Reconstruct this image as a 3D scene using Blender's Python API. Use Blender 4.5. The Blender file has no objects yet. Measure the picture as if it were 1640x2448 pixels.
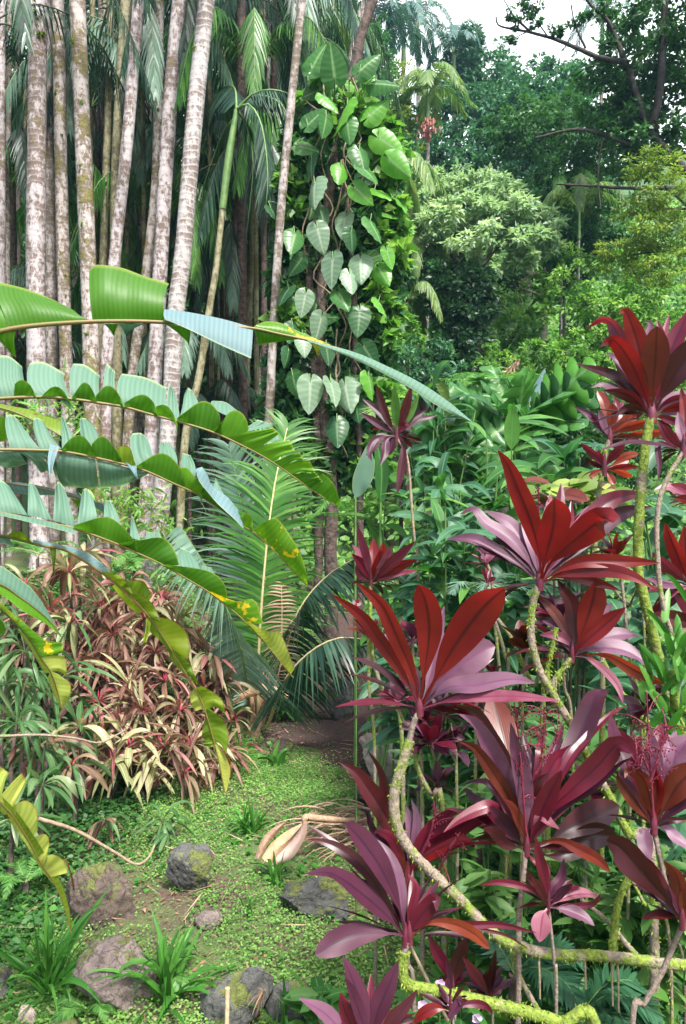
import bpy, math, random
import numpy as np
random.seed(7); RNG = np.random.default_rng(7)
scene = bpy.context.scene
COL = scene.collection
R = math.radians
# ------------------------------------------------------------------ camera
CAMZ = 2.4; F = 1768.0; PITCH = math.atan(74/F)
CAM = np.array([0.0, 0.0, CAMZ])
RT = np.array([1.0, 0, 0]); FW = np.array([0, math.cos(PITCH), -math.sin(PITCH)]); UP = np.array([0, math.sin(PITCH), math.cos(PITCH)])
ZUP = np.array([0, 0, 1.0])
def P(u, v, d):
    return CAM + d*(FW + (u-820)/F*RT - (v-1224)/F*UP)
cd = bpy.data.cameras.new('camera'); cam = bpy.data.objects.new('camera', cd); COL.objects.link(cam)
cam.location = CAM; cam.rotation_euler = (math.pi/2 - PITCH, 0, 0)
cd.sensor_fit = 'VERTICAL'; cd.sensor_height = 36; cd.lens = F/2448*36; cd.clip_start = 0.05; cd.clip_end = 800
scene.camera = cam
def sst(t):
    t = np.clip(t, 0, 1); return t*t*(3-2*t)
def zt(x, y):
    x = np.asarray(x, float); y = np.asarray(y, float)
    b = 1.2*sst((-1.2-x)/1.8)*sst((y-4.5)/5.0)
    b = b + 0.35*sst((-1.5-x)/1.0)*sst((6-y)/2)
    h = np.maximum(0, y-11.5); h = 0.55*h*h/(h+3.0)
    h = np.where(y > 60, 0.55*48.5*48.5/51.5 + 0.1*(y-60), h)
    r = 0.12*np.maximum(0, x-2.2)*sst((y-2)/6)
    n = 0.03*np.sin(2.1*x+0.7*y)+0.03*np.sin(1.3*y-1.7*x+2)+0.015*np.sin(5.3*x+4.1*y)
    return b+h+r+n
def G(u, v, dmax=60):
    lo = 1.0
    for k in range(400):
        d = 1.0*(1.012**k)*1.5
        p = P(u, v, d)
        if p[2] < zt(p[0], p[1]): break
        lo = d
    return P(u, v, lo)
def onground(p): return np.array([p[0], p[1], float(zt(p[0], p[1]))])
# ------------------------------------------------------------------ mesh builder
ORG = {}
class MB:
    def __init__(s): s.v = []; s.f = []; s.m = []; s.t = []; s.n = 0
    def add(s, V, Fq, tint, mat=0):
        V = np.asarray(V, float).reshape(-1, 3); Fq = np.asarray(Fq, int).reshape(-1, 4)
        tint = np.asarray(tint, float).reshape(-1, 3)
        s.v.append(V); s.f.append(Fq+s.n); s.t.append(tint); s.m.append(np.full(len(Fq), mat)); s.n += len(V)
    def build(s, name, mats, parent=None, smooth=True):
        if not s.v:
            s.add(np.zeros((4, 3)), [[0, 1, 2, 3]], np.zeros((4, 3)))
        V = np.concatenate(s.v); Fq = np.concatenate(s.f); T = np.concatenate(s.t); M = np.concatenate(s.m)
        root = ORG.get(parent.name, np.zeros(3)) if parent else np.zeros(3)
        V = V - root
        me = bpy.data.meshes.new(name)
        me.vertices.add(len(V)); me.vertices.foreach_set('co', V.astype(np.float32).ravel())
        me.loops.add(Fq.size); me.loops.foreach_set('vertex_index', Fq.astype(np.int32).ravel())
        me.polygons.add(len(Fq)); me.polygons.foreach_set('loop_start', (np.arange(len(Fq))*4).astype(np.int32))
        me.polygons.foreach_set('material_index', M.astype(np.int32))
        me.polygons.foreach_set('use_smooth', np.full(len(Fq), smooth))
        me.update(calc_edges=True)
        a = me.attributes.new('tint', 'FLOAT_COLOR', 'POINT')
        a.data.foreach_set('color', np.concatenate([T, np.ones((len(T), 1))], 1).astype(np.float32).ravel())
        for m in (mats if isinstance(mats, (list, tuple)) else [mats]): me.materials.append(m)
        o = bpy.data.objects.new(name, me); COL.objects.link(o)
        if parent: o.parent = parent; ORG[o.name] = root
        return o
def thing(name, label, cat, loc, group=None):
    o = bpy.data.objects.new(name, None); COL.objects.link(o); o.location = [float(c) for c in loc]
    o.empty_display_size = 0.1
    ORG[o.name] = np.array(loc, float)
    o['label'] = label; o['category'] = cat
    if group: o['group'] = group
    return o
def tag(o, label=None, cat=None, group=None, kind=None):
    if label: o['label'] = label
    if cat: o['category'] = cat
    if group: o['group'] = group
    if kind: o['kind'] = kind
    return o
def rebase(o, loc):
    """give a single-mesh top-level thing its own origin"""
    loc = np.array(loc, float); me = o.data; n = len(me.vertices); a = np.empty(n*3, np.float32)
    me.vertices.foreach_get('co', a); a = (a.reshape(-1, 3)-loc).astype(np.float32); me.vertices.foreach_set('co', a.ravel()); me.update()
    o.location = [float(c) for c in loc]; return o
def nrm(a):
    a = np.asarray(a, float); l = np.linalg.norm(a, axis=-1, keepdims=True); return a/np.maximum(l, 1e-9)
def spline(pts, n):
    """Catmull-Rom resample of a (k,dim) polyline"""
    p = np.asarray(pts, float)
    if len(p) == 2:
        s = np.linspace(0, 1, n)[:, None]; return p[0]*(1-s)+p[1]*s
    q = np.vstack([2*p[0]-p[1], p, 2*p[-1]-p[-2]])
    seg = np.linalg.norm(np.diff(p, axis=0), axis=1); cum = np.concatenate([[0], np.cumsum(seg)])
    tt = np.linspace(0, cum[-1], n); out = []
    for t in tt:
        i = min(np.searchsorted(cum, t, side='right')-1, len(p)-2); i = max(i, 0)
        f = (t-cum[i])/max(cum[i+1]-cum[i], 1e-9)
        a, b, c, d = q[i], q[i+1], q[i+2], q[i+3]
        out.append(0.5*((2*b)+(-a+c)*f+(2*a-5*b+4*c-d)*f*f+(-a+3*b-3*c+d)*f**3))
    return np.array(out)
def lin(pts, n):
    p = np.asarray(pts, float); seg = np.linalg.norm(np.diff(p, axis=0), axis=1); cum = np.concatenate([[0], np.cumsum(seg)])
    t = np.linspace(0, cum[-1], n); return np.stack([np.interp(t, cum, p[:, k]) for k in range(p.shape[1])], 1)
def tube(mb, pts, rad, n=None, k=8, jit=0.0, mat=0, smoothit=True, tintr=0.5):
    pts = np.asarray(pts, float)
    if n is None: n = max(4, len(pts)*4)
    C = spline(pts, n) if smoothit else lin(pts, n)
    rad = np.interp(np.linspace(0, 1, n), np.linspace(0, 1, len(rad)), rad) if hasattr(rad, '__len__') else np.full(n, rad)
    T = nrm(np.gradient(C, axis=0)); ref = np.array([1.0, 0.1, 0.05]) if abs(T[:, 2]).mean() > .6 else ZUP
    A = nrm(np.cross(T, ref)); B = np.cross(T, A)
    th = np.linspace(0, 2*math.pi, k, endpoint=False)
    rr = rad[:, None]*(1+jit*RNG.uniform(-1, 1, (n, k)))
    rr[0] *= .6 if False else 1
    V = C[:, None]+A[:, None]*(np.cos(th)[None, :, None]*rr[..., None])+B[:, None]*(np.sin(th)[None, :, None]*rr[..., None])
    idx = np.arange(n*k).reshape(n, k); nx = np.roll(idx, -1, axis=1)
    Fq = np.stack([idx[:-1], idx[1:], nx[1:], nx[:-1]], -1).reshape(-1, 4)
    V = V.reshape(-1, 3)
    s = np.repeat(np.linspace(0, 1, n), k)
    t = np.stack([np.full(n*k, tintr), s, np.tile(th/6.283, n)], 1)
    mb.add(V, Fq, t, mat)
    # end caps as fans of quads
    for e, c in ((0, C[0]), (n-1, C[-1])):
        b = idx[e]; Vc = np.vstack([V[b], c[None]])
        Fc = [[i, (i+1) % k, (i+2) % k, k] for i in range(0, k-1, 2)]
        mb.add(Vc, Fc if e else [f[::-1] for f in Fc], np.tile([tintr, float(e > 0), 0], (k+1, 1)), mat)
    return C
def prof(kind, s):
    if kind == 'lance': w = np.sin(np.pi*np.clip(s, 0, 1)**0.8)**0.9
    elif kind == 'strap': w = np.minimum(1, s*8+.35)*np.sqrt(np.clip(1-s**3.0, 0, 1))
    elif kind == 'oval': w = np.sin(np.pi*s**0.9)**0.65
    elif kind == 'ti':      # petiole then broad blade, pointed tip
        x = np.clip((s-0.16)/0.84, 0, 1); w = np.maximum(0.10, (np.sin(np.pi*x**0.95)**0.78)*(1-.15*x)); w = np.where(s > .985, 0.02, w)
    elif kind == 'tir':     # blunter
        x = np.clip((s-0.22)/0.78, 0, 1); w = np.maximum(0.09, np.sin(np.pi*x**1.45)**0.6); w = np.where(s > .99, 0.05, w)
    elif kind == 'needle': w = np.where(s < .1, .6, 1-(s-.1)/.9*.92)
    elif kind == 'round': w = np.sqrt(np.clip(1-(2*s-1)**2, 0, 1))
    else: w = np.ones_like(s)
    return w
def leaves(mb, Pp, D, N, L, W, droop=0.0, kind='lance', ns=5, fold=0.25, rnd=None, mat=0, wave=0.0, two=False):
    Pp = np.atleast_2d(Pp); n = len(Pp); D = nrm(np.broadcast_to(D, (n, 3))); N = np.broadcast_to(N, (n, 3))
    L = np.broadcast_to(L, n).astype(float); W = np.broadcast_to(W, n).astype(float); dr = np.broadcast_to(droop, n).astype(float)
    s = np.linspace(0, 1, ns+1)
    T0 = D[:, None]*np.ones((1, ns+1, 1)) - ZUP*(2*dr[:, None]*s[None])[..., None]
    Tn = nrm(T0)
    step = (L/ns)[:, None, None]
    C = Pp[:, None]+np.concatenate([np.zeros((n, 1, 3)), np.cumsum((Tn[:, 1:]+Tn[:, :-1])/2*step, axis=1)], 1)
    S = nrm(np.cross(Tn, N[:, None]+1e-4)); Nn = np.cross(S, Tn)
    w = (prof(kind, s)[None]*W[:, None]/2)[..., None]
    wv = 0
    if wave: wv = Nn*(np.sin(s*14+RNG.uniform(0, 6, (n, 1)))*wave*W[:, None])[..., None]*prof('oval', s)[None, :, None]
    A = C+S*w+Nn*w*fold+wv; B = C-S*w+Nn*w*fold-wv
    if rnd is None: rnd = RNG.uniform(0, 1, n)
    rnd = np.broadcast_to(rnd, n)
    if two:
        V = np.stack([A, B], 2); cols = 2; bb = np.array([1.0, 1.0])
    else:
        V = np.stack([A, C, B], 2); cols = 3; bb = np.array([1.0, 0, 1.0])
    idx = np.arange(n*(ns+1)*cols).reshape(n, ns+1, cols)
    Fq = np.stack([idx[:, :-1, :-1], idx[:, :-1, 1:], idx[:, 1:, 1:], idx[:, 1:, :-1]], -1).reshape(-1, 4)
    t = np.stack([np.broadcast_to(rnd[:, None, None], V.shape[:3]), np.broadcast_to(s[None, :, None], V.shape[:3]), np.broadcast_to(bb, V.shape[:3])], -1)
    mb.add(V, Fq, t, mat)
def diamonds(mb, Pp, D, N, L, W, rnd=None, fold=0.3, mat=0):
    n = len(Pp); D = nrm(D); S = nrm(np.cross(D, N)); Nn = np.cross(S, D)
    L = np.broadcast_to(L, n)[:, None]; W = np.broadcast_to(W, n)[:, None]
    a = Pp; m = Pp+D*L*.42; b = Pp+D*L-Nn*L*.12
    V = np.stack([a, m+S*W/2+Nn*W*fold*.5, b, m-S*W/2+Nn*W*fold*.5], 1)
    Fq = np.arange(n*4).reshape(n, 4)
    if rnd is None: rnd = RNG.uniform(0, 1, n)
    t = np.stack([np.broadcast_to(np.asarray(rnd)[:, None], (n, 4)), np.tile([0, .5, 1, .5], (n, 1)), np.tile([0, 1., 0, 1.], (n, 1))], -1)
    mb.add(V, Fq, t, mat)
def grid(mb, V, g, b, r, mat=0):
    """V (a,c,3)"""
    a, c = V.shape[:2]; idx = np.arange(a*c).reshape(a, c)
    Fq = np.stack([idx[:-1, :-1], idx[:-1, 1:], idx[1:, 1:], idx[1:, :-1]], -1).reshape(-1, 4)
    t = np.stack([np.full((a, c), r), g, b], -1)
    mb.add(V, Fq, t, mat)
def pathleaf(mb, pts, W, n_ref, kind='ti', fold=0.2, wave=0.0, r=None, mat=0, ns=22, twist=0.0):
    C = spline(pts, ns+1); T = nrm(np.gradient(C, axis=0)); s = np.linspace(0, 1, ns+1)
    N = np.broadcast_to(nrm(n_ref), T.shape)
    S = nrm(np.cross(T, N)); Nn = np.cross(S, T)
    a = twist*s**1.5
    S2 = S*np.cos(a)[:, None]+Nn*np.sin(a)[:, None]; N2 = -S*np.sin(a)[:, None]+Nn*np.cos(a)[:, None]
    # keep the apparent width against the view direction
    vd = nrm(C-CAM)
    proj = np.linalg.norm(S2-vd*np.sum(S2*vd, 1, keepdims=True), axis=1); comp = 1/np.clip(proj, .6, 1)
    w = (prof(kind, s)*W/2*comp)[:, None]
    ph = RNG.uniform(0, 6, 2); cols = []
    bl = np.clip((s-.2)/.2, 0, 1)*np.clip((1-s)/.1, 0, 1)
    for q in (-1, -.6, -.2, 0, .2, .6, 1):
        wv = wave*W*bl*(q*q)*np.sin(s*9+ph[0 if q > 0 else 1])*1.0
        cols.append(C+S2*w*q+N2*w*(abs(q)**1.1)*fold+N2*wv[:, None])
    V = np.stack(cols, 1)
    g = np.broadcast_to(s[:, None], V.shape[:2]); b = np.broadcast_to(np.abs([-1, -.6, -.2, 0, .2, .6, 1.0]), V.shape[:2])
    grid(mb, V, g, b, RNG.uniform() if r is None else r, mat)
# ------------------------------------------------------------------ materials
def newmat(name):
    m = bpy.data.materials.new(name); m.use_nodes = True; nt = m.node_tree; nt.nodes.clear(); return m, nt
def nd(nt, t, **k):
    n = nt.nodes.new(t)
    for a, b in k.items():
        if a in n.inputs.keys() if False else False: pass
        setattr(n, a, b)
    return n
def mixc(nt, fac, a, b, mode='MIX'):
    n = nt.nodes.new('ShaderNodeMix'); n.data_type = 'RGBA'; n.blend_type = mode
    for s, v in ((0, fac), (6, a), (7, b)):
        if hasattr(v, 'is_linked'): nt.links.new(v, n.inputs[s])
        elif s == 0: n.inputs[0].default_value = v
        else: n.inputs[s].default_value = (*v, 1)
    return n.outputs[2]
def mth(nt, op, a, b=None, c=None):
    n = nt.nodes.new('ShaderNodeMath'); n.operation = op
    for i, v in enumerate((a, b, c)):
        if v is None: continue
        if hasattr(v, 'is_linked'): nt.links.new(v, n.inputs[i])
        else: n.inputs[i].default_value = v
    return n.outputs[0]
def ramp(nt, fac, stops):
    n = nt.nodes.new('ShaderNodeValToRGB'); e = n.color_ramp.elements
    while len(e) < len(stops): e.new(0.5)
    for i, (p, c) in enumerate(stops):
        e[i].position = p; e[i].color = (*c, 1) if hasattr(c, '__len__') else (c, c, c, 1)
    nt.links.new(fac, n.inputs[0]); return n.outputs[0]
def noise(nt, scale, detail=3, rough=.55, vec=None, dist=0):
    n = nt.nodes.new('ShaderNodeTexNoise'); n.inputs['Scale'].default_value = scale; n.inputs['Detail'].default_value = detail
    n.inputs['Roughness'].default_value = rough; n.inputs['Distortion'].default_value = dist
    if vec is None:
        g = nt.nodes.new('ShaderNodeNewGeometry'); vec = g.outputs['Position']
    nt.links.new(vec, n.inputs['Vector']); return n.outputs['Fac']
def tintsep(nt):
    a = nt.nodes.new('ShaderNodeAttribute'); a.attribute_name = 'tint'
    s = nt.nodes.new('ShaderNodeSeparateColor'); nt.links.new(a.outputs['Color'], s.inputs[0]); return s.outputs
def finish(nt, col, rough=.5, trans=0, tcol=None, bump=None, bstr=.3, bdist=.01, spec=.5, coat=0):
    p = nt.nodes.new('ShaderNodeBsdfPrincipled')
    nt.links.new(col, p.inputs['Base Color'])
    if hasattr(rough, 'is_linked'): nt.links.new(rough, p.inputs['Roughness'])
    else: p.inputs['Roughness'].default_value = rough
    p.inputs['Specular IOR Level'].default_value = spec
    if coat: p.inputs['Coat Weight'].default_value = coat; p.inputs['Coat Roughness'].default_value = .25
    if bump is not None:
        b = nt.nodes.new('ShaderNodeBump'); b.inputs['Strength'].default_value = bstr; b.inputs['Distance'].default_value = bdist
        nt.links.new(bump, b.inputs['Height']); nt.links.new(b.outputs[0], p.inputs['Normal'])
    o = nt.nodes.new('ShaderNodeOutputMaterial'); out = p.outputs[0]
    if trans:
        t = nt.nodes.new('ShaderNodeBsdfTranslucent'); nt.links.new(tcol if tcol is not None else col, t.inputs[0])
        mx = nt.nodes.new('ShaderNodeMixShader'); mx.inputs[0].default_value = trans
        nt.links.new(p.outputs[0], mx.inputs[1]); nt.links.new(t.outputs[0], mx.inputs[2]); out = mx.outputs[0]
    nt.links.new(out, o.inputs[0])
def leafmat(name, ca, cb, trans=.3, rough=.5, mid=None, tgain=(1.6, 1.8, 1.0), cc=None, veins=0, vstr=.25, spots=None, spec=.28, edge=None, coat=0, patch=0.35, streak=0):
    m, nt = newmat(name); t = tintsep(nt)
    stops = [(0.0, ca), (1.0, cb)] if cc is None else [(0.0, ca), (.55, cb), (1.0, cc)]
    col = ramp(nt, t[0], stops)
    n1 = noise(nt, 9, 3)
    col = mixc(nt, mth(nt, 'MULTIPLY', ramp(nt, n1, [(.35, 0.0), (.7, 1.0)]), patch), col, tuple(c*.55 for c in ca))
    bump = None
    if veins:
        w = mth(nt, 'SINE', mth(nt, 'MULTIPLY', mth(nt, 'SUBTRACT', t[1], mth(nt, 'MULTIPLY', t[2], .12)), veins))
        w = mth(nt, 'MULTIPLY_ADD', w, .5, .5)
        col = mixc(nt, mth(nt, 'MULTIPLY', w, vstr), col, tuple(min(1, c*1.9+.01) for c in cb))
        bump = w
    if streak:
        nn = noise(nt, 14, 2); w = mth(nt, 'SINE', mth(nt, 'ADD', mth(nt, 'MULTIPLY', mth(nt, 'SUBTRACT', t[2], mth(nt, 'MULTIPLY', t[1], .35)), 46), mth(nt, 'MULTIPLY', nn, 7)))
        w = mth(nt, 'MULTIPLY_ADD', w, .5, .5); col = mixc(nt, mth(nt, 'MULTIPLY', w, streak), col, tuple(c*.4 for c in ca)); bump = w
        n9 = noise(nt, 5, 3, .6); col = mixc(nt, mth(nt, 'MULTIPLY', ramp(nt, n9, [(.45, 0.0), (.62, 1.0)]), .45), col, cc or cb)
    if mid:
        col = mixc(nt, ramp(nt, t[2], [(0.0, 1.0), (.16, 0.0)]), col, mid)
    if edge:
        col = mixc(nt, ramp(nt, t[2], [(.92, 0.0), (1.0, 1.0)]), col, edge)
    if spots:
        n2 = noise(nt, spots[0], 4, .7); col = mixc(nt, ramp(nt, n2, [(spots[1], 0.0), (spots[1]+.04, 1.0)]), col, spots[2])
    tc = mixc(nt, 1.0, col, tgain, 'MULTIPLY')
    finish(nt, col, rough, trans, tc, bump=bump, bstr=.25 if veins > 10 else .07, bdist=.004, spec=spec, coat=coat)
    return m
M = {}
# background / generic foliage
M['canopy_dark'] = leafmat('canopy_dark', (.02, .07, .022), (.04, .12, .03), .28, .45, cc=(.07, .18, .045))
M['canopy_mid'] = leafmat('canopy_mid', (.025, .09, .032), (.055, .16, .058), .32, .45, cc=(.12, .26, .09))
M['canopy_pale'] = leafmat('canopy_pale', (.20, .31, .19), (.32, .43, .28), .35, .5, cc=(.46, .54, .40))
M['canopy_yellow'] = leafmat('canopy_yellow', (.08, .14, .025), (.16, .24, .04), .35, .5, cc=(.30, .36, .08))
M['canopy_blue'] = leafmat('canopy_blue', (.03, .095, .05), (.06, .17, .08), .25, .4, cc=(.06, .17, .10))
M['ivy'] = leafmat('ivy', (.06, .16, .03), (.12, .27, .05), .36, .45, cc=(.28, .44, .10))
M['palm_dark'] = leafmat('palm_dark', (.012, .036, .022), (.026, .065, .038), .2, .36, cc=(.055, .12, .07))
M['palm_blue'] = leafmat('palm_blue', (.08, .16, .11), (.13, .22, .16), .28, .38, cc=(.2, .3, .23))
M['palm_green'] = leafmat('palm_green', (.03, .11, .02), (.06, .19, .03), .35, .35, cc=(.13, .28, .05))
M['palm_light'] = leafmat('palm_light', (.08, .16, .05), (.16, .26, .08), .35, .4, cc=(.26, .33, .12))
M['aroid'] = leafmat('aroid', (.035, .11, .03), (.06, .18, .04), .35, .33, mid=(.20, .32, .14), veins=38, vstr=.10, cc=(.13, .36, .03))
M['aroid_pale'] = leafmat('aroid_pale', (.13, .21, .13), (.19, .28, .18), .3, .35, mid=(.34, .40, .30), veins=38, vstr=.14)
M['ginger'] = leafmat('ginger', (.02, .085, .018), (.04, .145, .026), .35, .48, mid=(.10, .22, .06), cc=(.12, .28, .05))
M['ginger_blue'] = leafmat('ginger_blue', (.018, .07, .032), (.035, .12, .055), .3, .45, mid=(.10, .22, .10), cc=(.07, .18, .09))
M['fern'] = leafmat('fern', (.04, .13, .03), (.08, .22, .04), .35, .45, cc=(.14, .30, .07))
M['grass_leaf'] = leafmat('grass_leaf', (.035, .13, .02), (.06, .21, .03), .35, .35, cc=(.13, .32, .06))
M['cover'] = leafmat('cover', (.10, .24, .05), (.19, .37, .085), .42, .6, cc=(.33, .50, .15))
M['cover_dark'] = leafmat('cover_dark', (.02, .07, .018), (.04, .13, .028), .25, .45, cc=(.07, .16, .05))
M['pale_green'] = leafmat('pale_green', (.05, .13, .03), (.09, .21, .05), .4, .45, cc=(.20, .34, .11))
# banana / heliconia
M['banana'] = leafmat('banana', (.035, .12, .008), (.055, .165, .010), .42, .45, veins=.55, vstr=.15, cc=(.10, .24, .012), tgain=(1.6, 1.7, .6), patch=.15, edge=(.20, .26, .04))
M['banana_olive'] = leafmat('banana_olive', (.09, .16, .012), (.14, .22, .015), .42, .4, veins=.55, vstr=.15, cc=(.22, .28, .02), spots=(17, .66, (.10, .045, .01)), tgain=(1.5, 1.5, .6), edge=(.16, .10, .03))
M['banana_spot'] = leafmat('banana_spot', (.07, .18, .010), (.09, .22, .012), .42, .36, veins=.55, vstr=.15, spots=(13, .57, (.55, .38, .02)), tgain=(1.6, 1.7, .6), patch=.15, edge=(.24, .26, .04))
M['banana_yellow'] = leafmat('banana_yellow', (.26, .32, .06), (.36, .38, .08), .4, .5, veins=.55, vstr=.15, spots=(20, .63, (.12, .05, .015)), tgain=(1.4, 1.4, .6), edge=(.28, .17, .04))
M['banana_wax'] = leafmat('banana_wax', (.085, .17, .115), (.115, .21, .15), .28, .6, veins=.55, vstr=.15, tgain=(1.1, 1.2, .9), patch=.15, edge=(.26, .34, .16))
M['banana_blue'] = leafmat('banana_blue', (.10, .17, .18), (.13, .21, .22), .2, .6, veins=.55, vstr=.15, tgain=(1.1, 1.2, 1.0), patch=.15, edge=(.26, .34, .22))
M['banana_brown'] = leafmat('banana_brown', (.16, .075, .03), (.24, .12, .05), .3, .7, veins=2.2, vstr=.2, tgain=(1.2, 1.1, .8))
# ti plants
tg = (1.8, 1.15, .95)
M['tR'] = leafmat('ti_red', (.14, .006, .009), (.20, .009, .012), .42, .36, mid=(.045, .004, .010), tgain=tg, cc=(.21, .018, .014), patch=.5, spec=.5, streak=.32, spots=(34, .735, (.22, .10, .07)))
M['tO'] = leafmat('ti_orange', (.18, .024, .013), (.23, .034, .015), .38, .38, mid=(.08, .01, .01), tgain=tg, cc=(.34, .07, .025), patch=.5, spec=.5, streak=.32)
M['tC'] = leafmat('ti_crimson', (.085, .006, .018), (.13, .009, .026), .34, .32, mid=(.045, .004, .02), tgain=tg, cc=(.17, .015, .035), patch=.5, spec=.5, streak=.32, spots=(34, .735, (.22, .10, .07)))
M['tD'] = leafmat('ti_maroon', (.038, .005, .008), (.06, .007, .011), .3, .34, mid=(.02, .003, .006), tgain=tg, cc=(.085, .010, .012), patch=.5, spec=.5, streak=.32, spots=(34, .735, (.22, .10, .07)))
M['tB'] = leafmat('ti_rust', (.09, .016, .010), (.125, .020, .012), .36, .38, mid=(.04, .006, .006), tgain=tg, cc=(.17, .032, .014), patch=.5, spec=.5, streak=.32)
M['tP'] = leafmat('ti_plum', (.036, .006, .015), (.056, .010, .024), .2, .44, mid=(.025, .005, .02), tgain=(1.6, 1.0, 1.1), cc=(.075, .018, .04), spec=.34, streak=.32, spots=(34, .735, (.22, .10, .07)))
M['tL'] = leafmat('ti_lilac_sheen', (.075, .024, .045), (.105, .036, .065), .2, .42, mid=(.11, .03, .08), tgain=(1.4, .9, 1.1), cc=(.20, .10, .15), spec=.34, patch=.25, streak=.32, spots=(34, .735, (.22, .10, .07)))  # older purple leaves, with the sky's pale sheen painted into the base colour
M['tK'] = leafmat('ti_pink', (.15, .022, .045), (.21, .045, .08), .28, .36, mid=(.15, .02, .05), tgain=(1.4, .9, 1.0), cc=(.34, .14, .18), spec=.4, streak=.32)
M['tG'] = leafmat('ti_green', (.05, .13, .03), (.08, .20, .04), .35, .35, mid=(.10, .08, .04), cc=(.12, .26, .05), streak=.32)
# variegated bank shrubs
M['vb'] = leafmat('variegated_brown', (.12, .055, .045), (.21, .12, .085), .3, .45, mid=(.30, .20, .10), cc=(.24, .22, .12), tgain=(1.5, 1.2, .9), edge=(.12, .025, .03))
M['vp'] = leafmat('variegated_pink', (.22, .06, .07), (.32, .13, .12), .3, .4, mid=(.5, .28, .2), cc=(.46, .38, .26), tgain=(1.5, 1.1, .9), edge=(.14, .02, .04))
M['vc'] = leafmat('variegated_cream', (.18, .21, .08), (.30, .31, .15), .3, .4, mid=(.5, .45, .28), cc=(.42, .37, .22), tgain=(1.3, 1.3, .9), edge=(.16, .05, .05))
M['vg'] = leafmat('variegated_green', (.035, .11, .03), (.07, .17, .055), .3, .4, mid=(.14, .20, .09), cc=(.20, .26, .13), edge=(.12, .05, .05), tgain=(1.5, 1.6, 1))
M['vk'] = leafmat('petiole_crimson', (.30, .02, .06), (.42, .04, .10), .1, .4)
def simple(name, ca, cb, scale=20, rough=.8, bstr=.5, bdist=.01, detail=5):
    m, nt = newmat(name); n = noise(nt, scale, detail, .65)
    finish(nt, ramp(nt, n, [(.35, ca), (.65, cb)]), rough, bump=n, bstr=bstr, bdist=bdist); return m
M['midrib'] = simple('midrib', (.10, .11, .02), (.16, .09, .025), 30, .5, .1)
M['midrib_pale'] = simple('midrib_pale', (.42, .34, .16), (.50, .42, .22), 30, .5, .1)
M['bark_dark'] = simple('bark_dark', (.012, .012, .010), (.05, .035, .028), 14, .85, .8, .03)
M['bark_vine'] = simple('bark_vine', (.02, .03, .012), (.06, .05, .03), 9, .85, .8, .03)
M['bark_fibre'] = simple('bark_fibre', (.025, .018, .016), (.13, .085, .07), 16, .9, .9, .03)
M['twig'] = simple('twig', (.16, .11, .07), (.32, .25, .16), 40, .8)
M['green_stem'] = simple('green_stem', (.06, .14, .03), (.13, .22, .06), 12, .5, .2)
M['ti_petiole'] = simple('ti_petiole', (.06, .008, .018), (.13, .02, .04), 25, .4, .1)
M['fruit_red'] = simple('fruit_red', (.35, .10, .08), (.5, .2, .15), 30, .6)
M['berry'] = simple('berry', (.09, .006, .018), (.16, .014, .035), 60, .4)
M['straw'] = simple('straw', (.30, .17, .10), (.50, .33, .22), 50, .8)
M['spathe'] = simple('spathe', (.62, .34, .18), (.78, .55, .34), 14, .6, .3)
M['spathe_in'] = simple('spathe_in', (.55, .36, .30), (.72, .52, .44), 10, .7, .3)
M['cut_wood'] = simple('cut_wood', (.42, .30, .18), (.58, .44, .28), 40, .8)
M['petal_white'] = simple('petal_white', (.75, .6, .6), (.8, .75, .75), 60, .6)
M['petal_pink'] = simple('petal_pink', (.55, .35, .6), (.7, .45, .7), 60, .6)
M['petal_red'] = simple('petal_red', (.6, .02, .04), (.7, .04, .06), 60, .6)
M['dead_leaf'] = leafmat('dead_leaf', (.16, .08, .04), (.28, .16, .09), .2, .7, cc=(.45, .32, .2), tgain=(1, 1, 1))
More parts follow.
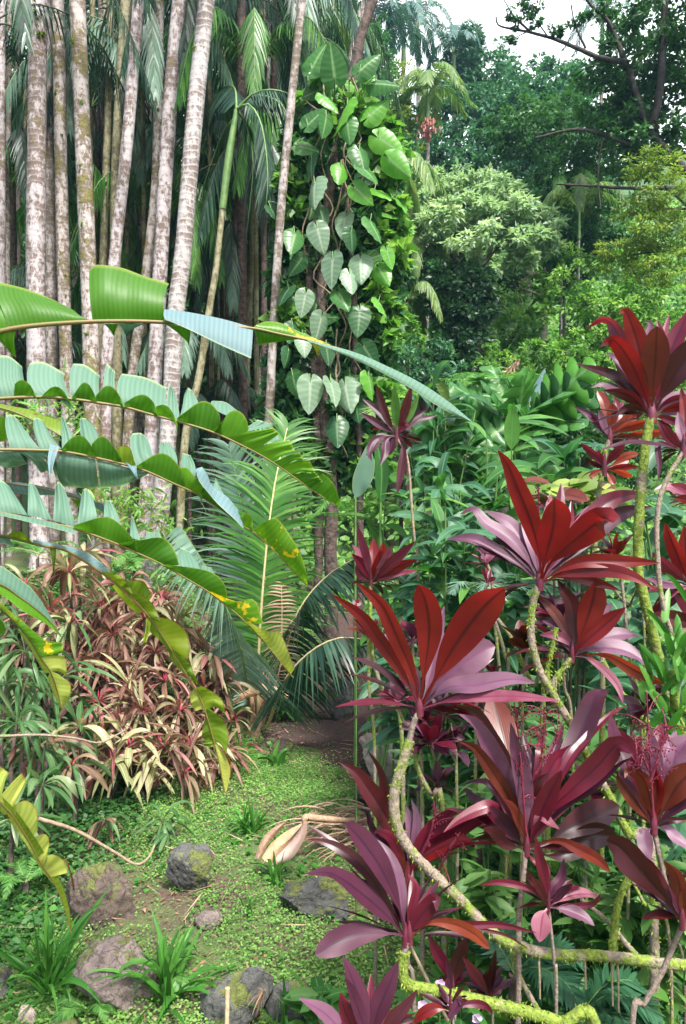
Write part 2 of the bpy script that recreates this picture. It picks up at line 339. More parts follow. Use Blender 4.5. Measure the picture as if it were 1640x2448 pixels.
def palm_bark(name, light, dark, amt, mossamt, ringf=78.0, rl=.10):
    m, nt = newmat(name); g = nt.nodes.new('ShaderNodeNewGeometry')
    sp = nt.nodes.new('ShaderNodeSeparateXYZ'); nt.links.new(g.outputs['Position'], sp.inputs[0])
    n0 = noise(nt, 4, 3, .5)
    ring = mth(nt, 'SINE', mth(nt, 'ADD', mth(nt, 'MULTIPLY', sp.outputs[2], ringf), mth(nt, 'MULTIPLY', n0, 9.0)))
    ringl = ramp(nt, mth(nt, 'MULTIPLY_ADD', ring, .5, .5), [(.0, 0.0), (.82, 0.0), (.97, 1.0)])
    v = nt.nodes.new('ShaderNodeVectorMath'); v.operation = 'MULTIPLY'; v.inputs[1].default_value = (1, 1, .55); nt.links.new(g.outputs['Position'], v.inputs[0])
    n1 = noise(nt, 17, 6, .72, v.outputs[0], .4)
    n2 = noise(nt, 45, 4, .7, v.outputs[0])
    n3 = noise(nt, 2.3, 3, .6)
    li = ramp(nt, n2, [(.3, light), (.7, tuple(c*.78 for c in light))])
    fac = ramp(nt, mth(nt, 'ADD', mth(nt, 'MULTIPLY', n1, .8), mth(nt, 'MULTIPLY', n3, .45)), [(amt-.04, 0.0), (amt+.05, 1.0)])
    col = mixc(nt, fac, li, ramp(nt, n2, [(.3, tuple(c*.6 for c in dark)), (.75, dark)]))
    col = mixc(nt, mth(nt, 'MULTIPLY', ringl, rl), col, tuple(min(.8, c*1.15) for c in light))
    mo = ramp(nt, mth(nt, 'ADD', mth(nt, 'MULTIPLY', n3, .6), mth(nt, 'MULTIPLY', noise(nt, 11, 5, .7), .55)), [(mossamt, 0.0), (mossamt+.06, 1.0)])
    col = mixc(nt, mo, col, ramp(nt, n2, [(.3, (.07, .06, .015)), (.7, (.19, .17, .04))]))
    hgt = mth(nt, 'ADD', mth(nt, 'MULTIPLY', ring, .12), mth(nt, 'ADD', n1, mth(nt, 'MULTIPLY', mo, .8)))
    finish(nt, col, .8, bump=hgt, bstr=.5, bdist=.015); return m
M['pbark_white'] = palm_bark('palm_bark_white', (.43, .385, .39), (.17, .12, .10), .62, .69, 72, .22)
M['pbark_ring'] = palm_bark('palm_bark_ringed', (.42, .39, .38), (.22, .17, .15), .63, .84, 72, .6)
M['pbark_brown'] = palm_bark('palm_bark_brown', (.38, .335, .32), (.16, .12, .09), .60, .66, 70, .22)
M['pbark_moss'] = palm_bark('palm_bark_mossy', (.40, .355, .335), (.16, .115, .08), .61, .61, 76, .2)
M['pbark_olive'] = palm_bark('palm_bark_olive', (.28, .26, .15), (.14, .12, .06), .62, .64)
def moss_bark(name, amt, light=(.30, .24, .18)):
    m, nt = newmat(name); n1 = noise(nt, 24, 5, .7); n2 = noise(nt, 6, 3, .6); n3 = noise(nt, 90, 3, .7)
    bark = ramp(nt, n3, [(.3, tuple(c*.45 for c in light)), (.7, light)])
    moss = ramp(nt, n3, [(.3, (.06, .10, .010)), (.7, (.22, .29, .035))])
    f = ramp(nt, mth(nt, 'ADD', mth(nt, 'MULTIPLY', n1, .5), mth(nt, 'MULTIPLY', n2, .5)), [(amt-.03, 0.0), (amt+.04, 1.0)])
    finish(nt, mixc(nt, f, bark, moss), .9, bump=mth(nt, 'ADD', n1, n3), bstr=.8, bdist=.008); return m
M['moss_full'] = moss_bark('moss_full', .38); M['moss_half'] = moss_bark('moss_half', .50); M['moss_some'] = moss_bark('moss_some', .56)
M['moss_tuft'] = leafmat('moss_tuft', (.10, .16, .015), (.19, .27, .03), .3, .8, cc=(.32, .40, .07))
M['ti_bark'] = moss_bark('ti_bark', .62, (.26, .20, .16))
def rockmat(name, ca, cb, moss=.62):
    m, nt = newmat(name); n1 = noise(nt, 5, 6, .7); n2 = noise(nt, 28, 5, .75); n3 = noise(nt, 9, 4, .6)
    col = ramp(nt, mth(nt, 'ADD', mth(nt, 'MULTIPLY', n1, .5), mth(nt, 'MULTIPLY', n2, .5)), [(.32, ca), (.62, cb), (.8, tuple(min(1, c*1.7) for c in cb))])
    g = nt.nodes.new('ShaderNodeNewGeometry'); sp = nt.nodes.new('ShaderNodeSeparateXYZ'); nt.links.new(g.outputs['Normal'], sp.inputs[0])
    vo = nt.nodes.new('ShaderNodeTexVoronoi'); vo.feature = 'DISTANCE_TO_EDGE'; vo.inputs['Scale'].default_value = 4.5; g2 = nt.nodes.new('ShaderNodeVectorMath'); g2.operation = 'ADD'; nt.links.new(g.outputs['Position'], g2.inputs[0]); nn = nt.nodes.new('ShaderNodeTexNoise'); nn.inputs['Scale'].default_value = 3; nn.inputs['Detail'].default_value = 5; nt.links.new(nn.outputs['Color'], g2.inputs[1]); nt.links.new(g2.outputs[0], vo.inputs['Vector'])
    crack = ramp(nt, vo.outputs['Distance'], [(.0, 1.0), (.035, 0.0)]); col = mixc(nt, mth(nt, 'MULTIPLY', crack, .3), col, tuple(c*.4 for c in ca)); pit = ramp(nt, noise(nt, 70, 3, .7), [(.62, 0.0), (.72, 1.0)]); col = mixc(nt, mth(nt, 'MULTIPLY', pit, .3), col, tuple(c*.45 for c in ca))
    f = ramp(nt, mth(nt, 'ADD', n3, mth(nt, 'MULTIPLY', sp.outputs[2], .12)), [(moss, 0.0), (moss+.07, 1.0)])
    col = mixc(nt, f, col, ramp(nt, n2, [(.3, (.05, .06, .015)), (.7, (.13, .15, .03))]))
    n1 = mth(nt, 'SUBTRACT', n1, mth(nt, 'MULTIPLY', crack, .5))
    finish(nt, col, .85, bump=mth(nt, 'ADD', n1, mth(nt, 'MULTIPLY', n2, .5)), bstr=.7, bdist=.03); return m
M['rock_brown'] = rockmat('rock_brown', (.045, .032, .024), (.105, .076, .06), .60)
M['rock_pink'] = rockmat('rock_pink', (.09, .07, .06), (.20, .155, .135), .64)
M['rock_dark'] = rockmat('rock_dark', (.03, .03, .03), (.10, .10, .09), .57)
M['rock_tan'] = rockmat('rock_tan', (.20, .16, .13), (.36, .30, .25), .68)
def groundmat():
    m, nt = newmat('forest_floor'); n1 = noise(nt, 1.1, 5, .6); n2 = noise(nt, 60, 4, .75); n3 = noise(nt, 14, 5, .7)
    dirt = ramp(nt, n2, [(.3, (.06, .036, .026)), (.55, (.12, .074, .054)), (.75, (.30, .21, .15))])
    green = ramp(nt, n2, [(.3, (.05, .09, .02)), (.7, (.14, .22, .055))])
    f = ramp(nt, mth(nt, 'ADD', mth(nt, 'MULTIPLY', n1, .55), mth(nt, 'MULTIPLY', n3, .45)), [(.41, 0.0), (.53, 1.0)])
    g = nt.nodes.new('ShaderNodeNewGeometry'); sp = nt.nodes.new('ShaderNodeSeparateXYZ'); nt.links.new(g.outputs['Position'], sp.inputs[0])
    far = ramp(nt, mth(nt, 'MULTIPLY', sp.outputs[1], .02), [(.24, 0.0), (.30, 1.0)])
    wood = ramp(nt, n1, [(.3, (.02, .05, .015)), (.7, (.06, .13, .03))])
    finish(nt, mixc(nt, far, mixc(nt, f, dirt, green), wood), .95, bump=mth(nt, 'ADD', n2, n3), bstr=.9, bdist=.03); return m
M['ground'] = groundmat()
# ================================================================== shapes
def cordate(mb, P0, D, N, L, W, r=None, mat=0, cup=.10, bend=.25):
    D = nrm(D); S = nrm(np.cross(D, N)); Nn = np.cross(S, D)
    s = np.array([-.30, -.24, -.14, -.04, .06, .18, .32, .48, .64, .8, .92, 1.0]); q = np.array([-1, -.7, -.4, -.12, 0, .12, .4, .7, 1.0])
    w = np.where(s < .1, np.sqrt(np.clip(1-((s-.1)/.42)**2, 0, 1)), np.clip(1-((np.maximum(s, .1)-.1)/.9)**1.7, 0, 1)**.85)
    ss, qq = np.meshgrid(s, q, indexing='ij'); ww = np.broadcast_to(w[:, None], ss.shape)
    pos = np.where(ss < 0, ss*np.clip(np.abs(qq)*2.2, 0, 1), ss)
    ph = RNG.uniform(0, 6)
    h = -cup*W*qq*qq*ww + .035*W*np.sin(ss*19+ph)*np.abs(qq)
    V = P0+D*(pos*L)[..., None]+S*(qq*ww*W/2)[..., None]+Nn*(h-bend*L*np.clip(ss, 0, 1)**2*.5)[..., None]
    grid(mb, V, ss, np.abs(qq), RNG.uniform() if r is None else r, mat)
def lobed(mb, P0, D, N, L, W, lobes=6, r=None, mat=0, bend=.25):
    D = nrm(D); S = nrm(np.cross(D, N)); Nn = np.cross(S, D); n = lobes*8
    s = np.linspace(0, 1, n+1); q = np.array([-1, -.55, -.2, 0, .2, .55, 1.0])
    base = np.sin(np.pi*s**.8)**.7; lob = .24+.76*np.abs(np.sin(np.pi*lobes*s))**.8
    ss, qq = np.meshgrid(s, q, indexing='ij'); w = (base*(lob))[:, None]
    V = P0+D*((ss+.10*np.abs(qq)**1.5*lob[:, None])*L*.92)[..., None]+S*(qq*w*W/2)[..., None]+Nn*(-.08*W*qq*qq-bend*L*ss**2*.5)[..., None]
    grid(mb, V, ss, np.abs(qq), RNG.uniform() if r is None else r, mat)
def frond(mb, pts, Lmax, wid, nl=46, hang=.5, droop=.4, start=.12, ang=58, rr=.012, side=None, matl=0, matr=1, ns=3, jit=.12, sides=(1, -1), shape=.6):
    C = spline(pts, nl*2); s0 = np.linspace(0, 1, nl*2); T = nrm(np.gradient(C, axis=0))
    tube(mb, C[::max(1, nl//8)], [rr, rr*.25], n=16, k=5, mat=matr)
    s = np.linspace(start, .99, nl); Ci = np.stack([np.interp(s, s0, C[:, k]) for k in range(3)], 1); Ti = nrm(np.stack([np.interp(s, s0, T[:, k]) for k in range(3)], 1))
    if side is None: S = nrm(np.cross(Ti, ZUP))
    else: S = nrm(np.broadcast_to(side, Ti.shape)-Ti*np.sum(Ti*np.asarray(side), 1, keepdims=True))
    Nf = np.cross(S, Ti); Nf = Nf*np.where(Nf[:, 2:3] < -.05, -1, 1)
    x = (s-start)/(1-start); L = Lmax*np.clip(np.sin(np.pi*(x*.86+.09)), .05, 1)**shape
    a = math.radians(ang)*(1-.45*x)
    for sg in sides:
        D = S*sg*np.sin(a)[:, None]+Ti*np.cos(a)[:, None]-ZUP*hang+Nf*.12+RNG.normal(0, jit*.5, Ci.shape)
        leaves(mb, Ci, D, Nf+RNG.normal(0, .15, Ci.shape), L*RNG.uniform(.88, 1.08, nl), wid*RNG.uniform(.8, 1.1, nl), droop*RNG.uniform(.6, 1.4, nl), 'needle', ns, two=True, fold=0, mat=matl)
def blob(mb, c, r, n, L, clump=.16, mat=0, core=.18, up=.8, csize=34, flat=.6, aspect=.5, bottom=-1.0):
    nc = max(4, n//csize); d = nrm(RNG.normal(0, 1, (nc*2, 3))); d = d[d[:, 2] > bottom][:nc]; nc = len(d)
    rad = RNG.uniform(.72, 1.08, nc); k = RNG.uniform(0, 1, nc) < core; rad[k] = RNG.uniform(.1, .8, k.sum())
    # uneven outline
    rad = rad*(1+.16*np.sin(d[:, 0]*5+c[0])*np.cos(d[:, 2]*6+c[1]))
    cc = c+d*np.asarray(r)*rad[:, None]; m = float(np.mean(r))*clump
    ii = np.repeat(np.arange(nc), csize); N0 = len(ii)
    sz = RNG.uniform(.6, 1.4, nc)[ii][:, None]
    off = nrm(RNG.normal(0, 1, (N0, 3)))*(RNG.uniform(0, 1, (N0, 1))**.5)*m*sz; off[:, 2] *= flat
    Pp = cc[ii]+off
    D = nrm(nrm(off)*.9+d[ii]*.4+RNG.normal(0, .5, (N0, 3))-ZUP*.25)
    N = nrm(ZUP*up+d[ii]*.35+RNG.normal(0, .45, (N0, 3)))
    tn = np.clip(RNG.uniform(0, 1, nc)[ii]*.65+RNG.uniform(0, .5, N0)-.08, 0, 1)
    diamonds(mb, Pp, D, N, L*RNG.uniform(.65, 1.25, N0), L*aspect*RNG.uniform(.8, 1.2, N0), tn, mat=mat)
def pxr(px, d): return px/F*d
def limb(mb, pts, r, jit=.12, k=7, n=None): return tube(mb, pts, r, n=n, k=k, jit=jit)
M['path_soil'] = simple('path_soil', (.022, .013, .010), (.08, .045, .035), 38, .95, .9, .02)
# ================================================================== terrain
def make_ground():
    xs = np.concatenate([np.linspace(-160, -14, 26), np.linspace(-12, 12, 161), np.linspace(14, 160, 26)])
    ys = np.concatenate([np.linspace(-30, 0, 8), np.linspace(.5, 16, 130), np.linspace(17, 70, 60), np.linspace(75, 260, 20)])
    X, Y = np.meshgrid(xs, ys, indexing='ij'); Z = zt(X, Y)
    near = (np.abs(X) < 12) & (Y < 16)
    Z = Z+np.where(near, .012*np.sin(X*13+Y*7)*np.sin(Y*11-X*5)+.008*RNG.uniform(-1, 1, Z.shape), 0)
    mb = MB(); V = np.stack([X, Y, Z], -1); grid(mb, V, X*0, X*0, .5)
    mb.f[0] = mb.f[0][:, ::-1]
    tag(mb.build('ground', M['ground']), kind='structure')
make_ground()
def path_mask(x, y):
    """1 on the bare dirt, 0 on the green"""
    cx = np.interp(y, [2, 4, 6, 7, 8, 11], [0.3, 0.3, 0.3, 0.05, -.05, 0.1]); w = np.interp(y, [2, 5, 6.3, 7.2, 10], [.1, .2, .4, .95, .95])
    m = np.clip(1.3-np.abs(x-cx)/w, 0, 1)*np.clip((y-5.0)/1.5, 0, 1)
    return m
def nz2(x, y, f, s=0):
    return (np.sin(x*f+s)*np.cos(y*f*1.13+s*2)+.6*np.sin(x*f*2.3+y*f*1.7+s*3)+.4*np.cos(y*f*3.1-x*f*2.7+s))/2
def scatter(n, x0, x1, y0, y1, power=1.0):
    y = y0+(y1-y0)*RNG.uniform(0, 1, n)**power
    x = RNG.uniform(0, 1, n)*(x1-x0)+x0; return x, y
def cover(name, n, reg, L, mat, dens, hgt, label, cat, kindp='diamond', up=1.0, asp=.75):
    x, y = scatter(n, *reg)
    # keep what the camera could see, a little beyond
    k = (np.abs(x) < y*.56+.5) & (RNG.uniform(0, 1, n) < dens(x, y)); x = x[k]; y = y[k]; n = len(x)
    z = zt(x, y)+RNG.uniform(.3, 1, n)*hgt*(.5+.5*nz2(x, y, 3.1, 1)+.3)
    P0 = np.stack([x, y, z], 1); a = RNG.uniform(0, 6.28, n)
    D = np.stack([np.cos(a), np.sin(a), RNG.uniform(-.3, .5, n)], 1); N = nrm(ZUP*up+RNG.normal(0, .4, (n, 3)))
    mb = MB(); tn = np.clip(.45+.35*nz2(x, y, 1.7, 5)+RNG.uniform(-.4, .4, n), 0, 1)
    diamonds(mb, P0, D, N, L*RNG.uniform(.6, 1.3, n), L*asp*RNG.uniform(.8, 1.2, n), tn, fold=.15)
    o = mb.build(name, mat); tag(o, kind='stuff'); o['label'] = label; o['category'] = cat; return o
green = lambda x, y: np.clip(.50+.85*nz2(x, y, 2.0, 3)+.45*nz2(x, y, 6, 1), .04, 1)*(1-path_mask(x, y))
cover('clover_cover', 340000, (-3.6, 3.0, 2.3, 9.0, 1.1), .017, M['cover'], green, .05, 'small bright green leaves carpeting the path and clearing', 'ground cover')
cover('clover_cover', 42000, (-4.2, 4.2, 7.5, 13, 1), .045, M['cover'], lambda x, y: .8*(1-path_mask(x, y)), .10, 'green creeping leaves around the far end of the dirt path', 'ground cover')
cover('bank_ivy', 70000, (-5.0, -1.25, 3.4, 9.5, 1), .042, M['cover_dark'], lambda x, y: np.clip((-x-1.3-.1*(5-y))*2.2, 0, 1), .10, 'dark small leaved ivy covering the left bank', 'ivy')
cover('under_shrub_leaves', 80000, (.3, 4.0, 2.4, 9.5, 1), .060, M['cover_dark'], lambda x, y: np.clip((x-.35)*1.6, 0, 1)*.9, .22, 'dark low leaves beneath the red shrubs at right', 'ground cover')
cover('clover_cover', 14000, (-3.2, 2.6, 2.3, 8.5, 1.1), .045, M['grass_leaf'], lambda x, y: np.clip(nz2(x, y, 2.6, 7)*1.3, 0, 1)*(1-path_mask(x, y)), .07, 'bigger soft weeds growing in patches of the lawn', 'weeds')
cover('leaf_litter', 16000, (-3.4, 3.0, 2.4, 10, 1.1), .035, M['dead_leaf'], lambda x, y: .35+.6*path_mask(x, y), .02, 'brown fallen leaf bits on the floor', 'leaf litter', asp=.45)
def dirt_path():
    ys = np.linspace(5.9, 12.5, 120); cx = np.interp(ys, [5.5, 7, 8, 11, 13], [0.4, .05, -.05, .1, .6]); w = np.interp(ys, [5.9, 6.5, 7.2, 9, 12.5], [.05, .5, .95, .95, .6])
    t = np.linspace(-1, 1, 41); X = cx[:, None]+w[:, None]*t[None]*(1+.18*np.sin(ys*5)[:, None]*np.sign(t)[None]+.1*np.sin(ys*11+1)[:, None]); Y = ys[:, None]+0*X
    Z = zt(X, Y)+.022-.03*np.abs(t[None])**3; mb = MB(); V = np.stack([X, Y, Z], -1); grid(mb, V, X*0, X*0, .5); tag(mb.build('dirt_path', M['path_soil']), kind='structure')
dirt_path()
def litter_twigs():
    n = 900; x, y = scatter(n, -2.6, 2.2, 2.6, 9.5, 1.1); a = RNG.uniform(0, 6.28, n); mb = MB()
    leaves(mb, np.stack([x, y, zt(x, y)+.03], 1), np.stack([np.cos(a), np.sin(a), RNG.normal(0, .08, n)], 1), np.stack([0*x, 0*x, 1+0*x], 1)+RNG.normal(0, .2, (n, 3)), RNG.uniform(.05, .22, n), RNG.uniform(.004, .012, n), .0, 'needle', 4, two=True, fold=0)
    o = mb.build('fallen_straw', M['straw_leaf']); tag(o, 'dry straw and twig bits lying over the lawn and path', 'litter', kind='stuff')
M['straw_leaf'] = leafmat('straw_leaf', (.28, .17, .11), (.40, .27, .18), .2, .7, cc=(.52, .38, .26), tgain=(1, 1, 1))
litter_twigs()
def grass_blades():
    n = 34000; x, y = scatter(n, -3.2, 3.0, 2.4, 9, 1.1); k = (np.abs(x) < y*.56+.3) & (RNG.uniform(0, 1, n) < green(x, y)*np.clip(.3+nz2(x, y, 2.7, 9), 0, 1)); x = x[k]; y = y[k]; n = len(x)
    mb = MB(); a = RNG.uniform(0, 6.28, n); D = np.stack([np.cos(a)*.5, np.sin(a)*.5, np.ones(n)], 1)
    leaves(mb, np.stack([x, y, zt(x, y)], 1), D, np.stack([-np.sin(a)*0+.1, -np.ones(n), .3*np.ones(n)], 1), RNG.uniform(.04, .11, n), .006, .5, 'needle', 3, two=True, fold=0)
    o = mb.build('grass', M['grass_leaf']); tag(o, kind='stuff'); o['label'] = 'thin grass blades among the small leaves'; o['category'] = 'grass'
grass_blades()
def hillside():
    n = 150000; x = RNG.uniform(-30, 34, n); y = 12.5+32*RNG.uniform(0, 1, n)**1.3
    k = (np.abs(x) < y*.56+1) & (x/y > -.35); x = x[k]; y = y[k]; n = len(x)
    bump = .9*np.clip(nz2(x, y, .55, 2), -.2, 1)+.45*np.clip(nz2(x, y, 1.6, 4), -.3, 1)+.2*nz2(x, y, 4.2, 1)
    z = zt(x, y)+.3+bump+RNG.uniform(-.12, .12, n); a = RNG.uniform(0, 6.28, n)
    D = np.stack([np.cos(a), np.sin(a)*.6, -.4*np.ones(n)], 1); N = nrm(np.stack([.0*x, -.75+0*x, .8+0*x], 1)+RNG.normal(0, .35, (n, 3)))
    mb = MB(); tn = np.clip(.4+.4*nz2(x, y, 1.1, 5)+RNG.uniform(-.3, .3, n), 0, 1)
    diamonds(mb, np.stack([x, y, z], 1), D, N, (.13+.003*y)*RNG.uniform(.6, 1.2, n), (.12+.003*y)*RNG.uniform(.6, 1.1, n), tn)
    o = mb.build('hillside_ivy', M['ivy']); tag(o, kind='stuff'); o['label'] = 'bright green ivy and creepers draped over the hillside'; o['category'] = 'ivy'
hillside()
# ================================================================== palm grove trunks
def palm_trunk(pts, w, d, mat, label, tilt=0.0, bumps=0, group='pale palm trunks of the left grove', name='palm_tree', lo=None):
    """pts in photo px top->bottom; d = distance in metres; w = trunk width px"""
    p = [P(u, v, d+tilt*(1400-v)/1400) for u, v in pts]
    dirn = nrm(p[0]-p[1]); top = p[0]+dirn*3.2
    dn = p[-1]-p[-2]; dn = dn/abs(dn[2]); b = p[-1].copy()
    for _ in range(200):
        if b[2] <= zt(b[0], b[1])-.1: break
        b = b+dn*.05
    b = onground(b)-ZUP*.08
    root = thing(name, label, 'palm tree', onground(b), group)
    mb = MB(); r = pxr(w/2, d); L = np.array([top]+p+[b]); n = 90
    C = spline(L, n); k = 12; T = nrm(np.gradient(C, axis=0)); A = nrm(np.cross(T, [0.1, 1, 0])); B = np.cross(T, A); th = np.linspace(0, 6.2832, k, endpoint=False)
    cum = np.concatenate([[0], np.cumsum(np.linalg.norm(np.diff(C, axis=0), axis=1))])
    rad = r*(.94+.10*cum/cum[-1]+.30*np.clip((cum-cum[-1]+.35)/.35, 0, 1)**2)*(1+.018*np.sin(cum*2.3+w))
    rr = rad[:, None]*(1+.02*RNG.uniform(-1, 1, (n, k)))
    V = (C[:, None]+A[:, None]*(np.cos(th)[None, :, None]*rr[..., None])+B[:, None]*(np.sin(th)[None, :, None]*rr[..., None])).reshape(-1, 3)
    idx = np.arange(n*k).reshape(n, k); nx = np.roll(idx, -1, 1)
    mb.add(V, np.stack([idx[:-1], nx[:-1], nx[1:], idx[1:]], -1), np.full((n*k, 3), .5))
    mb.build('trunk', mat, root)
    if bumps:
        for i in range(bumps):
            mm = MB()
            t = RNG.uniform(.12, .34 if bumps > 50 else .8); j = int(t*n); a = RNG.uniform(-.9, .9)-math.pi/2
            nrm_d = np.array([math.cos(a), math.sin(a), 0]); c = C[j]+nrm_d*r*.95+RNG.normal(0, .02, 3)
            m = 14; dd = nrm(RNG.normal(0, 1, (m, 3))+nrm_d*1.2)
            leaves(mm, np.tile(c, (m, 1)), dd, RNG.normal(0, 1, (m, 3)), r*RNG.uniform(.18, .5), r*.22, .2, 'oval', 2, two=True)
            mm.build('moss_clump', M['moss_tuft'], root)
    return root, C, r
T_ = palm_trunk
T_([(3, -20), (4, 350), (3, 700), (2, 900)], 18, 10.5, M['pbark_white'], 'thin pale palm trunk cut by the left edge of the photo')
T_([(22, 100), (18, 600), (20, 900)], 12, 11.6, M['pbark_brown'], 'narrow brown palm trunk just in from the left edge')
T_([(90, -20), (88, 350), (85, 700), (90, 1000)], 44, 10.0, M['pbark_white'], 'thick pale palm trunk with yellow moss lumps near the top', bumps=70)
T_([(112, -20), (117, 300), (122, 700), (127, 1000)], 27, 10.8, M['pbark_brown'], 'greyish palm trunk half behind the thick mossy one')
T_([(138, -20), (145, 350), (153, 700), (163, 1000)], 30, 10.3, M['pbark_moss'], 'brown stained palm trunk third of the thick ones from the left', bumps=14)
T_([(184, -20), (199, 350), (213, 700), (221, 1000)], 38, 9.8, M['pbark_moss'], 'pale trunk leaning right downwards with a brown moss streak at top', bumps=10)
T_([(221, -20), (224, 350), (230, 700)], 13, 12.4, M['pbark_olive'], 'very thin olive palm stem behind the moss streaked trunk')
T_([(240, -20), (247, 300), (262, 700)], 13, 12.8, M['pbark_brown'], 'very thin grey ringed stem right of the olive stem')
T_([(266, -20), (256, 350), (244, 700), (240, 1000)], 18, 11.4, M['pbark_olive'], 'slender yellow green palm trunk in the middle of the grove')
T_([(302, -20), (281, 350), (276, 600), (280, 1000)], 26, 10.9, M['pbark_olive'], 'olive mossy palm trunk behind the pinkish leaning one', bumps=8)
T_([(333, -20), (305, 330), (272, 640), (253, 900), (252, 1010)], 28, 9.9, M['pbark_white'], 'clean pinkish palm trunk leaning from upper right to lower left')
T_([(338, 100), (336, 400), (330, 700)], 12, 12.9, M['pbark_brown'], 'thin ringed palm stem in shade right of the pinkish trunk')
T_([(380, -20), (375, 400), (352, 640), (319, 880), (302, 1100)], 24, 10.6, M['pbark_moss'], 'mossy brown palm trunk slanting down left behind the forked pair', bumps=12)
T_([(430, -20), (407, 250), (390, 520), (375, 800), (362, 1050), (345, 1250)], 35, 10.1, M['pbark_white'], 'tall pale palm trunk with white rings leaning beside the broadest ringed one')
T_([(496, -20), (468, 250), (438, 600), (420, 760), (402, 1040), (365, 1400)], 41, 9.7, M['pbark_ring'], 'broad clearly ringed pale trunk, rightmost of the thick ones', bumps=4)
T_([(724, -20), (696, 250), (672, 500), (655, 760), (643, 1010)], 21, 8.6, M['pbark_brown'], 'single slender pale trunk crossing in front of the climbing vine leaves')
T_([(622, 150), (614, 300), (602, 600), (598, 700), (586, 960)], 15, 11.5, M['pbark_olive'], 'thin olive brown trunk left of the single slender pale trunk')
T_([(640, 250), (632, 730), (615, 1010)], 10, 12.2, M['pbark_white'], 'thin white stem showing between olive trunk and slender trunk')
T_([(590, 80), (577, 350), (550, 720), (545, 1000), (540, 1200)], 23, 11.9, M['bark_fibre'], 'dark fibrous palm trunk in the shade at the centre of the grove')
T_([(500, 300), (503, 800), (508, 1100), (480, 1300)], 20, 13.0, M['bark_fibre'], 'dark reddish palm trunk standing behind the ringed trunk')
T_([(885, -20), (868, 20), (845, 120), (815, 330)], 20, 14.5, M['pbark_brown'], 'leaning slender palm trunk rising above the climbing vine')
# far thin stems filling the depth of the grove: nothing tells them apart
for i, u in enumerate([48, 175, 236, 320, 350, 460, 530, 655, 690]):
    u += RNG.uniform(-8, 8); l = RNG.uniform(-25, 25)
    T_([(u+l, -20), (u, 600), (u-l*.5, 1000)], RNG.uniform(12, 20), RNG.uniform(13.5, 17), M[['bark_dark', 'bark_fibre', 'pbark_olive', 'pbark_brown'][i % 4]], 'dim thin palm trunk deep in the shade of the grove', group='dim far palm trunks')
# ================================================================== background palms with hanging fronds
def palm_crown(u, v, d, L, n, label, mats, base_u=None, tr=14, hang=.8, lf=.42, trunkmat='bark_fibre', group='hanging palm crowns behind the grove', up=.35, az=None, trunk=True, wid=.042, nl=48, name='palm_tree', lowest=None, lean=0):
    c = P(u, v, d); bu = u if base_u is None else base_u
    g = onground(P(bu, v, d)); root = thing(name, label, 'palm tree', g, group)
    if trunk:
        mb = MB(); tube(mb, [g-ZUP*.1, (g*.6+c*.4)+np.array([lean, 0, 0]), c], [pxr(tr/2, d)*1.15, pxr(tr/2, d)], n=24, k=8, jit=.04); mb.build('trunk', M[trunkmat], root)
    for i in range(n):
        a = (2*math.pi*i/n+RNG.uniform(-.25, .25)) if az is None else az[i]
        o = np.array([math.cos(a), math.sin(a), 0]); l = L*RNG.uniform(.85, 1.1); u_ = up*RNG.uniform(.5, 1.3)
        pts = [c, c+o*l*.28+ZUP*l*u_, c+o*l*.62+ZUP*l*(u_*.75), c+o*l*.85-ZUP*l*.18*hang, c+o*l*.98-ZUP*l*.55*hang]
        mb = MB(); frond(mb, pts, lf, wid, nl, hang=hang, droop=.5, rr=.014)
        mb.build('frond', [mats, M['green_stem'] if mats is not M['palm_dark'] else M['bark_vine']], root)
    return root
pd, pb_, pg, pl = M['palm_dark'], M['palm_blue'], M['palm_green'], M['palm_light']
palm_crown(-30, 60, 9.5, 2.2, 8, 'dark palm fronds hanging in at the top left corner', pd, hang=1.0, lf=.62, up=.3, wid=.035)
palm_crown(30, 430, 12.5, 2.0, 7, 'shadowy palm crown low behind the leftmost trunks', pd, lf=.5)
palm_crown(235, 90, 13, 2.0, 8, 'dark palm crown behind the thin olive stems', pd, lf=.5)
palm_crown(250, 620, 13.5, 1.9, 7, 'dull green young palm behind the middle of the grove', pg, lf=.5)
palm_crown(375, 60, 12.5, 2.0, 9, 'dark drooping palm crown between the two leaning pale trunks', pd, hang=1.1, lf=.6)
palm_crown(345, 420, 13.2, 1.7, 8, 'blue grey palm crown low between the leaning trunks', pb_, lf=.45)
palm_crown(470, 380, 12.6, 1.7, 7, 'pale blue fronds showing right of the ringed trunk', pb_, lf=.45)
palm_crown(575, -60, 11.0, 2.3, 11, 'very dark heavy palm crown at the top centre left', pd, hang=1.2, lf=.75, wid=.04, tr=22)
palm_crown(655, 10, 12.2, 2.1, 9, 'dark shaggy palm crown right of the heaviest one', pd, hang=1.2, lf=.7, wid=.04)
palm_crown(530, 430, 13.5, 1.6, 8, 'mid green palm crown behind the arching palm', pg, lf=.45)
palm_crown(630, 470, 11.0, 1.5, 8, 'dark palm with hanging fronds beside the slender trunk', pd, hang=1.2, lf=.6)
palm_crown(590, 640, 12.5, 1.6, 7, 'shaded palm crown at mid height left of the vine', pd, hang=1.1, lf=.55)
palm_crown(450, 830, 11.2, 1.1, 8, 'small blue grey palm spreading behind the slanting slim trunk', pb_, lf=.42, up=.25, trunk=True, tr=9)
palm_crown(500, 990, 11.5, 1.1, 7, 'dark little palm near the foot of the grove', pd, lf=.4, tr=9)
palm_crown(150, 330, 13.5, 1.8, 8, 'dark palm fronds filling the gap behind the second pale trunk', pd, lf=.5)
palm_crown(735, 60, 16, 1.3, 9, 'light green palm crown above the climbing vine', pl, lf=.6, hang=.9, trunkmat='pbark_brown')
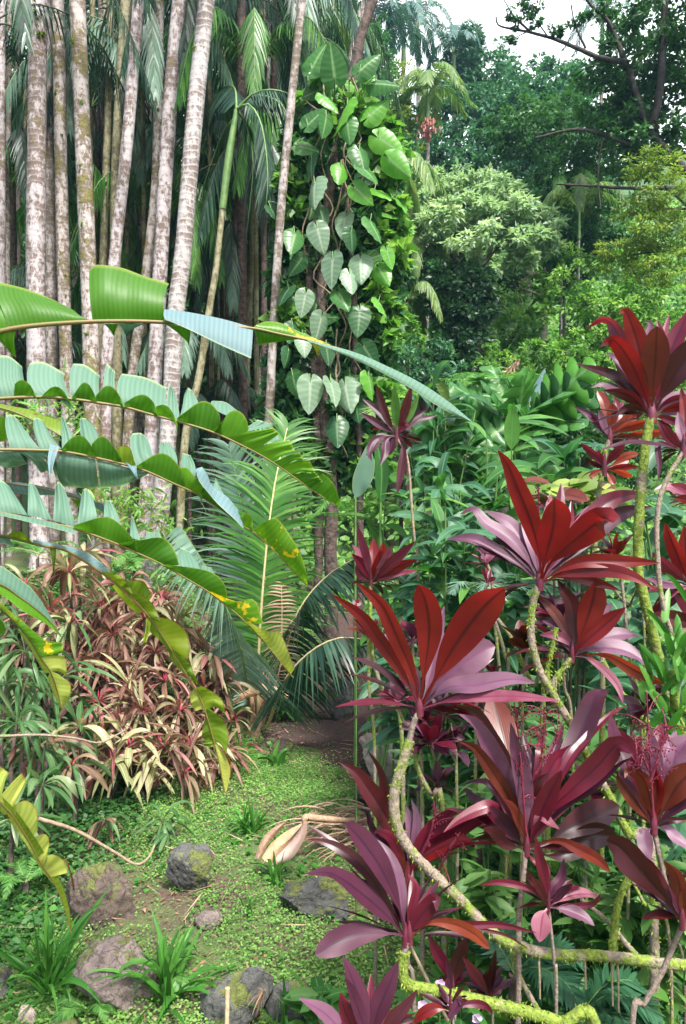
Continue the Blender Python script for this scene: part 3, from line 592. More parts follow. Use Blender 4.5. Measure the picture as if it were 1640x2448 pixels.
palm_crown(760, -90, 15, 1.4, 8, 'blue green palm fronds at the top edge left of the sky', pb_, lf=.6, hang=.9, trunkmat='pbark_brown')
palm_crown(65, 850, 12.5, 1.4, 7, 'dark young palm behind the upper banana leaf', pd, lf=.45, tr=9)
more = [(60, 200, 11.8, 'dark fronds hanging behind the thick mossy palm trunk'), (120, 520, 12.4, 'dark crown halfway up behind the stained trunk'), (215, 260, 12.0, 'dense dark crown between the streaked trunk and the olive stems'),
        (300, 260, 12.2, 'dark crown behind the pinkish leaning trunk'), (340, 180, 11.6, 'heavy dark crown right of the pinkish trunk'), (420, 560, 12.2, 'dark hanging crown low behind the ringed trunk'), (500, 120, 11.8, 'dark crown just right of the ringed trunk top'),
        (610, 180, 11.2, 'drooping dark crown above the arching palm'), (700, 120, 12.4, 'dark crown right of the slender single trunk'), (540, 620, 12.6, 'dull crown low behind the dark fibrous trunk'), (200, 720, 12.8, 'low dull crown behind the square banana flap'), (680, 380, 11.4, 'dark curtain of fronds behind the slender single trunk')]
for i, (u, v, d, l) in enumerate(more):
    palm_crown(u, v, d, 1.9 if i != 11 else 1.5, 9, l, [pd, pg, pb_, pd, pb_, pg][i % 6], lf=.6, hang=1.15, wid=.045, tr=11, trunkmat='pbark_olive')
# arching slender palm with green crownshaft
def arching_palm():
    p = [P(*q) for q in [(566, 262, 9.2), (548, 370, 9.2), (532, 500, 9.2), (517, 640, 9.2), (502, 730, 9.2), (476, 900, 9.2), (440, 1080, 9.2)]]
    b = onground(p[-1]+(p[-1]-p[-2])*.6); root = thing('palm_tree', 'slim palm with green crownshaft and fronds arching to the right', 'palm tree', b)
    mb = MB(); tube(mb, p[2:]+[b-ZUP*.1], [.036, .05, .055], n=40, k=9, jit=.03); mb.build('trunk', M['pbark_olive'], root)
    mb = MB(); tube(mb, p[:3], [.030, .05, .045], n=16, k=9); mb.build('crownshaft', M['green_stem'], root)
    for pts, sc in (([(566, 262, 9.2), (610, 222, 9.1), (670, 218, 9.0), (720, 250, 8.95), (745, 350, 8.9), (742, 430, 8.9)], .55),
                ([(566, 262, 9.2), (600, 232, 9.3), (650, 235, 9.4), (688, 280, 9.4), (700, 400, 9.4)], .6),
                ([(566, 262, 9.2), (595, 250, 9.0), (625, 300, 8.9), (640, 420, 8.8), (630, 560, 8.8)], .55),
                ([(562, 262, 9.2), (590, 300, 9.5), (605, 400, 9.5), (590, 560, 9.5)], .5),
                ([(566, 262, 9.2), (560, 210, 9.6), (530, 215, 10.2), (500, 300, 10.4)], .45)):
        mb = MB(); frond(mb, [P(*q) for q in pts], sc, .034, 52, hang=1.0, droop=.5, rr=.018); mb.build('frond', [pd, M['green_stem']], root)
arching_palm()
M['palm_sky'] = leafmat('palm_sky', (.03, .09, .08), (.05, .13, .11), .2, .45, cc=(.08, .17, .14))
# feather palms standing against the hill and sky
def hill_palm(u, v, d, L, n, label, mat, tr=9, up=.55, hang=.35, lf=.55, fruit=False, trunkmat='pbark_brown', shaft=True, base_v=None):
    root = palm_crown(u, v, d, L, n, label, mat, tr=tr, up=up, hang=hang, lf=lf, wid=.075, nl=34, trunkmat=trunkmat, group=None)
    c = P(u, v, d)
    if shaft:
        mb = MB(); tube(mb, [c-ZUP*.05, c-ZUP*L*.55], [pxr(tr*.5, d), pxr(tr*.75, d)], n=6, k=8); mb.build('crownshaft', M['green_stem'], root)
    if fruit:
        mb = MB(); cc = P(u-4, v+75, d-.2)
        for i in range(70):
            q = cc+RNG.normal(0, 1, 3)*np.array([.16, .16, .15]); tube(mb, [q, q-ZUP*.10], [.035, .03], n=3, k=5)
        for i in range(12):
            tube(mb, [P(u, v+50, d), cc+RNG.normal(0, .14, 3)], [.015, .008], n=4, k=4)
        mb.build('fruit_cluster', M['fruit_red'], root)
    return root
hill_palm(1023, 232, 24, 1.5, 11, 'pale feather palm with a red fruit bunch against the dark hill', pl, tr=10, fruit=True, up=.42, hang=.3)
hill_palm(965, 95, 32, 1.9, 11, 'blue palm silhouetted against the sky, left of the bushy treetop', M['palm_sky'], up=.6, hang=.15)
hill_palm(1000, 70, 36, 2.2, 11, 'tall dark blue palm crown touching the white sky', M['palm_sky'], up=.6, hang=.15)
hill_palm(1085, 130, 33, 1.7, 10, 'small blue palm beside the bushy treetop', M['palm_sky'], up=.6, hang=.15)
hill_palm(905, 60, 30, 1.7, 10, 'blue palm fronds just right of the leaning trunk top', M['palm_sky'], up=.6, hang=.15)
hill_palm(1005, 640, 17, 1.2, 8, 'bright green understory palm left of the dark vine trunk', pl, tr=8, up=.35, hang=.7, lf=.4, trunkmat='bark_fibre')
hill_palm(975, 720, 16, 1.1, 7, 'lower understory palm with yellowish fronds', pl, tr=8, up=.3, hang=.9, lf=.4, trunkmat='bark_fibre')
hill_palm(1385, 500, 18, 1.3, 7, 'small light palm lit against the dark wood at right', pl, tr=6, up=.45, hang=.6, lf=.4)
hill_palm(1345, 470, 19, 1.2, 6, 'green palm fronds just above the lit small palm', pg, tr=6, up=.5, hang=.4, lf=.4)
hill_palm(930, 430, 15, 1.5, 6, 'cream green palm frond fan beside the vine leaves', pl, tr=7, up=.3, hang=.8, lf=.5)
hill_palm(1440, 60, 40, 2.6, 10, 'hazy blue palm showing through the branches at upper right', M['palm_sky'], up=.6, hang=.15)
# ================================================================== trees of the hillside
def tree(name, label, cat, blobs, mat, L, dens=1.0, limbs=(), bark='bark_vine', clump=.16, group=None, up=.8, aspect=.5, bottom=-1.0, trunk_from=None, core=.18, flat=.6):
    """blobs: (u, v, dist, ru, rv[, rdepth px]) in photo px, limbs: ([(u,v,d)...], r0px, r1px)"""
    b0 = blobs[0]; c0 = P(b0[0], b0[1], b0[2]); tf = trunk_from or (b0[0], b0[2])
    g = onground(P(tf[0], b0[1], tf[1])); root = thing(name, label, cat, g, group)
    mb = MB(); tb = MB()
    for b in blobs:
        u, v, d, ru, rv = b[:5]; c = P(u, v, d); r = np.array([pxr(ru, d), pxr(b[5] if len(b) > 5 else ru*.8, d), pxr(rv, d)])
        area = ru*rv*3.14; n = int(dens*8.0*area*(d/F)**2/(L*L*aspect)); n = max(150, min(n, 30000))
        blob(mb, c, r, n, L, clump=clump, up=up, aspect=aspect, bottom=bottom, core=core, flat=flat)
    mb.build('crown', mat, root)
    if limbs is not None:
        if not limbs:
            h = c0[2]-g[2]
            tube(tb, [g-ZUP*.2, g*.6+c0*.4+np.array([.02*h, 0, 0]), c0], [.045*h*.4+.06, .05], n=14, k=8, jit=.1)
            for b in blobs[1:]:
                tube(tb, [g*.35+c0*.65, P(*b[:3])], [.05*h*.2+.03, .02], n=8, k=6, jit=.1)
        for pts, r0, r1 in limbs:
            q = [P(*a) for a in pts]; d = pts[0][2]; tube(tb, q, [pxr(r0, d), pxr(r1, d)], n=len(q)*5, k=7, jit=.12)
        tb.build('trunk', M[bark], root)
    return root
# far wooded wall, individual trees on the slope
far = [(-120, 260, 26, 260, 300, 'canopy_dark'), (160, 180, 24, 240, 330, 'canopy_dark'), (330, 480, 20, 200, 260, 'canopy_dark'), (520, 200, 22, 220, 300, 'canopy_mid'),
       (80, 640, 19, 230, 260, 'canopy_dark'), (600, 560, 19, 190, 260, 'canopy_dark'), (700, 250, 26, 160, 260, 'canopy_mid'),
       (450, 800, 17, 220, 200, 'canopy_dark'), (150, 930, 16, 240, 170, 'canopy_dark'), (640, 860, 16, 160, 180, 'canopy_dark')]
farlab = ['dark leafy tree far behind the left edge of the grove', 'tall dark tree behind the mossy palm trunk', 'dark tree behind the pinkish leaning trunk', 'greenish tree far behind the ringed trunk top',
          'dark understory tree behind the leftmost trunks', 'dark tree behind the fibrous palm trunk', 'tree filling the back between slender trunk and vine', 'low dark thicket tree behind the slanting trunk', 'low thicket tree behind the lower left trunks', 'low dark tree left of the vine foot']
for i, (u, v, d, ru, rv, m) in enumerate(far):
    tree('broadleaf_tree', farlab[i], 'tree', [(u, v, d, ru, rv), (u+ru*.4, v-rv*.3, d+1, ru*.6, rv*.6)], M[m], .22, .9, group='dark trees behind the palm grove')
tree('broadleaf_tree', 'vine covered yellow green tree left of the sky gap', 'tree', [(860, 190, 27, 75, 150), (905, 330, 25, 75, 120), (820, 90, 28, 60, 100), (880, 90, 29, 45, 50), (945, 400, 23, 60, 90)], M['canopy_mid'], .17, 1.1, clump=.2)
tree('broadleaf_tree', 'light green creeper draped tree behind the vine leaves', 'tree', [(930, 250, 30, 50, 110), (960, 330, 24, 45, 90), (880, 420, 22, 60, 120)], M['canopy_yellow'], .16, .9, clump=.2)
tree('broadleaf_tree', 'round bushy treetop standing highest against the white sky', 'tree', [(1140, 150, 34, 70, 66), (1180, 205, 33, 80, 65), (1095, 200, 34, 60, 65), (1125, 100, 34, 36, 36)], M['canopy_blue'], .24, 1.2, clump=.22)
tree('broadleaf_tree', 'dark broad tree behind the red fruited palm', 'tree', [(1130, 320, 29, 130, 110), (1010, 400, 28, 80, 110), (1200, 400, 27, 120, 100), (1080, 260, 29, 70, 60), (1060, 430, 26, 110, 80)], M['canopy_blue'], .24, 1.1, clump=.16)
tree('broadleaf_tree', 'mid green tree on the skyline right of the bushy treetop', 'tree', [(1260, 225, 30, 100, 70), (1350, 205, 30, 80, 60), (1230, 290, 28, 110, 90), (1330, 260, 27, 110, 80)], M['canopy_blue'], .22, 1.1, clump=.18)
tree('broadleaf_tree', 'shaded tree in the middle of the wooded slope', 'tree', [(1300, 380, 25, 130, 100), (1210, 470, 25, 110, 80), (1380, 460, 22, 110, 90), (1310, 300, 26, 110, 80)], M['canopy_blue'], .19, 1.1, clump=.15)
tree('broadleaf_tree', 'dark wood between the small lit palm and the pale domed tree', 'tree', [(1340, 600, 20, 110, 110), (1400, 560, 19, 110, 90), (1290, 540, 21, 60, 90)], M['canopy_mid'], .17, 1.2, clump=.16)
# big dark glossy leaved tree at upper right with branching trunk
tree('spreading_tree', 'big dark tree with black forked branches at the upper right', 'tree',
     [(1560, 90, 15, 130, 120), (1500, 200, 15.5, 130, 100), (1600, 270, 15, 120, 110), (1420, 290, 18, 120, 90), (1390, 400, 19, 120, 60), (1300, 300, 20, 90, 70), (1520, 350, 15, 110, 70), (1230, 330, 21, 80, 60), (1610, 20, 14, 110, 90), (1490, 60, 16, 50, 45)],
     M['canopy_dark'], .13, 1.0,
     limbs=[([(1850, 900, 14.5), (1760, 560, 14.5), (1660, 430, 14.5), (1575, 340, 14.5), (1540, 280, 14.6), (1497, 150, 14.8), (1455, 60, 15)], 15, 6),
            ([(1560, 310, 14.5), (1580, 190, 14.3), (1585, 60, 14.2), (1600, -60, 14.1)], 11, 5),
            ([(1500, 150, 14.6), (1440, 140, 14.8), (1390, 120, 15), (1330, 95, 15.2), (1270, 78, 15.4), (1195, 62, 15.5), (1186, 40, 15.5)], 7, 2),
            ([(1490, 140, 14.8), (1460, 60, 14.9), (1420, 20, 15), (1380, -30, 15)], 6, 3),
            ([(1400, 115, 15), (1375, 60, 15), (1365, 10, 15)], 3, 1.5),
            ([(1270, 78, 15.4), (1230, 40, 15.4), (1205, 0, 15.4)], 3, 1.2), ([(1310, 88, 15.3), (1290, 60, 15.3), (1265, 30, 15.3)], 2, 1),
            ([(1660, 430, 14.5), (1560, 370, 14.8), (1460, 330, 15), (1380, 310, 15.3), (1280, 330, 15.6)], 8, 3),
            ([(1680, 450, 14.5), (1500, 450, 14.8), (1420, 445, 15), (1330, 440, 15.2)], 6, 2), ([(1440, 330, 15), (1430, 420, 14.9), (1436, 500, 14.8)], 2.5, 1.5)],
     bark='bark_dark', clump=.2, aspect=.55, trunk_from=(1850, 14.5))
# leaf tufts at the twig ends against the sky, one part-sized tree limb further out
tree('leafy_branch', 'dark leaf tufts on bare twigs against the white sky', 'branch',
     [(1215, 35, 15.4, 16, 14), (1240, 60, 15.4, 14, 12), (1262, 28, 15.4, 18, 18), (1285, 18, 15.3, 20, 16), (1278, 48, 15.3, 14, 14), (1322, 70, 15.2, 12, 12), (1232, 90, 15.4, 14, 9), (1375, 45, 15, 16, 14), (1400, 38, 15, 12, 10), (1250, -2, 15.4, 22, 12), (1340, 80, 15.2, 8, 8)],
     M['canopy_dark'], .085, .9, limbs=[([(1262, 75, 15.4), (1235, 88, 15.4), (1225, 92, 15.4)], 1.5, .8)], bark='bark_dark', clump=.5, trunk_from=(1262, 15.4))
# pale domed tree
tree('domed_tree', 'pale grey green domed tree with feathery layered leaves', 'tree',
     [(1040, 455, 17.4, 90, 45), (1130, 470, 16.9, 100, 50), (1010, 520, 16.9, 80, 55), (1100, 540, 16.4, 110, 60), (1200, 520, 16.4, 95, 60), (1260, 560, 16.4, 70, 70), (1170, 590, 15.9, 110, 50), (1290, 610, 16.2, 50, 55), (1240, 640, 16.0, 60, 45), (1050, 590, 16.4, 80, 45)],
     M['canopy_pale'], .17, 1.5, limbs=[([(1130, 960, 15.9), (1135, 800, 16.0), (1120, 690, 16.2), (1090, 560, 16.7)], 20, 8), ([(1120, 690, 16.2), (1180, 600, 16.4), (1240, 560, 16.4)], 8, 3), ([(1110, 650, 16.3), (1050, 560, 16.8), (1010, 500, 16.9)], 8, 3)],
     clump=.22, flat=.32, up=1.3, aspect=.45, bottom=-.25, trunk_from=(1130, 15.9))
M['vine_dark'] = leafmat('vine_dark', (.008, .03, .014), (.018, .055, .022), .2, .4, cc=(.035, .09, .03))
# vine-hung dark columns below it
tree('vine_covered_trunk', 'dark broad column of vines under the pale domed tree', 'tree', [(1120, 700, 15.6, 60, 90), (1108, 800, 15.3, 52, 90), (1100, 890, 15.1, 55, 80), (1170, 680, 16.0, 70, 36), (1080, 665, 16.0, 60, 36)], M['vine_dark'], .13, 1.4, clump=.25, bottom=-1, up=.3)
tree('vine_covered_trunk', 'slimmer green vine column left of the dark broad one', 'tree', [(1040, 700, 15.9, 24, 90), (1046, 850, 15.4, 24, 90), (1036, 620, 16.2, 28, 50)], M['canopy_mid'], .12, 1.2, clump=.3, up=.3)
tree('vine_covered_trunk', 'light green creeper curtain right of the dark column', 'tree', [(1200, 720, 19, 50, 60), (1240, 790, 18, 60, 50), (1290, 700, 19, 50, 60)], M['ivy'], .14, 1.0, clump=.2, up=.4)
tree('broadleaf_tree', 'ivy smothered tree directly behind the topmost red shrub', 'tree', [(1400, 720, 16, 110, 110), (1480, 800, 15, 120, 110), (1560, 700, 15, 110, 120), (1390, 850, 14.5, 90, 80), (1500, 930, 13.5, 130, 80)], M['ivy'], .12, .8, clump=.16)
tree('yellow_green_bush', 'yellow green feathery bush reaching in at the right edge', 'bush', [(1560, 400, 11.5, 70, 40), (1610, 470, 11.3, 80, 60), (1540, 500, 11.6, 60, 40), (1580, 560, 11.4, 90, 50), (1500, 600, 11.8, 70, 35), (1600, 650, 11.2, 80, 50), (1470, 640, 11.9, 50, 30)],
     M['canopy_yellow'], .075, .75, clump=.28, flat=.3, up=1.2, bottom=-.5, aspect=.4, trunk_from=(1900, 11.5),
     limbs=[([(1900, 900, 11.5), (1760, 620, 11.5), (1650, 500, 11.5), (1560, 420, 11.6)], 8, 2), ([(1760, 620, 11.5), (1620, 600, 11.5), (1500, 610, 11.7)], 4, 1.5), ([(1650, 500, 11.5), (1590, 500, 11.5), (1530, 510, 11.6)], 3, 1)])
tree('leafy_shrub', 'sunlit light green shrub on the slope left of the vine columns', 'shrub', [(930, 800, 15, 70, 60), (900, 870, 14.5, 60, 60), (980, 830, 15, 50, 50), (905, 740, 15.5, 40, 40)], M['ivy'], .10, 1.1, clump=.2)
tree('leafy_shrub', 'dark green shrub in front of the sunlit slope', 'shrub', [(1010, 850, 14, 70, 45), (1060, 900, 13.5, 70, 40), (975, 890, 13.5, 50, 40)], M['canopy_blue'], .10, 1.2, clump=.2)
tree('leafy_shrub', 'bright shrub on the ivy slope below the light curtain', 'shrub', [(1200, 880, 15, 70, 40), (1290, 860, 15, 70, 45), (1150, 830, 16, 40, 40)], M['ivy'], .10, 1.0, clump=.2)
tree('leafy_shrub', 'dark fine leaved shrub behind the lobed leaves at right', 'shrub', [(1370, 980, 9.5, 80, 70), (1440, 1020, 9, 90, 70), (1320, 1050, 9.5, 70, 60), (1500, 1080, 8.5, 100, 80)], M['canopy_dark'], .06, 1.3, clump=.22)
# bare pale twigs
def twigs():
    r = thing('bare_branch', 'pale bare forked twigs hanging below the domed tree', 'branch', P(1195, 690, 17.5)); mb = MB()
    for pts in ([(1200, 640), (1190, 700), (1192, 720), (1175, 740)], [(1192, 715), (1205, 735), (1215, 745)], [(1215, 660), (1240, 685), (1275, 700), (1300, 706)], [(1285, 650), (1250, 670), (1235, 700), (1250, 740)]):
        tube(mb, [P(u, v, 17.5) for u, v in pts], [.03, .012], n=12, k=5, jit=.1)
    mb.build('twig', M['twig'], r)
    r = thing('dry_plume', 'dry pinkish brown seed plume standing on the ivy slope', 'plume', P(1205, 930, 13)); mb = MB(); mt = MB()
    C = tube(mt, [P(1205, 930, 13), P(1215, 890, 13), P(1238, 862, 13)], [.012, .006], n=16, k=5)
    n = 160; k = RNG.integers(3, 16, n); D = RNG.normal(0, .5, (n, 3))+np.array([-.2, -.1, -.5]); leaves(mb, C[k], D, RNG.normal(0, 1, (n, 3)), .14, .02, .6, 'lance', 3, two=True)
    mt.build('stalk', M['twig'], r); mb.build('plume', M['straw_leaf'], r)
twigs()
# ================================================================== climbing vine with big heart shaped leaves
M['aroid_dark'] = leafmat('aroid_dark', (.02, .07, .025), (.035, .11, .03), .3, .35, mid=(.12, .2, .1), veins=38, vstr=.1, cc=(.06, .16, .04))
def vine():
    d = 8.8; base = onground(P(800, 1100, d)); root = thing('climbing_vine', 'tall tree stem wrapped in big heart shaped vine leaves', 'climbing vine', base)
    mb = MB()
    for pts, r in (([(905, -40), (870, 60), (850, 150), (815, 300), (790, 450), (775, 600), (765, 800), (775, 1000), (790, 1150)], 14), ([(800, 300), (830, 500), (845, 700), (850, 900), (860, 1100)], 8), ([(770, 400), (740, 600), (745, 800), (760, 1050)], 10)):
        q = [P(u, v, d) for u, v in pts]; q.append(onground(q[-1])-ZUP*.1); tube(mb, q, [pxr(r, d)*.8, pxr(r, d)*1.2], n=40, k=8, jit=.18)
    mb.build('trunk', M['bark_fibre'], root)
    mb = MB()
    for i in range(13):
        u0 = RNG.uniform(730, 870); v0 = RNG.uniform(150, 900); q = [P(u0, v0, d-.1)]
        for k in range(5): q.append(P(u0+RNG.normal(0, 14), v0+50*(k+1), d-RNG.uniform(.05, .3)))
        tube(mb, q, [.012, .007], n=16, k=4)
    mb.build('aerial_roots', M['twig'], root)
    L = []   # u, v (leaf attachment), size px, tip angle deg (0 = straight down, + = right), colour
    big = [(800, 185, 95, 180, 'g'), (745, 165, 85, 150, 'g'), (860, 170, 80, 160, 'g'), (830, 250, 90, -30, 'y'), (895, 200, 80, 70, 'g'), (905, 330, 90, 60, 'y'), (930, 380, 85, 25, 'y'), (880, 280, 80, 110, 'y'),
           (752, 440, 92, 3, 'p'), (858, 360, 80, 0, 'g'), (830, 290, 70, -10, 'g'), (780, 280, 70, 20, 'g'), (775, 230, 70, 60, 'y'), (705, 560, 75, -15, 'g'), (758, 545, 78, 0, 'p'), (825, 520, 72, 5, 'p'), (885, 530, 75, 12, 'g'),
           (795, 620, 88, 5, 'p'), (862, 620, 85, 0, 'p'), (835, 655, 70, 0, 'p'), (730, 705, 68, 0, 'p'), (768, 760, 75, -5, 'p'), (860, 745, 80, 0, 'd'), (725, 808, 62, 10, 'p'), (810, 700, 70, 10, 'g'), (905, 640, 70, 15, 'y'),
           (742, 915, 92, 0, 'p'), (790, 915, 80, 5, 'p'), (825, 920, 95, -3, 'p'), (700, 900, 70, -10, 'g'), (805, 1010, 80, 0, 'd'), (690, 690, 60, -20, 'd'), (850, 450, 70, 40, 'y'), (895, 455, 70, 30, 'y'), (840, 555, 65, 5, 'd'),
           (700, 780, 60, 0, 'd'), (870, 830, 75, 10, 'd'), (850, 960, 70, 0, 'd'), (905, 720, 60, 20, 'y'), (925, 600, 55, 25, 'y'), (765, 500, 60, 10, 'd'), (720, 620, 60, -20, 'd'), (880, 900, 70, 15, 'y'), (780, 830, 60, 0, 'd'), (690, 840, 55, -10, 'd'),
           (735, 300, 70, 150, 'g'), (715, 350, 60, 100, 'g'), (815, 400, 65, 0, 'y'), (865, 400, 70, 45, 'g'), (745, 380, 60, -20, 'd')]
    for i in range(150):
        v = RNG.uniform(170, 1080); w = 105+25*math.sin(v*.013+1); u = 800+RNG.uniform(-1, 1)*w*(1.2 if v > 450 else .8)
        L.append((u, v, RNG.choice([RNG.uniform(30, 50), RNG.uniform(45, 78)]), RNG.normal(5, 38)+(30 if u > 860 else 0), ('y' if u > 830 and RNG.uniform() < .6 else ('d' if RNG.uniform() < .45 else 'g')), d-.05+RNG.uniform(-.05, .35)))
    for b in big: L.append((*b, d-RNG.uniform(.25, .5)))
    st = MB()
    for (u, v, sz, ang, c, dd) in L:
        a = math.radians(ang); a += RNG.normal(0, .2); D = np.array([math.sin(a), -RNG.uniform(.05, .6), -math.cos(a)]); N = nrm(np.array([RNG.normal(0, .8), -1, RNG.uniform(-.3, 1.6)]))
        if abs(ang) > 90: N = nrm(np.array([RNG.normal(0, .3), -1, .3])); D[1] *= .4
        mb = MB(); l = pxr(sz*.98, dd); p0 = P(u, v, dd)
        cordate(mb, p0, D, N, l*.86, l*.74, cup=RNG.uniform(-.05, .22), bend=RNG.uniform(.1, .35), r={'g': RNG.uniform(.1, .6), 'y': RNG.uniform(.8, 1), 'd': RNG.uniform(0, .3), 'p': RNG.uniform(0, 1)}[c])
        mb.build('leaf', M['aroid_pale'] if c == 'p' else (M['aroid_dark'] if c == 'd' else M['aroid']), root)
        tube(st, [P(800+(u-800)*.45, v+sz*.5, d), p0+np.array([0, .05, .10]), p0], [.010, .006], n=8, k=4)
    st.build('leaf_stalks', M['green_stem'], root)
    fb = MB()
    for (u, v, ru, rv) in ((790, 420, 70, 120), (800, 620, 100, 120), (770, 800, 100, 110), (800, 960, 110, 110), (700, 640, 45, 110), (880, 560, 45, 120), (700, 900, 55, 110), (880, 860, 60, 120), (800, 1080, 130, 80), (690, 1010, 60, 60), (905, 420, 40, 110), (915, 680, 40, 110), (860, 1010, 80, 90), (720, 400, 35, 100)):
        blob(fb, P(u, v, d+.35), np.array([pxr(ru, d), .35, pxr(rv, d)]), 2200, .12, clump=.3, aspect=.7, up=.4)
    fb.build('small_leaves', M['canopy_mid'], root)
    fb = MB()
    for (u, v, ru, rv) in ((915, 360, 35, 70), (925, 480, 40, 80), (920, 620, 40, 90), (900, 760, 45, 80), (690, 480, 25, 80), (885, 960, 60, 80), (700, 760, 35, 70), (770, 260, 50, 70), (850, 300, 40, 60), (870, 1090, 70, 60), (740, 1110, 60, 50)):
        blob(fb, P(u, v, d+.15), np.array([pxr(ru, d), .3, pxr(rv, d)]), 700, .15, clump=.35, aspect=.75, up=.4)
    fb.build('young_leaves', M['ivy'], root)
vine()
# ================================================================== bananas (heliconia) at left
BD = {}
def seglist(mb, depth, segs):
    """segs: (colour index, [rows of (u, v) or (u, v, extra depth)], bulge, depth offset at the outer edge)"""
    for sg in segs:
        mi, rows, bulge, do = sg[0], sg[1], sg[2] if len(sg) > 2 else .02, sg[3] if len(sg) > 3 else 0.0
        nc = 14; nr = 9; R_ = np.array([lin([(q[0], q[1]) for q in r], nc) if len(r) < 3 else spline([(q[0], q[1]) for r_ in [r] for q in r_], nc) for r in rows])
        t = np.linspace(0, len(rows)-1, nr); pu = np.zeros((nr, nc, 2))
        for j in range(nc):
            pu[:, j] = spline(R_[:, j], nr) if len(rows) > 2 else lin(R_[:, j], nr)
        pu[:, :, :] += 0
        a = np.linspace(0, 1, nr); V = np.zeros((nr, nc, 3)); ph = RNG.uniform(0, 6)
        Lp = np.linalg.norm(R_[0, -1]-R_[0, 0])
        for i in range(nr):
            for j in range(nc):
                u, v = pu[i, j]; dd = depth(u)+do*a[i]**1.3-bulge*.5*math.sin(math.pi*a[i])+.006*math.sin(j*.7+ph*2)*a[i]+.004*math.sin(j*1.1+ph)*a[i]
                V[i, j] = P(u, v, dd)
        g = np.broadcast_to(np.linspace(0, Lp, nc)[None]*1.0+ph, (nr, nc)); b = np.broadcast_to(a[:, None], (nr, nc))
        grid(mb, V, g, b, RNG.uniform(), mi)
def banana_leaf(root, name, mid, depth, segs, mats, label=None, r=(11, 3), rm='midrib'):
    mb = MB(); seglist(mb, depth, segs); o = mb.build('leaf', mats, root)
    if label: o['label'] = label
    m2 = MB(); q = [P(u, v, depth(u)-.004) for u, v in mid]; d0 = depth(mid[0][0])
    tube(m2, q, [pxr(r[0]/2, d0), pxr(r[1]/2, d0)], n=len(mid)*5, k=8); m2.build('midrib', M[rm], o)
    return o
def crescent(c, base, outer, bulge=.010, do=-.02, k=.5):
    """leaf piece folded up from the midrib: base row on the rib, a middle row, the free edge"""
    b = np.array(spline(base, 8)); o = np.array(spline(outer, 8)); m = b*.45+o*.55
    return (c, [[tuple(x) for x in b], [tuple(x) for x in m], [tuple(x) for x in o]], bulge, do)
G_, W_, B_, O_, Y_, S_ = 0, 1, 2, 3, 4, 5
BM = [M['banana'], M['banana_wax'], M['banana_blue'], M['banana_olive'], M['banana_yellow'], M['banana_spot'], M['banana_brown']]
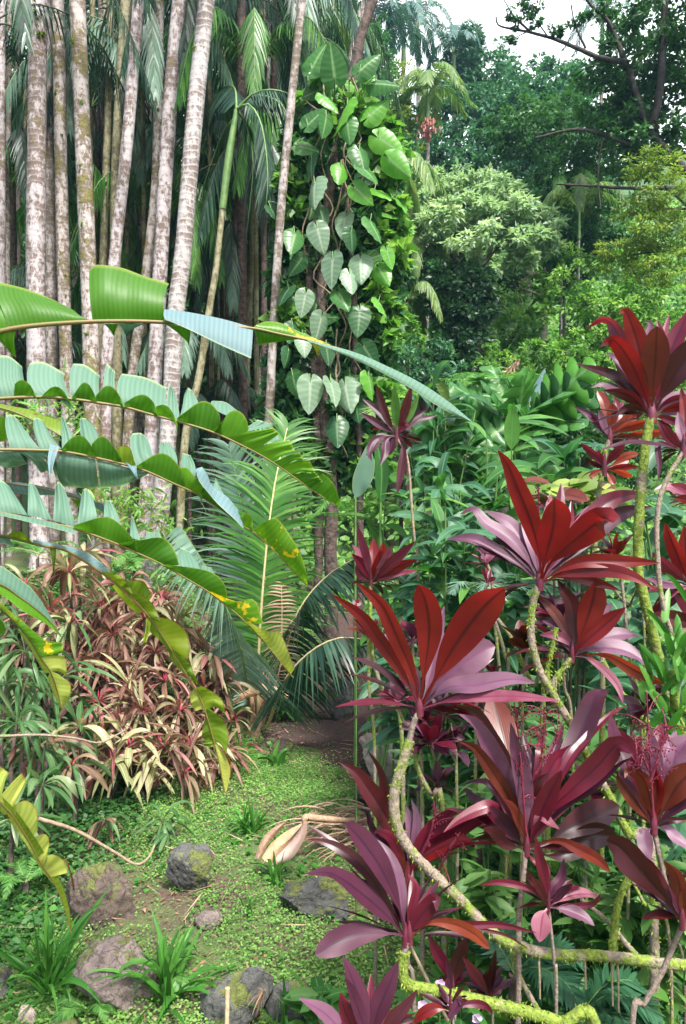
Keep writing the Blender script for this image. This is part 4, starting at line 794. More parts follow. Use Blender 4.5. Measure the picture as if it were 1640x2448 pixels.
def bananas():
    stem_b = onground(np.array([-1.9, 2.6, 0])); root = thing('banana_plant', 'banana plant at left with long torn arching leaves', 'banana plant', stem_b)
    mb = MB(); tube(mb, [stem_b-ZUP*.1, stem_b+ZUP*1.2, stem_b+ZUP*2.3+np.array([.05, -.1, 0])], [.10, .08, .05], n=20, k=12, jit=.02); mb.build('stem', M['green_stem'], root)
    dA = lambda u: 2.05+.30*(u/1100); cr = crescent
    banana_leaf(root, 'A', [(-260, 900), (-120, 830), (0, 792), (96, 777), (220, 769), (319, 768), (400, 771), (500, 778), (604, 785), (665, 798), (712, 808), (760, 820), (850, 850), (1000, 926), (1124, 1006)], dA, [
        (G_, [[(-160, 840), (-60, 808), (18, 782)], [(-200, 760), (-90, 735), (8, 745)], [(-200, 720), (-80, 690), (-6, 700)]], .03, .05),
        (G_, [[(20, 780), (110, 773), (218, 765)], [(5, 740), (100, 735), (200, 760)], [(-8, 705), (90, 708), (170, 738)], [(-14, 672), (60, 690), (130, 718), (185, 748)]], .03, .06),
        (G_, [[(221, 764), (300, 763), (393, 766)], [(215, 715), (300, 715), (391, 722)], [(213, 660), (300, 668), (396, 695)], [(218, 640), (232, 633), (290, 640), (345, 660), (404, 678)]], .05, .05),
        (B_, [[(393, 739), (450, 746), (530, 762), (605, 783)], [(391, 752), (450, 768), (530, 795), (603, 820)], [(394, 763), (450, 787), (530, 826), (600, 857)]], .03, -.05),
        (S_, [[(604, 784), (665, 797), (712, 808), (790, 828)], [(615, 775), (665, 785), (712, 800), (790, 826)], [(607, 780), (632, 769), (668, 771), (705, 788), (790, 824)]], .01, .02),
        (G_, [[(606, 788), (665, 799), (715, 811)], [(612, 800), (655, 812), (705, 812)], [(618, 825), (645, 820), (700, 812)]], .01, .03),
        (W_, [[(735, 812), (800, 828), (860, 846), (925, 875), (1000, 912), (1070, 958), (1130, 1009)], [(735, 815), (795, 838), (855, 862), (915, 892), (985, 930), (1055, 976), (1126, 1009)]], .02, -.02),
        (Y_, [[(740, 818), (765, 828)], [(752, 835), (764, 838)], [(758, 850), (762, 852)]], .0, .02),
        (G_, [[(0, 797), (38, 792)], [(0, 815), (34, 815)], [(22, 840), (38, 855)]], .01, .04), (G_, [[(-90, 830), (0, 797)], [(-80, 850), (4, 815)]], .01, .04),
        (G_, [[(249, 774), (285, 774)], [(262, 788), (277, 788)], [(270, 801), (273, 803)]], .0, .03), (W_, [[(285, 774), (345, 774)], [(293, 787), (322, 785)], [(298, 799), (302, 799)]], .0, .03),
        (G_, [[(396, 775), (455, 780)], [(420, 792), (455, 800)], [(446, 815), (452, 826)]], .0, .04),
    ], BM, 'topmost banana leaf, one square green flap standing and one pale flap folded down', r=(15, 3))
    dB = lambda u: 1.95+.25*(u/800)
    banana_leaf(root, 'B', [(-250, 1010), (-100, 965), (0, 953), (96, 949), (172, 954), (239, 963.5), (297, 973), (373, 994), (427, 1008), (500, 1030), (543, 1048), (623, 1088), (681, 1125), (744, 1170), (808, 1212)], dB, [
        (W_, [[(-100, 960), (-50, 952), (-10, 950)], [(-100, 890), (-60, 885), (-20, 890)], [(-95, 850), (-70, 848), (-30, 870)]], .03, .08),
        (W_, [[(0, 950), (50, 950), (94, 953)], [(-6, 905), (30, 905), (62, 918)], [(-6, 870), (30, 872), (55, 895)], [(-6, 850), (22, 852), (53, 876)]], .03, .09),
        (W_, [[(88, 949), (130, 950), (173, 976)], [(68, 925), (112, 922), (160, 930)], [(65, 890), (112, 888), (152, 908)], [(72, 868), (105, 866), (155, 893)]], .03, .09),
        (W_, [[(172, 953), (205, 960), (238, 960)], [(166, 920), (205, 920), (236, 932)], [(168, 885), (203, 884), (236, 912)], [(176, 869), (205, 873), (239, 898)]], .03, .09),
        (W_, [[(240, 956), (275, 968)], [(247, 920), (274, 930)], [(250, 885), (274, 900)], [(256, 868), (275, 888)]], .01, .09),
        (W_, [[(285, 970), (340, 980), (397, 1000)], [(280, 940), (335, 942), (396, 965)], [(283, 908), (335, 912), (397, 940)], [(292, 893), (350, 903), (398, 927)]], .03, .09),
        (W_, [[(398, 1000), (430, 1006)], [(398, 962), (428, 985)], [(402, 932), (423, 955)], [(406, 918), (413, 927)]], .01, .09),
        (W_, [[(428, 1004), (475, 1006)], [(436, 972), (480, 980)], [(441, 942), (470, 952)], [(449, 926), (458, 932)]], .01, .09),
        (W_, [[(503, 975), (555, 1000), (590, 1016)], [(505, 960), (550, 978), (585, 1002)], [(512, 958), (540, 962), (572, 985)]], .01, .09),
        cr(G_, [(33, 949), (62, 950), (94, 952)], [(35, 918), (50, 908), (72, 920), (97, 970)]), cr(G_, [(98, 950), (140, 952), (170, 955)], [(99, 948), (125, 925), (150, 932), (173, 976)]),
        cr(G_, [(172, 955), (205, 959), (231, 963)], [(172, 951), (193, 919), (207, 914), (220, 930), (231, 956)]), cr(G_, [(228, 962), (265, 967), (297, 975)], [(230, 945), (250, 924), (266, 923), (286, 946), (299, 983)]),
        cr(G_, [(297, 973), (335, 983), (374, 995)], [(298, 963), (328, 945), (346, 944), (368, 963), (378, 1000)]), cr(G_, [(374, 994), (400, 1001), (424, 1009)], [(373, 972), (386, 967), (402, 972), (420, 1002), (424, 1043)]),
        cr(G_, [(422, 1007), (465, 1020), (512, 1036), (532, 1044)], [(424, 999), (468, 966), (488, 958), (506, 966), (522, 986), (528, 1014)]),
        cr(G_, [(505, 1033), (540, 1047), (575, 1064)], [(528, 1012), (550, 984), (572, 983), (588, 1000), (595, 1026)]),
        (G_, [[(541, 1046), (600, 1075)], [(590, 1033), (632, 1062)], [(652, 1023), (668, 1037)]], .02, -.03), (W_, [[(548, 1040), (640, 1022)], [(600, 1015), (655, 1012)], [(615, 1003), (655, 1015)]], .0, .03),
        (G_, [[(597, 1073), (650, 1106)], [(650, 1059), (682, 1086)], [(692, 1051), (706, 1079)]], .02, -.03), (W_, [[(610, 1065), (670, 1050)], [(640, 1048), (665, 1040)]], .0, .03),
        (G_, [[(652, 1106), (674, 1120)], [(690, 1089), (704, 1100)], [(716, 1081), (726, 1099)]], .01, -.03), (G_, [[(667, 1117), (697, 1136)], [(707, 1103), (724, 1127)], [(740, 1100), (754, 1131)]], .01, -.03),
        (G_, [[(695, 1133), (742, 1168)], [(722, 1132), (750, 1160)], [(756, 1131), (772, 1152)]], .01, -.03), (G_, [[(737, 1165), (772, 1191), (809, 1211)], [(761, 1141), (787, 1166), (811, 1207)], [(771, 1131), (797, 1156), (813, 1197)]], .01, -.03),
    ], BM, 'second banana leaf down, pale scalloped flaps along its upper side', r=(11, 3))
    dC = lambda u: 1.82+.30*(u/700)
    banana_leaf(root, 'C', [(-220, 1110), (-100, 1080), (0, 1075), (112, 1077), (147, 1079), (223, 1093), (332, 1120), (415, 1156), (478, 1185), (543, 1228), (579, 1257), (607, 1273), (655, 1317), (703, 1368), (732, 1399)], dC, [
        (W_, [[(-80, 1070), (-40, 1070), (10, 1072)], [(-90, 1030), (-60, 1025), (-25, 1040)], [(-85, 1000), (-70, 995), (-55, 1010)]], .03, .08),
        (W_, [[(24, 1071), (60, 1072), (96, 1073)], [(15, 1035), (45, 1038), (78, 1052)], [(12, 1010), (35, 1010), (58, 1025)], [(14, 994), (26, 991), (42, 1002)]], .02, .08),
        (W_, [[(95, 1073), (120, 1074), (148, 1073)], [(84, 1040), (104, 1042), (130, 1055)], [(79, 1015), (97, 1014), (116, 1030)], [(80, 1001), (88, 998), (102, 1005)]], .02, .08),
        (W_, [[(148, 1072), (178, 1062)], [(147, 1035), (172, 1040)], [(145, 1008), (160, 1014)], [(147, 992), (152, 997)]], .01, .08),
        (W_, [[(200, 1080), (238, 1066)], [(193, 1040), (235, 1042)], [(190, 1010), (224, 1018)], [(193, 998), (206, 1000)]], .01, .08),
        (W_, [[(326, 1114), (350, 1102), (368, 1090)], [(314, 1080), (340, 1080), (364, 1085)], [(311, 1050), (335, 1050), (358, 1062)], [(317, 1036), (336, 1035), (351, 1046)]], .01, .08),
        (W_, [[(382, 1097), (425, 1112)], [(381, 1078), (422, 1088)], [(384, 1062), (412, 1068)], [(388, 1056), (396, 1058)]], .01, .08),
        (W_, [[(432, 1116), (470, 1142)], [(434, 1098), (466, 1112)], [(437, 1083), (455, 1088)]], .01, .08),
        (B_, [[(470, 1120), (483, 1116), (498, 1140), (508, 1162), (546, 1190), (568, 1222), (581, 1250)], [(468, 1125), (476, 1150), (496, 1176), (521, 1205), (560, 1241), (582, 1264)]], .02, -.06),
        (W_, [[(510, 1165), (542, 1195)], [(513, 1152), (530, 1172)], [(514, 1142), (518, 1146)]], .0, .05), (W_, [[(553, 1212), (573, 1224)], [(556, 1202), (561, 1206)]], .0, .05),
        (W_, [[(-60, 1082), (45, 1080)], [(-30, 1100), (62, 1104)], [(20, 1120), (70, 1108)]], .02, .06), (W_, [[(45, 1080), (82, 1080)], [(78, 1104), (112, 1106)], [(98, 1131), (118, 1124)]], .02, .06), (W_, [[(80, 1080), (122, 1080)], [(120, 1108), (140, 1110)], [(132, 1140), (155, 1148)]], .02, .06),
        (W_, [[(143, 1082), (190, 1090), (228, 1098)], [(136, 1115), (185, 1122), (232, 1130)], [(138, 1140), (182, 1150), (235, 1152)], [(150, 1162), (190, 1166), (238, 1166)]], .03, .07),
        (W_, [[(230, 1098), (290, 1114), (357, 1131)], [(236, 1128), (290, 1132), (345, 1138)], [(240, 1166), (280, 1163), (315, 1152), (340, 1140)]], .03, .07),
        (B_, [[(120, 1061), (142, 1068)], [(114, 1098), (131, 1100)], [(117, 1134), (122, 1137)]], .01, -.05),
        cr(G_, [(147, 1080), (190, 1088), (231, 1096)], [(149, 1071), (170, 1047), (195, 1040), (215, 1060), (231, 1087)]), cr(G_, [(222, 1093), (260, 1102), (292, 1111)], [(219, 1062), (235, 1045), (250, 1043), (271, 1066), (289, 1093)]),
        cr(O_, [(283, 1108), (305, 1113), (325, 1118)], [(279, 1072), (294, 1065), (311, 1071), (321, 1100)]), (B_, [[(297, 1101), (326, 1112)], [(311, 1120), (328, 1135)], [(327, 1143), (330, 1145)]], .01, -.05),
        cr(G_, [(327, 1118), (378, 1139), (442, 1167)], [(330, 1112), (370, 1087), (396, 1085), (421, 1105), (443, 1141)]), cr(G_, [(430, 1161), (458, 1175), (480, 1187)], [(428, 1119), (446, 1118), (466, 1141), (486, 1166), (480, 1210)]),
        cr(G_, [(480, 1186), (520, 1212), (563, 1243)], [(482, 1170), (492, 1161), (515, 1190), (562, 1240)]), cr(S_, [(573, 1250), (590, 1262), (605, 1273)], [(575, 1232), (590, 1225), (603, 1241), (605, 1282)]),
        (S_, [[(606, 1266), (655, 1318), (703, 1369), (733, 1401)], [(625, 1252), (678, 1298), (714, 1350), (735, 1396)], [(648, 1241), (664, 1241), (688, 1272), (718, 1322), (734, 1372)]], .03, -.04),
    ], BM, 'third banana leaf with a pale half hanging under the rib and yellow spots near its tip', r=(9, 3), rm='midrib')
    dD = lambda u: 1.70+.30*(u/700)
    banana_leaf(root, 'D', [(-220, 1230), (-100, 1215), (0, 1226), (102, 1248), (175, 1263), (271, 1297), (330, 1323), (392, 1352), (450, 1386), (500, 1416), (545, 1451), (583, 1484), (646, 1552), (694, 1613), (702, 1620)], dD, [
        (W_, [[(-20, 1222), (25, 1226), (66, 1232)], [(-30, 1180), (14, 1182), (48, 1202)], [(-30, 1150), (2, 1148), (22, 1162)]], .02, .07),
        (W_, [[(66, 1232), (95, 1237), (126, 1244)], [(67, 1192), (88, 1195), (108, 1210)], [(67, 1158), (73, 1151), (88, 1168)]], .02, .07),
        (W_, [[(127, 1244), (150, 1251), (182, 1262)], [(130, 1195), (150, 1200), (168, 1212)], [(132, 1162), (140, 1151), (154, 1166)]], .02, .07),
        (W_, [[(184, 1258), (210, 1248), (233, 1240)], [(191, 1208), (212, 1208), (229, 1218)], [(196, 1178), (206, 1167), (221, 1186)]], .02, .07),
        (W_, [[(249, 1242), (290, 1258)], [(249, 1212), (281, 1228)], [(252, 1196), (264, 1196)]], .01, .07), (W_, [[(311, 1285), (336, 1292)], [(312, 1252), (326, 1262)], [(313, 1232), (319, 1236)]], .0, .07),
        (W_, [[(347, 1292), (376, 1292)], [(350, 1270), (373, 1275)]], .0, .07), (W_, [[(372, 1290), (389, 1290)], [(374, 1266), (379, 1267)]], .0, .07),
        (W_, [[(425, 1356), (482, 1368)], [(424, 1330), (466, 1335)], [(430, 1308), (450, 1318)]], .01, .07), (W_, [[(480, 1366), (512, 1372)], [(484, 1352), (505, 1356)]], .0, .05),
        (W_, [[(-40, 1218), (0, 1222), (102, 1243), (180, 1262)], [(-40, 1226), (0, 1232), (100, 1256), (178, 1276)]], .01, -.03),
        cr(G_, [(175, 1264), (232, 1284), (292, 1306), (330, 1322)], [(177, 1256), (238, 1237), (266, 1238), (300, 1266), (328, 1301)]), cr(G_, [(278, 1300), (335, 1324), (394, 1354)], [(300, 1296), (350, 1289), (388, 1285), (416, 1311), (428, 1350)]),
        cr(G_, [(394, 1354), (450, 1387), (512, 1425)], [(396, 1349), (482, 1361), (520, 1376), (541, 1406), (543, 1431)]), cr(S_, [(500, 1417), (545, 1452), (588, 1489)], [(502, 1413), (566, 1438), (606, 1431), (621, 1464), (629, 1492)]),
        (Y_, [[(583, 1485), (620, 1524), (660, 1570), (694, 1614)], [(600, 1490), (640, 1525), (675, 1568), (699, 1606)], [(584, 1481), (640, 1510), (666, 1508), (685, 1545), (704, 1600)]], .01, -.03),
    ], BM, 'fourth banana leaf, scalloped, with a yellow green tip pointing down', r=(8, 3))
    dE = lambda u: 1.75+.35*(u/550)
    banana_leaf(root, 'E', [(-180, 1330), (-60, 1285), (0, 1280), (96, 1304), (159, 1317), (236, 1365), (297, 1412), (357, 1476), (411, 1556), (446, 1613), (467, 1645), (489, 1695), (508, 1760), (524, 1825), (537, 1893)], dE, [
        cr(O_, [(17, 1284), (50, 1293), (84, 1302)], [(18, 1278), (38, 1269), (56, 1273), (78, 1298)]), (W_, [[(-40, 1275), (20, 1285)], [(-40, 1290), (35, 1305)]], .0, -.02),
        (B_, [[(76, 1299), (130, 1311), (160, 1320), (200, 1342), (238, 1370)], [(80, 1290), (140, 1302), (200, 1317), (242, 1346), (268, 1372)]], .01, .02),
        (O_, [[(118, 1306), (135, 1310)], [(125, 1345), (132, 1345)], [(126, 1378), (128, 1379)]], .0, -.02),
        cr(O_, [(236, 1366), (268, 1390), (300, 1414)], [(262, 1368), (285, 1375), (305, 1395), (318, 1420)]), cr(O_, [(290, 1408), (310, 1425), (340, 1458)], [(303, 1390), (325, 1387), (346, 1392), (364, 1426)]),
        cr(O_, [(300, 1416), (330, 1448), (358, 1478)], [(320, 1413), (360, 1438), (374, 1461), (387, 1490)]), cr(O_, [(357, 1478), (385, 1517), (412, 1557)], [(372, 1474), (414, 1484), (446, 1512), (454, 1546), (450, 1578)]),
        cr(O_, [(405, 1548), (425, 1582), (447, 1614)], [(424, 1560), (456, 1589), (463, 1614)]), (O_, [[(276, 1396), (310, 1430), (342, 1462)], [(268, 1402), (298, 1440), (330, 1468)]], .0, .03),
        (O_, [[(357, 1480), (385, 1520), (411, 1558)], [(360, 1512), (383, 1532), (405, 1560)]], .0, .03), (O_, [[(400, 1542), (422, 1578), (444, 1610)], [(406, 1572), (425, 1597), (440, 1611)]], .0, .03),
        (O_, [[(350, 1476), (362, 1480)], [(346, 1510), (357, 1512)], [(341, 1538), (350, 1536)]], .0, -.02),
        (O_, [[(452, 1606), (464, 1612)], [(456, 1625), (478, 1640)]], .0, .02),
        (O_, [[(467, 1646), (480, 1672), (491, 1700)], [(475, 1642), (495, 1660), (515, 1690)], [(482, 1640), (510, 1655), (532, 1675), (540, 1710)]], .01, -.02),
        (O_, [[(490, 1698), (501, 1732), (511, 1772)], [(498, 1695), (520, 1725), (528, 1780)], [(501, 1694), (532, 1720), (547, 1760), (541, 1805)]], .01, -.02),
        (Y_, [[(466, 1645), (476, 1668), (488, 1693)], [(452, 1660), (458, 1685), (468, 1700)]], .0, .02), (O_, [[(493, 1710), (504, 1745), (516, 1780)], [(487, 1728), (483, 1757), (495, 1777)]], .0, .02), (O_, [[(507, 1770), (512, 1785)], [(488, 1773), (486, 1783)]], .0, .0),
        (Y_, [[(510, 1765), (524, 1826), (537, 1893)], [(530, 1790), (540, 1835), (542, 1890)], [(520, 1772), (549, 1830), (548, 1868)]], .0, -.01),
        (6, [[(541, 1800), (549, 1830), (548, 1860)], [(546, 1808), (555, 1832), (552, 1850)]], .0, -.01),
    ], BM, 'ragged olive banana leaf hanging down with brown torn edges', r=(8, 4))
    dF = lambda u: 1.45+.12*(u/150)
    banana_leaf(root, 'F', [(-160, 1420), (-60, 1393), (0, 1397), (50, 1430), (95, 1463), (124, 1490), (148, 1524)], dF, [
        (W_, [[(-60, 1390), (0, 1397), (45, 1425), (90, 1458), (124, 1491), (148, 1524)], [(-60, 1365), (0, 1372), (40, 1398), (84, 1432), (122, 1480), (148, 1523)], [(-60, 1340), (0, 1352), (34, 1374), (80, 1412), (121, 1473), (147, 1522)]], .02, .05),
        (G_, [[(-60, 1392), (0, 1398), (45, 1426), (90, 1459), (124, 1492), (148, 1525)], [(-60, 1410), (0, 1420), (48, 1457), (95, 1483), (122, 1500), (148, 1526)]], .01, -.02),
    ], BM, 'short smooth green banana leaf tip at the left edge', r=(6, 2))
    dG = lambda u: 1.55+.15*(u/150)
    banana_leaf(root, 'G', [(-140, 1440), (-60, 1432), (0, 1457), (64, 1521), (96, 1572), (121, 1607), (137, 1652), (147, 1692)], dG, [
        (O_, [[(-30, 1440), (0, 1457), (38, 1492)], [(-30, 1425), (0, 1440), (44, 1478)]], .0, .02), (S_, [[(30, 1488), (50, 1507), (72, 1530)], [(45, 1475), (70, 1500), (110, 1533)]], .0, .02),
        (S_, [[(64, 1522), (80, 1546), (96, 1572)], [(100, 1530), (118, 1545), (130, 1566)], [(130, 1534), (148, 1538), (150, 1560)]], .01, .02), (Y_, [[(96, 1573), (108, 1590), (120, 1606)], [(130, 1567), (140, 1580), (140, 1605)], [(150, 1568), (158, 1582), (160, 1617)]], .01, .02),
        (Y_, [[(119, 1604), (135, 1650), (147, 1692)], [(140, 1612), (152, 1650), (149, 1692)], [(150, 1620), (168, 1634), (166, 1666), (151, 1692)]], .01, .02),
        (Y_, [[(60, 1518), (96, 1573), (120, 1608)], [(38, 1500), (78, 1560), (108, 1610)]], .0, .02), (Y_, [[(119, 1607), (135, 1652), (146, 1691)], [(114, 1622), (128, 1660), (144, 1689)]], .0, .02),
        (G_, [[(-40, 1470), (0, 1480), (15, 1505)], [(-40, 1500), (-10, 1510), (8, 1520)]], .0, .04),
    ], BM, 'yellowing banana leaf tip with a serrated right edge at the left', r=(5, 3))
    dH = lambda u: 2.0+.2*(u/170)
    banana_leaf(root, 'H', [(-160, 1840), (-60, 1872), (0, 1920), (31, 1952), (68, 2009), (99, 2067), (131, 2114), (157, 2177), (170, 2232)], dH, [
        (Y_, [[(-60, 1868), (0, 1915)], [(-40, 1830), (14, 1862)], [(-20, 1815), (22, 1848)]], .01, .03), (Y_, [[(-5, 1912), (28, 1936)], [(25, 1875), (48, 1900)], [(52, 1848), (64, 1866)]], .01, .03),
        cr(Y_, [(30, 1950), (52, 1985), (72, 2014)], [(33, 1928), (58, 1913), (85, 1930), (90, 1965), (90, 1985)]), cr(Y_, [(70, 2010), (88, 2045), (104, 2075)], [(90, 1998), (108, 1993), (118, 2010), (112, 2045)]),
        cr(Y_, [(98, 2065), (110, 2083), (120, 2098)], [(104, 2048), (130, 2043), (152, 2058), (162, 2086)]), (6, [[(128, 2108), (145, 2150)], [(145, 2105), (156, 2145)]], .0, .02), (6, [[(152, 2052), (160, 2056)], [(166, 2085), (172, 2090)], [(175, 2128), (179, 2131)]], .0, .01),
        (O_, [[(-20, 1905), (0, 1921), (31, 1953), (68, 2010), (99, 2068), (131, 2115), (157, 2178), (170, 2233)], [(-20, 1890), (0, 1900), (40, 1940), (82, 2000), (114, 2052), (147, 2112), (167, 2178), (172, 2232)]], .0, -.01),
        (Y_, [[(-20, 1907), (31, 1954), (68, 2011), (99, 2069), (131, 2116)], [(-20, 1920), (22, 1962), (60, 2016), (94, 2072), (130, 2118)]], .0, .01),
    ], BM, 'withered yellow banana leaf hanging low at the left edge', r=(6, 3))
    # two leaves of the same plant further back
    dI = lambda u: 2.5
    banana_leaf(root, 'I', [(-120, 960), (0, 975), (80, 1005), (160, 1050)], dI, [(O_, [[(-20, 975), (80, 1005), (150, 1045)], [(0, 965), (90, 985), (150, 1020)], [(20, 985), (85, 988), (146, 1006)]], .0, .05), (G_, [[(-40, 985), (20, 1000)], [(-40, 1060), (15, 1055)]], .0, .03)], BM, 'yellow green banana leaf glimpsed behind the pale flaps', r=(6, 3))
    dJ = lambda u: 2.2
    banana_leaf(root, 'J', [(-120, 1130), (20, 1155), (120, 1172), (245, 1205)], dJ, [(B_, [[(-20, 1150), (60, 1155), (165, 1177), (252, 1204)], [(0, 1165), (60, 1182), (165, 1188), (250, 1226)]], .01, .02), (G_, [[(168, 1190), (205, 1200)], [(180, 1205), (196, 1224)]], .0, .02)], BM, 'narrow blue green banana leaf between the third and fourth leaves', r=(5, 3))
bananas()
# ================================================================== ti plants
def C4(ox, oy, s): return lambda p: (ox+p[0]/s, oy+p[1]/s)
kinds = {'R': 'ti', 'O': 'tir', 'C': 'ti', 'D': 'ti', 'B': 'ti', 'P': 'ti', 'L': 'ti', 'K': 'ti', 'G': 'ti'}
def head(root, cv, s, d, specs, corerad=9, rscale=1.0, fill=17):
    """one leaf rosette: specs (colour, width, [crop points base..tip], (tip depth shift), (roll))"""
    b = cv(specs[0][2][0]); core = MB()
    pb = P(b[0], b[1], d); upd = ZUP
    tube(core, [pb-upd*pxr(16, d), pb+upd*pxr(14, d), pb+upd*pxr(40, d)], [pxr(corerad, d), pxr(corerad*1.0, d), pxr(corerad*.3, d)], n=8, k=8)
    o = core.build('leaf_rosette', M['ti_petiole'], root)
    lens = [math.hypot(cv(sp[2][-1])[0]-b[0], cv(sp[2][-1])[1]-b[1]) for sp in specs]; ml = float(np.median(lens)); mw = float(np.median([sp[1]/s for sp in specs]))
    n = fill; a = RNG.uniform(0, 6.28, n); e = RNG.uniform(-.2, 1.1, n)
    D = np.stack([np.cos(a)*np.cos(e), np.abs(np.sin(a))*np.cos(e)*.9+.1, np.sin(e)], 1); N = np.cross(np.cross(D, ZUP), D)+RNG.normal(0, .3, (n, 3))
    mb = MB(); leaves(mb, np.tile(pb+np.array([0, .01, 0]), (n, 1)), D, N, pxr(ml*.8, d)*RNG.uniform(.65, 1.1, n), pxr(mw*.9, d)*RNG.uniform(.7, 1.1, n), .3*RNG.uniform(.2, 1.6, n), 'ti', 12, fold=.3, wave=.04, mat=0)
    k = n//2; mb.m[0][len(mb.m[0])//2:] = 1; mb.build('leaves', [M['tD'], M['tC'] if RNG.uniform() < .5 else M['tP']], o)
    for i, sp in enumerate(specs):
        c, w, pts = sp[:3]; q = [cv(p) for p in pts]
        dd = sp[3] if len(sp) > 3 else RNG.uniform(-.16, .10); dd -= .003*i
        n = len(q); tipd = pxr(1, d)*math.hypot(q[-1][0]-q[0][0], q[-1][1]-q[0][1])
        w3 = [P(u, v, d+dd*(k/(n-1))**1.2*min(1.6, tipd/.25)) for k, (u, v) in enumerate(q)]
        W = pxr(w/s*rscale*1.08, d+dd)
        C0 = np.mean(w3, 0); tc = nrm(CAM-C0)
        up = {'L': .75, 'P': .45, 'K': .5}.get(c, -.15)
        nref = nrm(tc+ZUP*up+RNG.normal(0, .18, 3))
        mb = MB(); kd = 'tir' if (w/s > 50 or c in 'O') else 'ti'
        pathleaf(mb, w3, W, nref, kd, fold=RNG.uniform(.12, .35), wave=RNG.uniform(.02, .07), twist=RNG.normal(0, .25), ns=22)
        lf = mb.build('leaf', M['t'+c], o)
    return o
def stemtube(root, pts, w, d, mat='moss_half', tufts=0, name='stem', ground=False, jit=.10, tl=.018):
    """pts photo px [(u,v) or (u,v,d)], w px (start, end)"""
    q = [P(p[0], p[1], p[2] if len(p) > 2 else d) for p in pts]
    if ground:
        e = q[-1]; g = onground(e+(q[-1]-q[-2])*.3); q.append(g-ZUP*.06)
    mb = MB(); w = w if hasattr(w, '__len__') else (w, w); C = tube(mb, q, [pxr(w[0]/2, d), pxr(w[1]/2, d)], n=max(18, len(q)*14), k=12, jit=jit*1.3)
    o = mb.build(name, M[mat], root)
    if tufts:
        n = int(tufts*1.8); k = RNG.integers(0, len(C)-1, n); f = RNG.uniform(0, 1, (n, 1)); c = C[k]*(1-f)+C[k+1]*f; T = nrm(C[k+1]-C[k])
        D = nrm(RNG.normal(0, 1, (n, 3))); D = nrm(D-T*np.sum(D*T, 1, keepdims=True)+T*RNG.normal(0, .4, (n, 1))-ZUP*.25); rr = pxr(np.interp(k, [0, len(C)], w)/2, d)[:, None]
        mt = MB(); leaves(mt, c+D*rr*.8, D, RNG.normal(0, 1, (n, 3)), tl*RNG.uniform(.4, 1.1, n), tl*.28, .5, 'lance', 2, two=True)
        mt.build('moss', M['moss_tuft'], o)
    return o
def panicle(root, pts, d, br=10, L=.10):
    q = [P(u, v, d) for u, v in pts]; mb = MB(); C = tube(mb, q, [.004, .002], n=30, k=5)
    for i in range(int(br*.7)):
        j = RNG.integers(8, 29); a = nrm(RNG.normal(0, 1, 3)+ZUP*.2); c = C[j]; l = L*RNG.uniform(.4, 1)
        e = c+a*l; tube(mb, [c, c+a*l*.5+ZUP*.01, e], [.002, .001], n=8, k=4)
        for t in np.linspace(.25, 1, int(l/.010)):
            p = c+(e-c)*t+RNG.normal(0, .002, 3); tube(mb, [p-ZUP*.003, p, p+ZUP*.003], [.001, .0026, .001], n=3, k=4)
    for j in range(6, 30):
        for _ in range(1):
            p = C[j]+RNG.normal(0, .004, 3); tube(mb, [p-ZUP*.003, p, p+ZUP*.003], [.001, .0028, .001], n=3, k=5)
    mb.build('flower_stalk', M['berry'], root)
def rosette(root, u, v, d, r, n, cols, w=22, up=.35, name='leaf_rosette', droop=.25, lenj=.25, single=True, kind='ti', petiole=True):
    """smaller heads: generic rosette, r px long leaves"""
    pb = P(u, v, d); core = MB(); tube(core, [pb-ZUP*pxr(8, d), pb+ZUP*pxr(14, d)], [pxr(4, d), pxr(2, d)], n=4, k=6)
    mats = [M[c] for c in cols]; cc = MB()
    for mi in range(len(cols)):
        k = max(1, int(round(n/len(cols)))); a = RNG.uniform(0, 6.28, k); e = RNG.uniform(-.1, 1.2, k)+up*.3
        D = np.stack([np.cos(a)*np.cos(e), np.sin(a)*np.cos(e), np.sin(e)], 1); N = np.cross(np.cross(D, ZUP), D)+RNG.normal(0, .25, (k, 3))
        leaves(cc, np.tile(pb, (k, 1))+RNG.normal(0, .004, (k, 3)), D, N, pxr(r, d)*RNG.uniform(1-lenj, 1+lenj*.5, k), pxr(w, d)*RNG.uniform(.7, 1.1, k), droop*RNG.uniform(.3, 1.6, k), kind, 9, fold=.3, mat=mi, wave=.03)
    o = core.build(name, M['ti_petiole'], root); l = cc.build('leaves', mats, o); return o
def ti_plant(label, base, name='ti_plant', group='red ti plants on the right'):
    return thing(name, label, 'ti plant', onground(base), group)
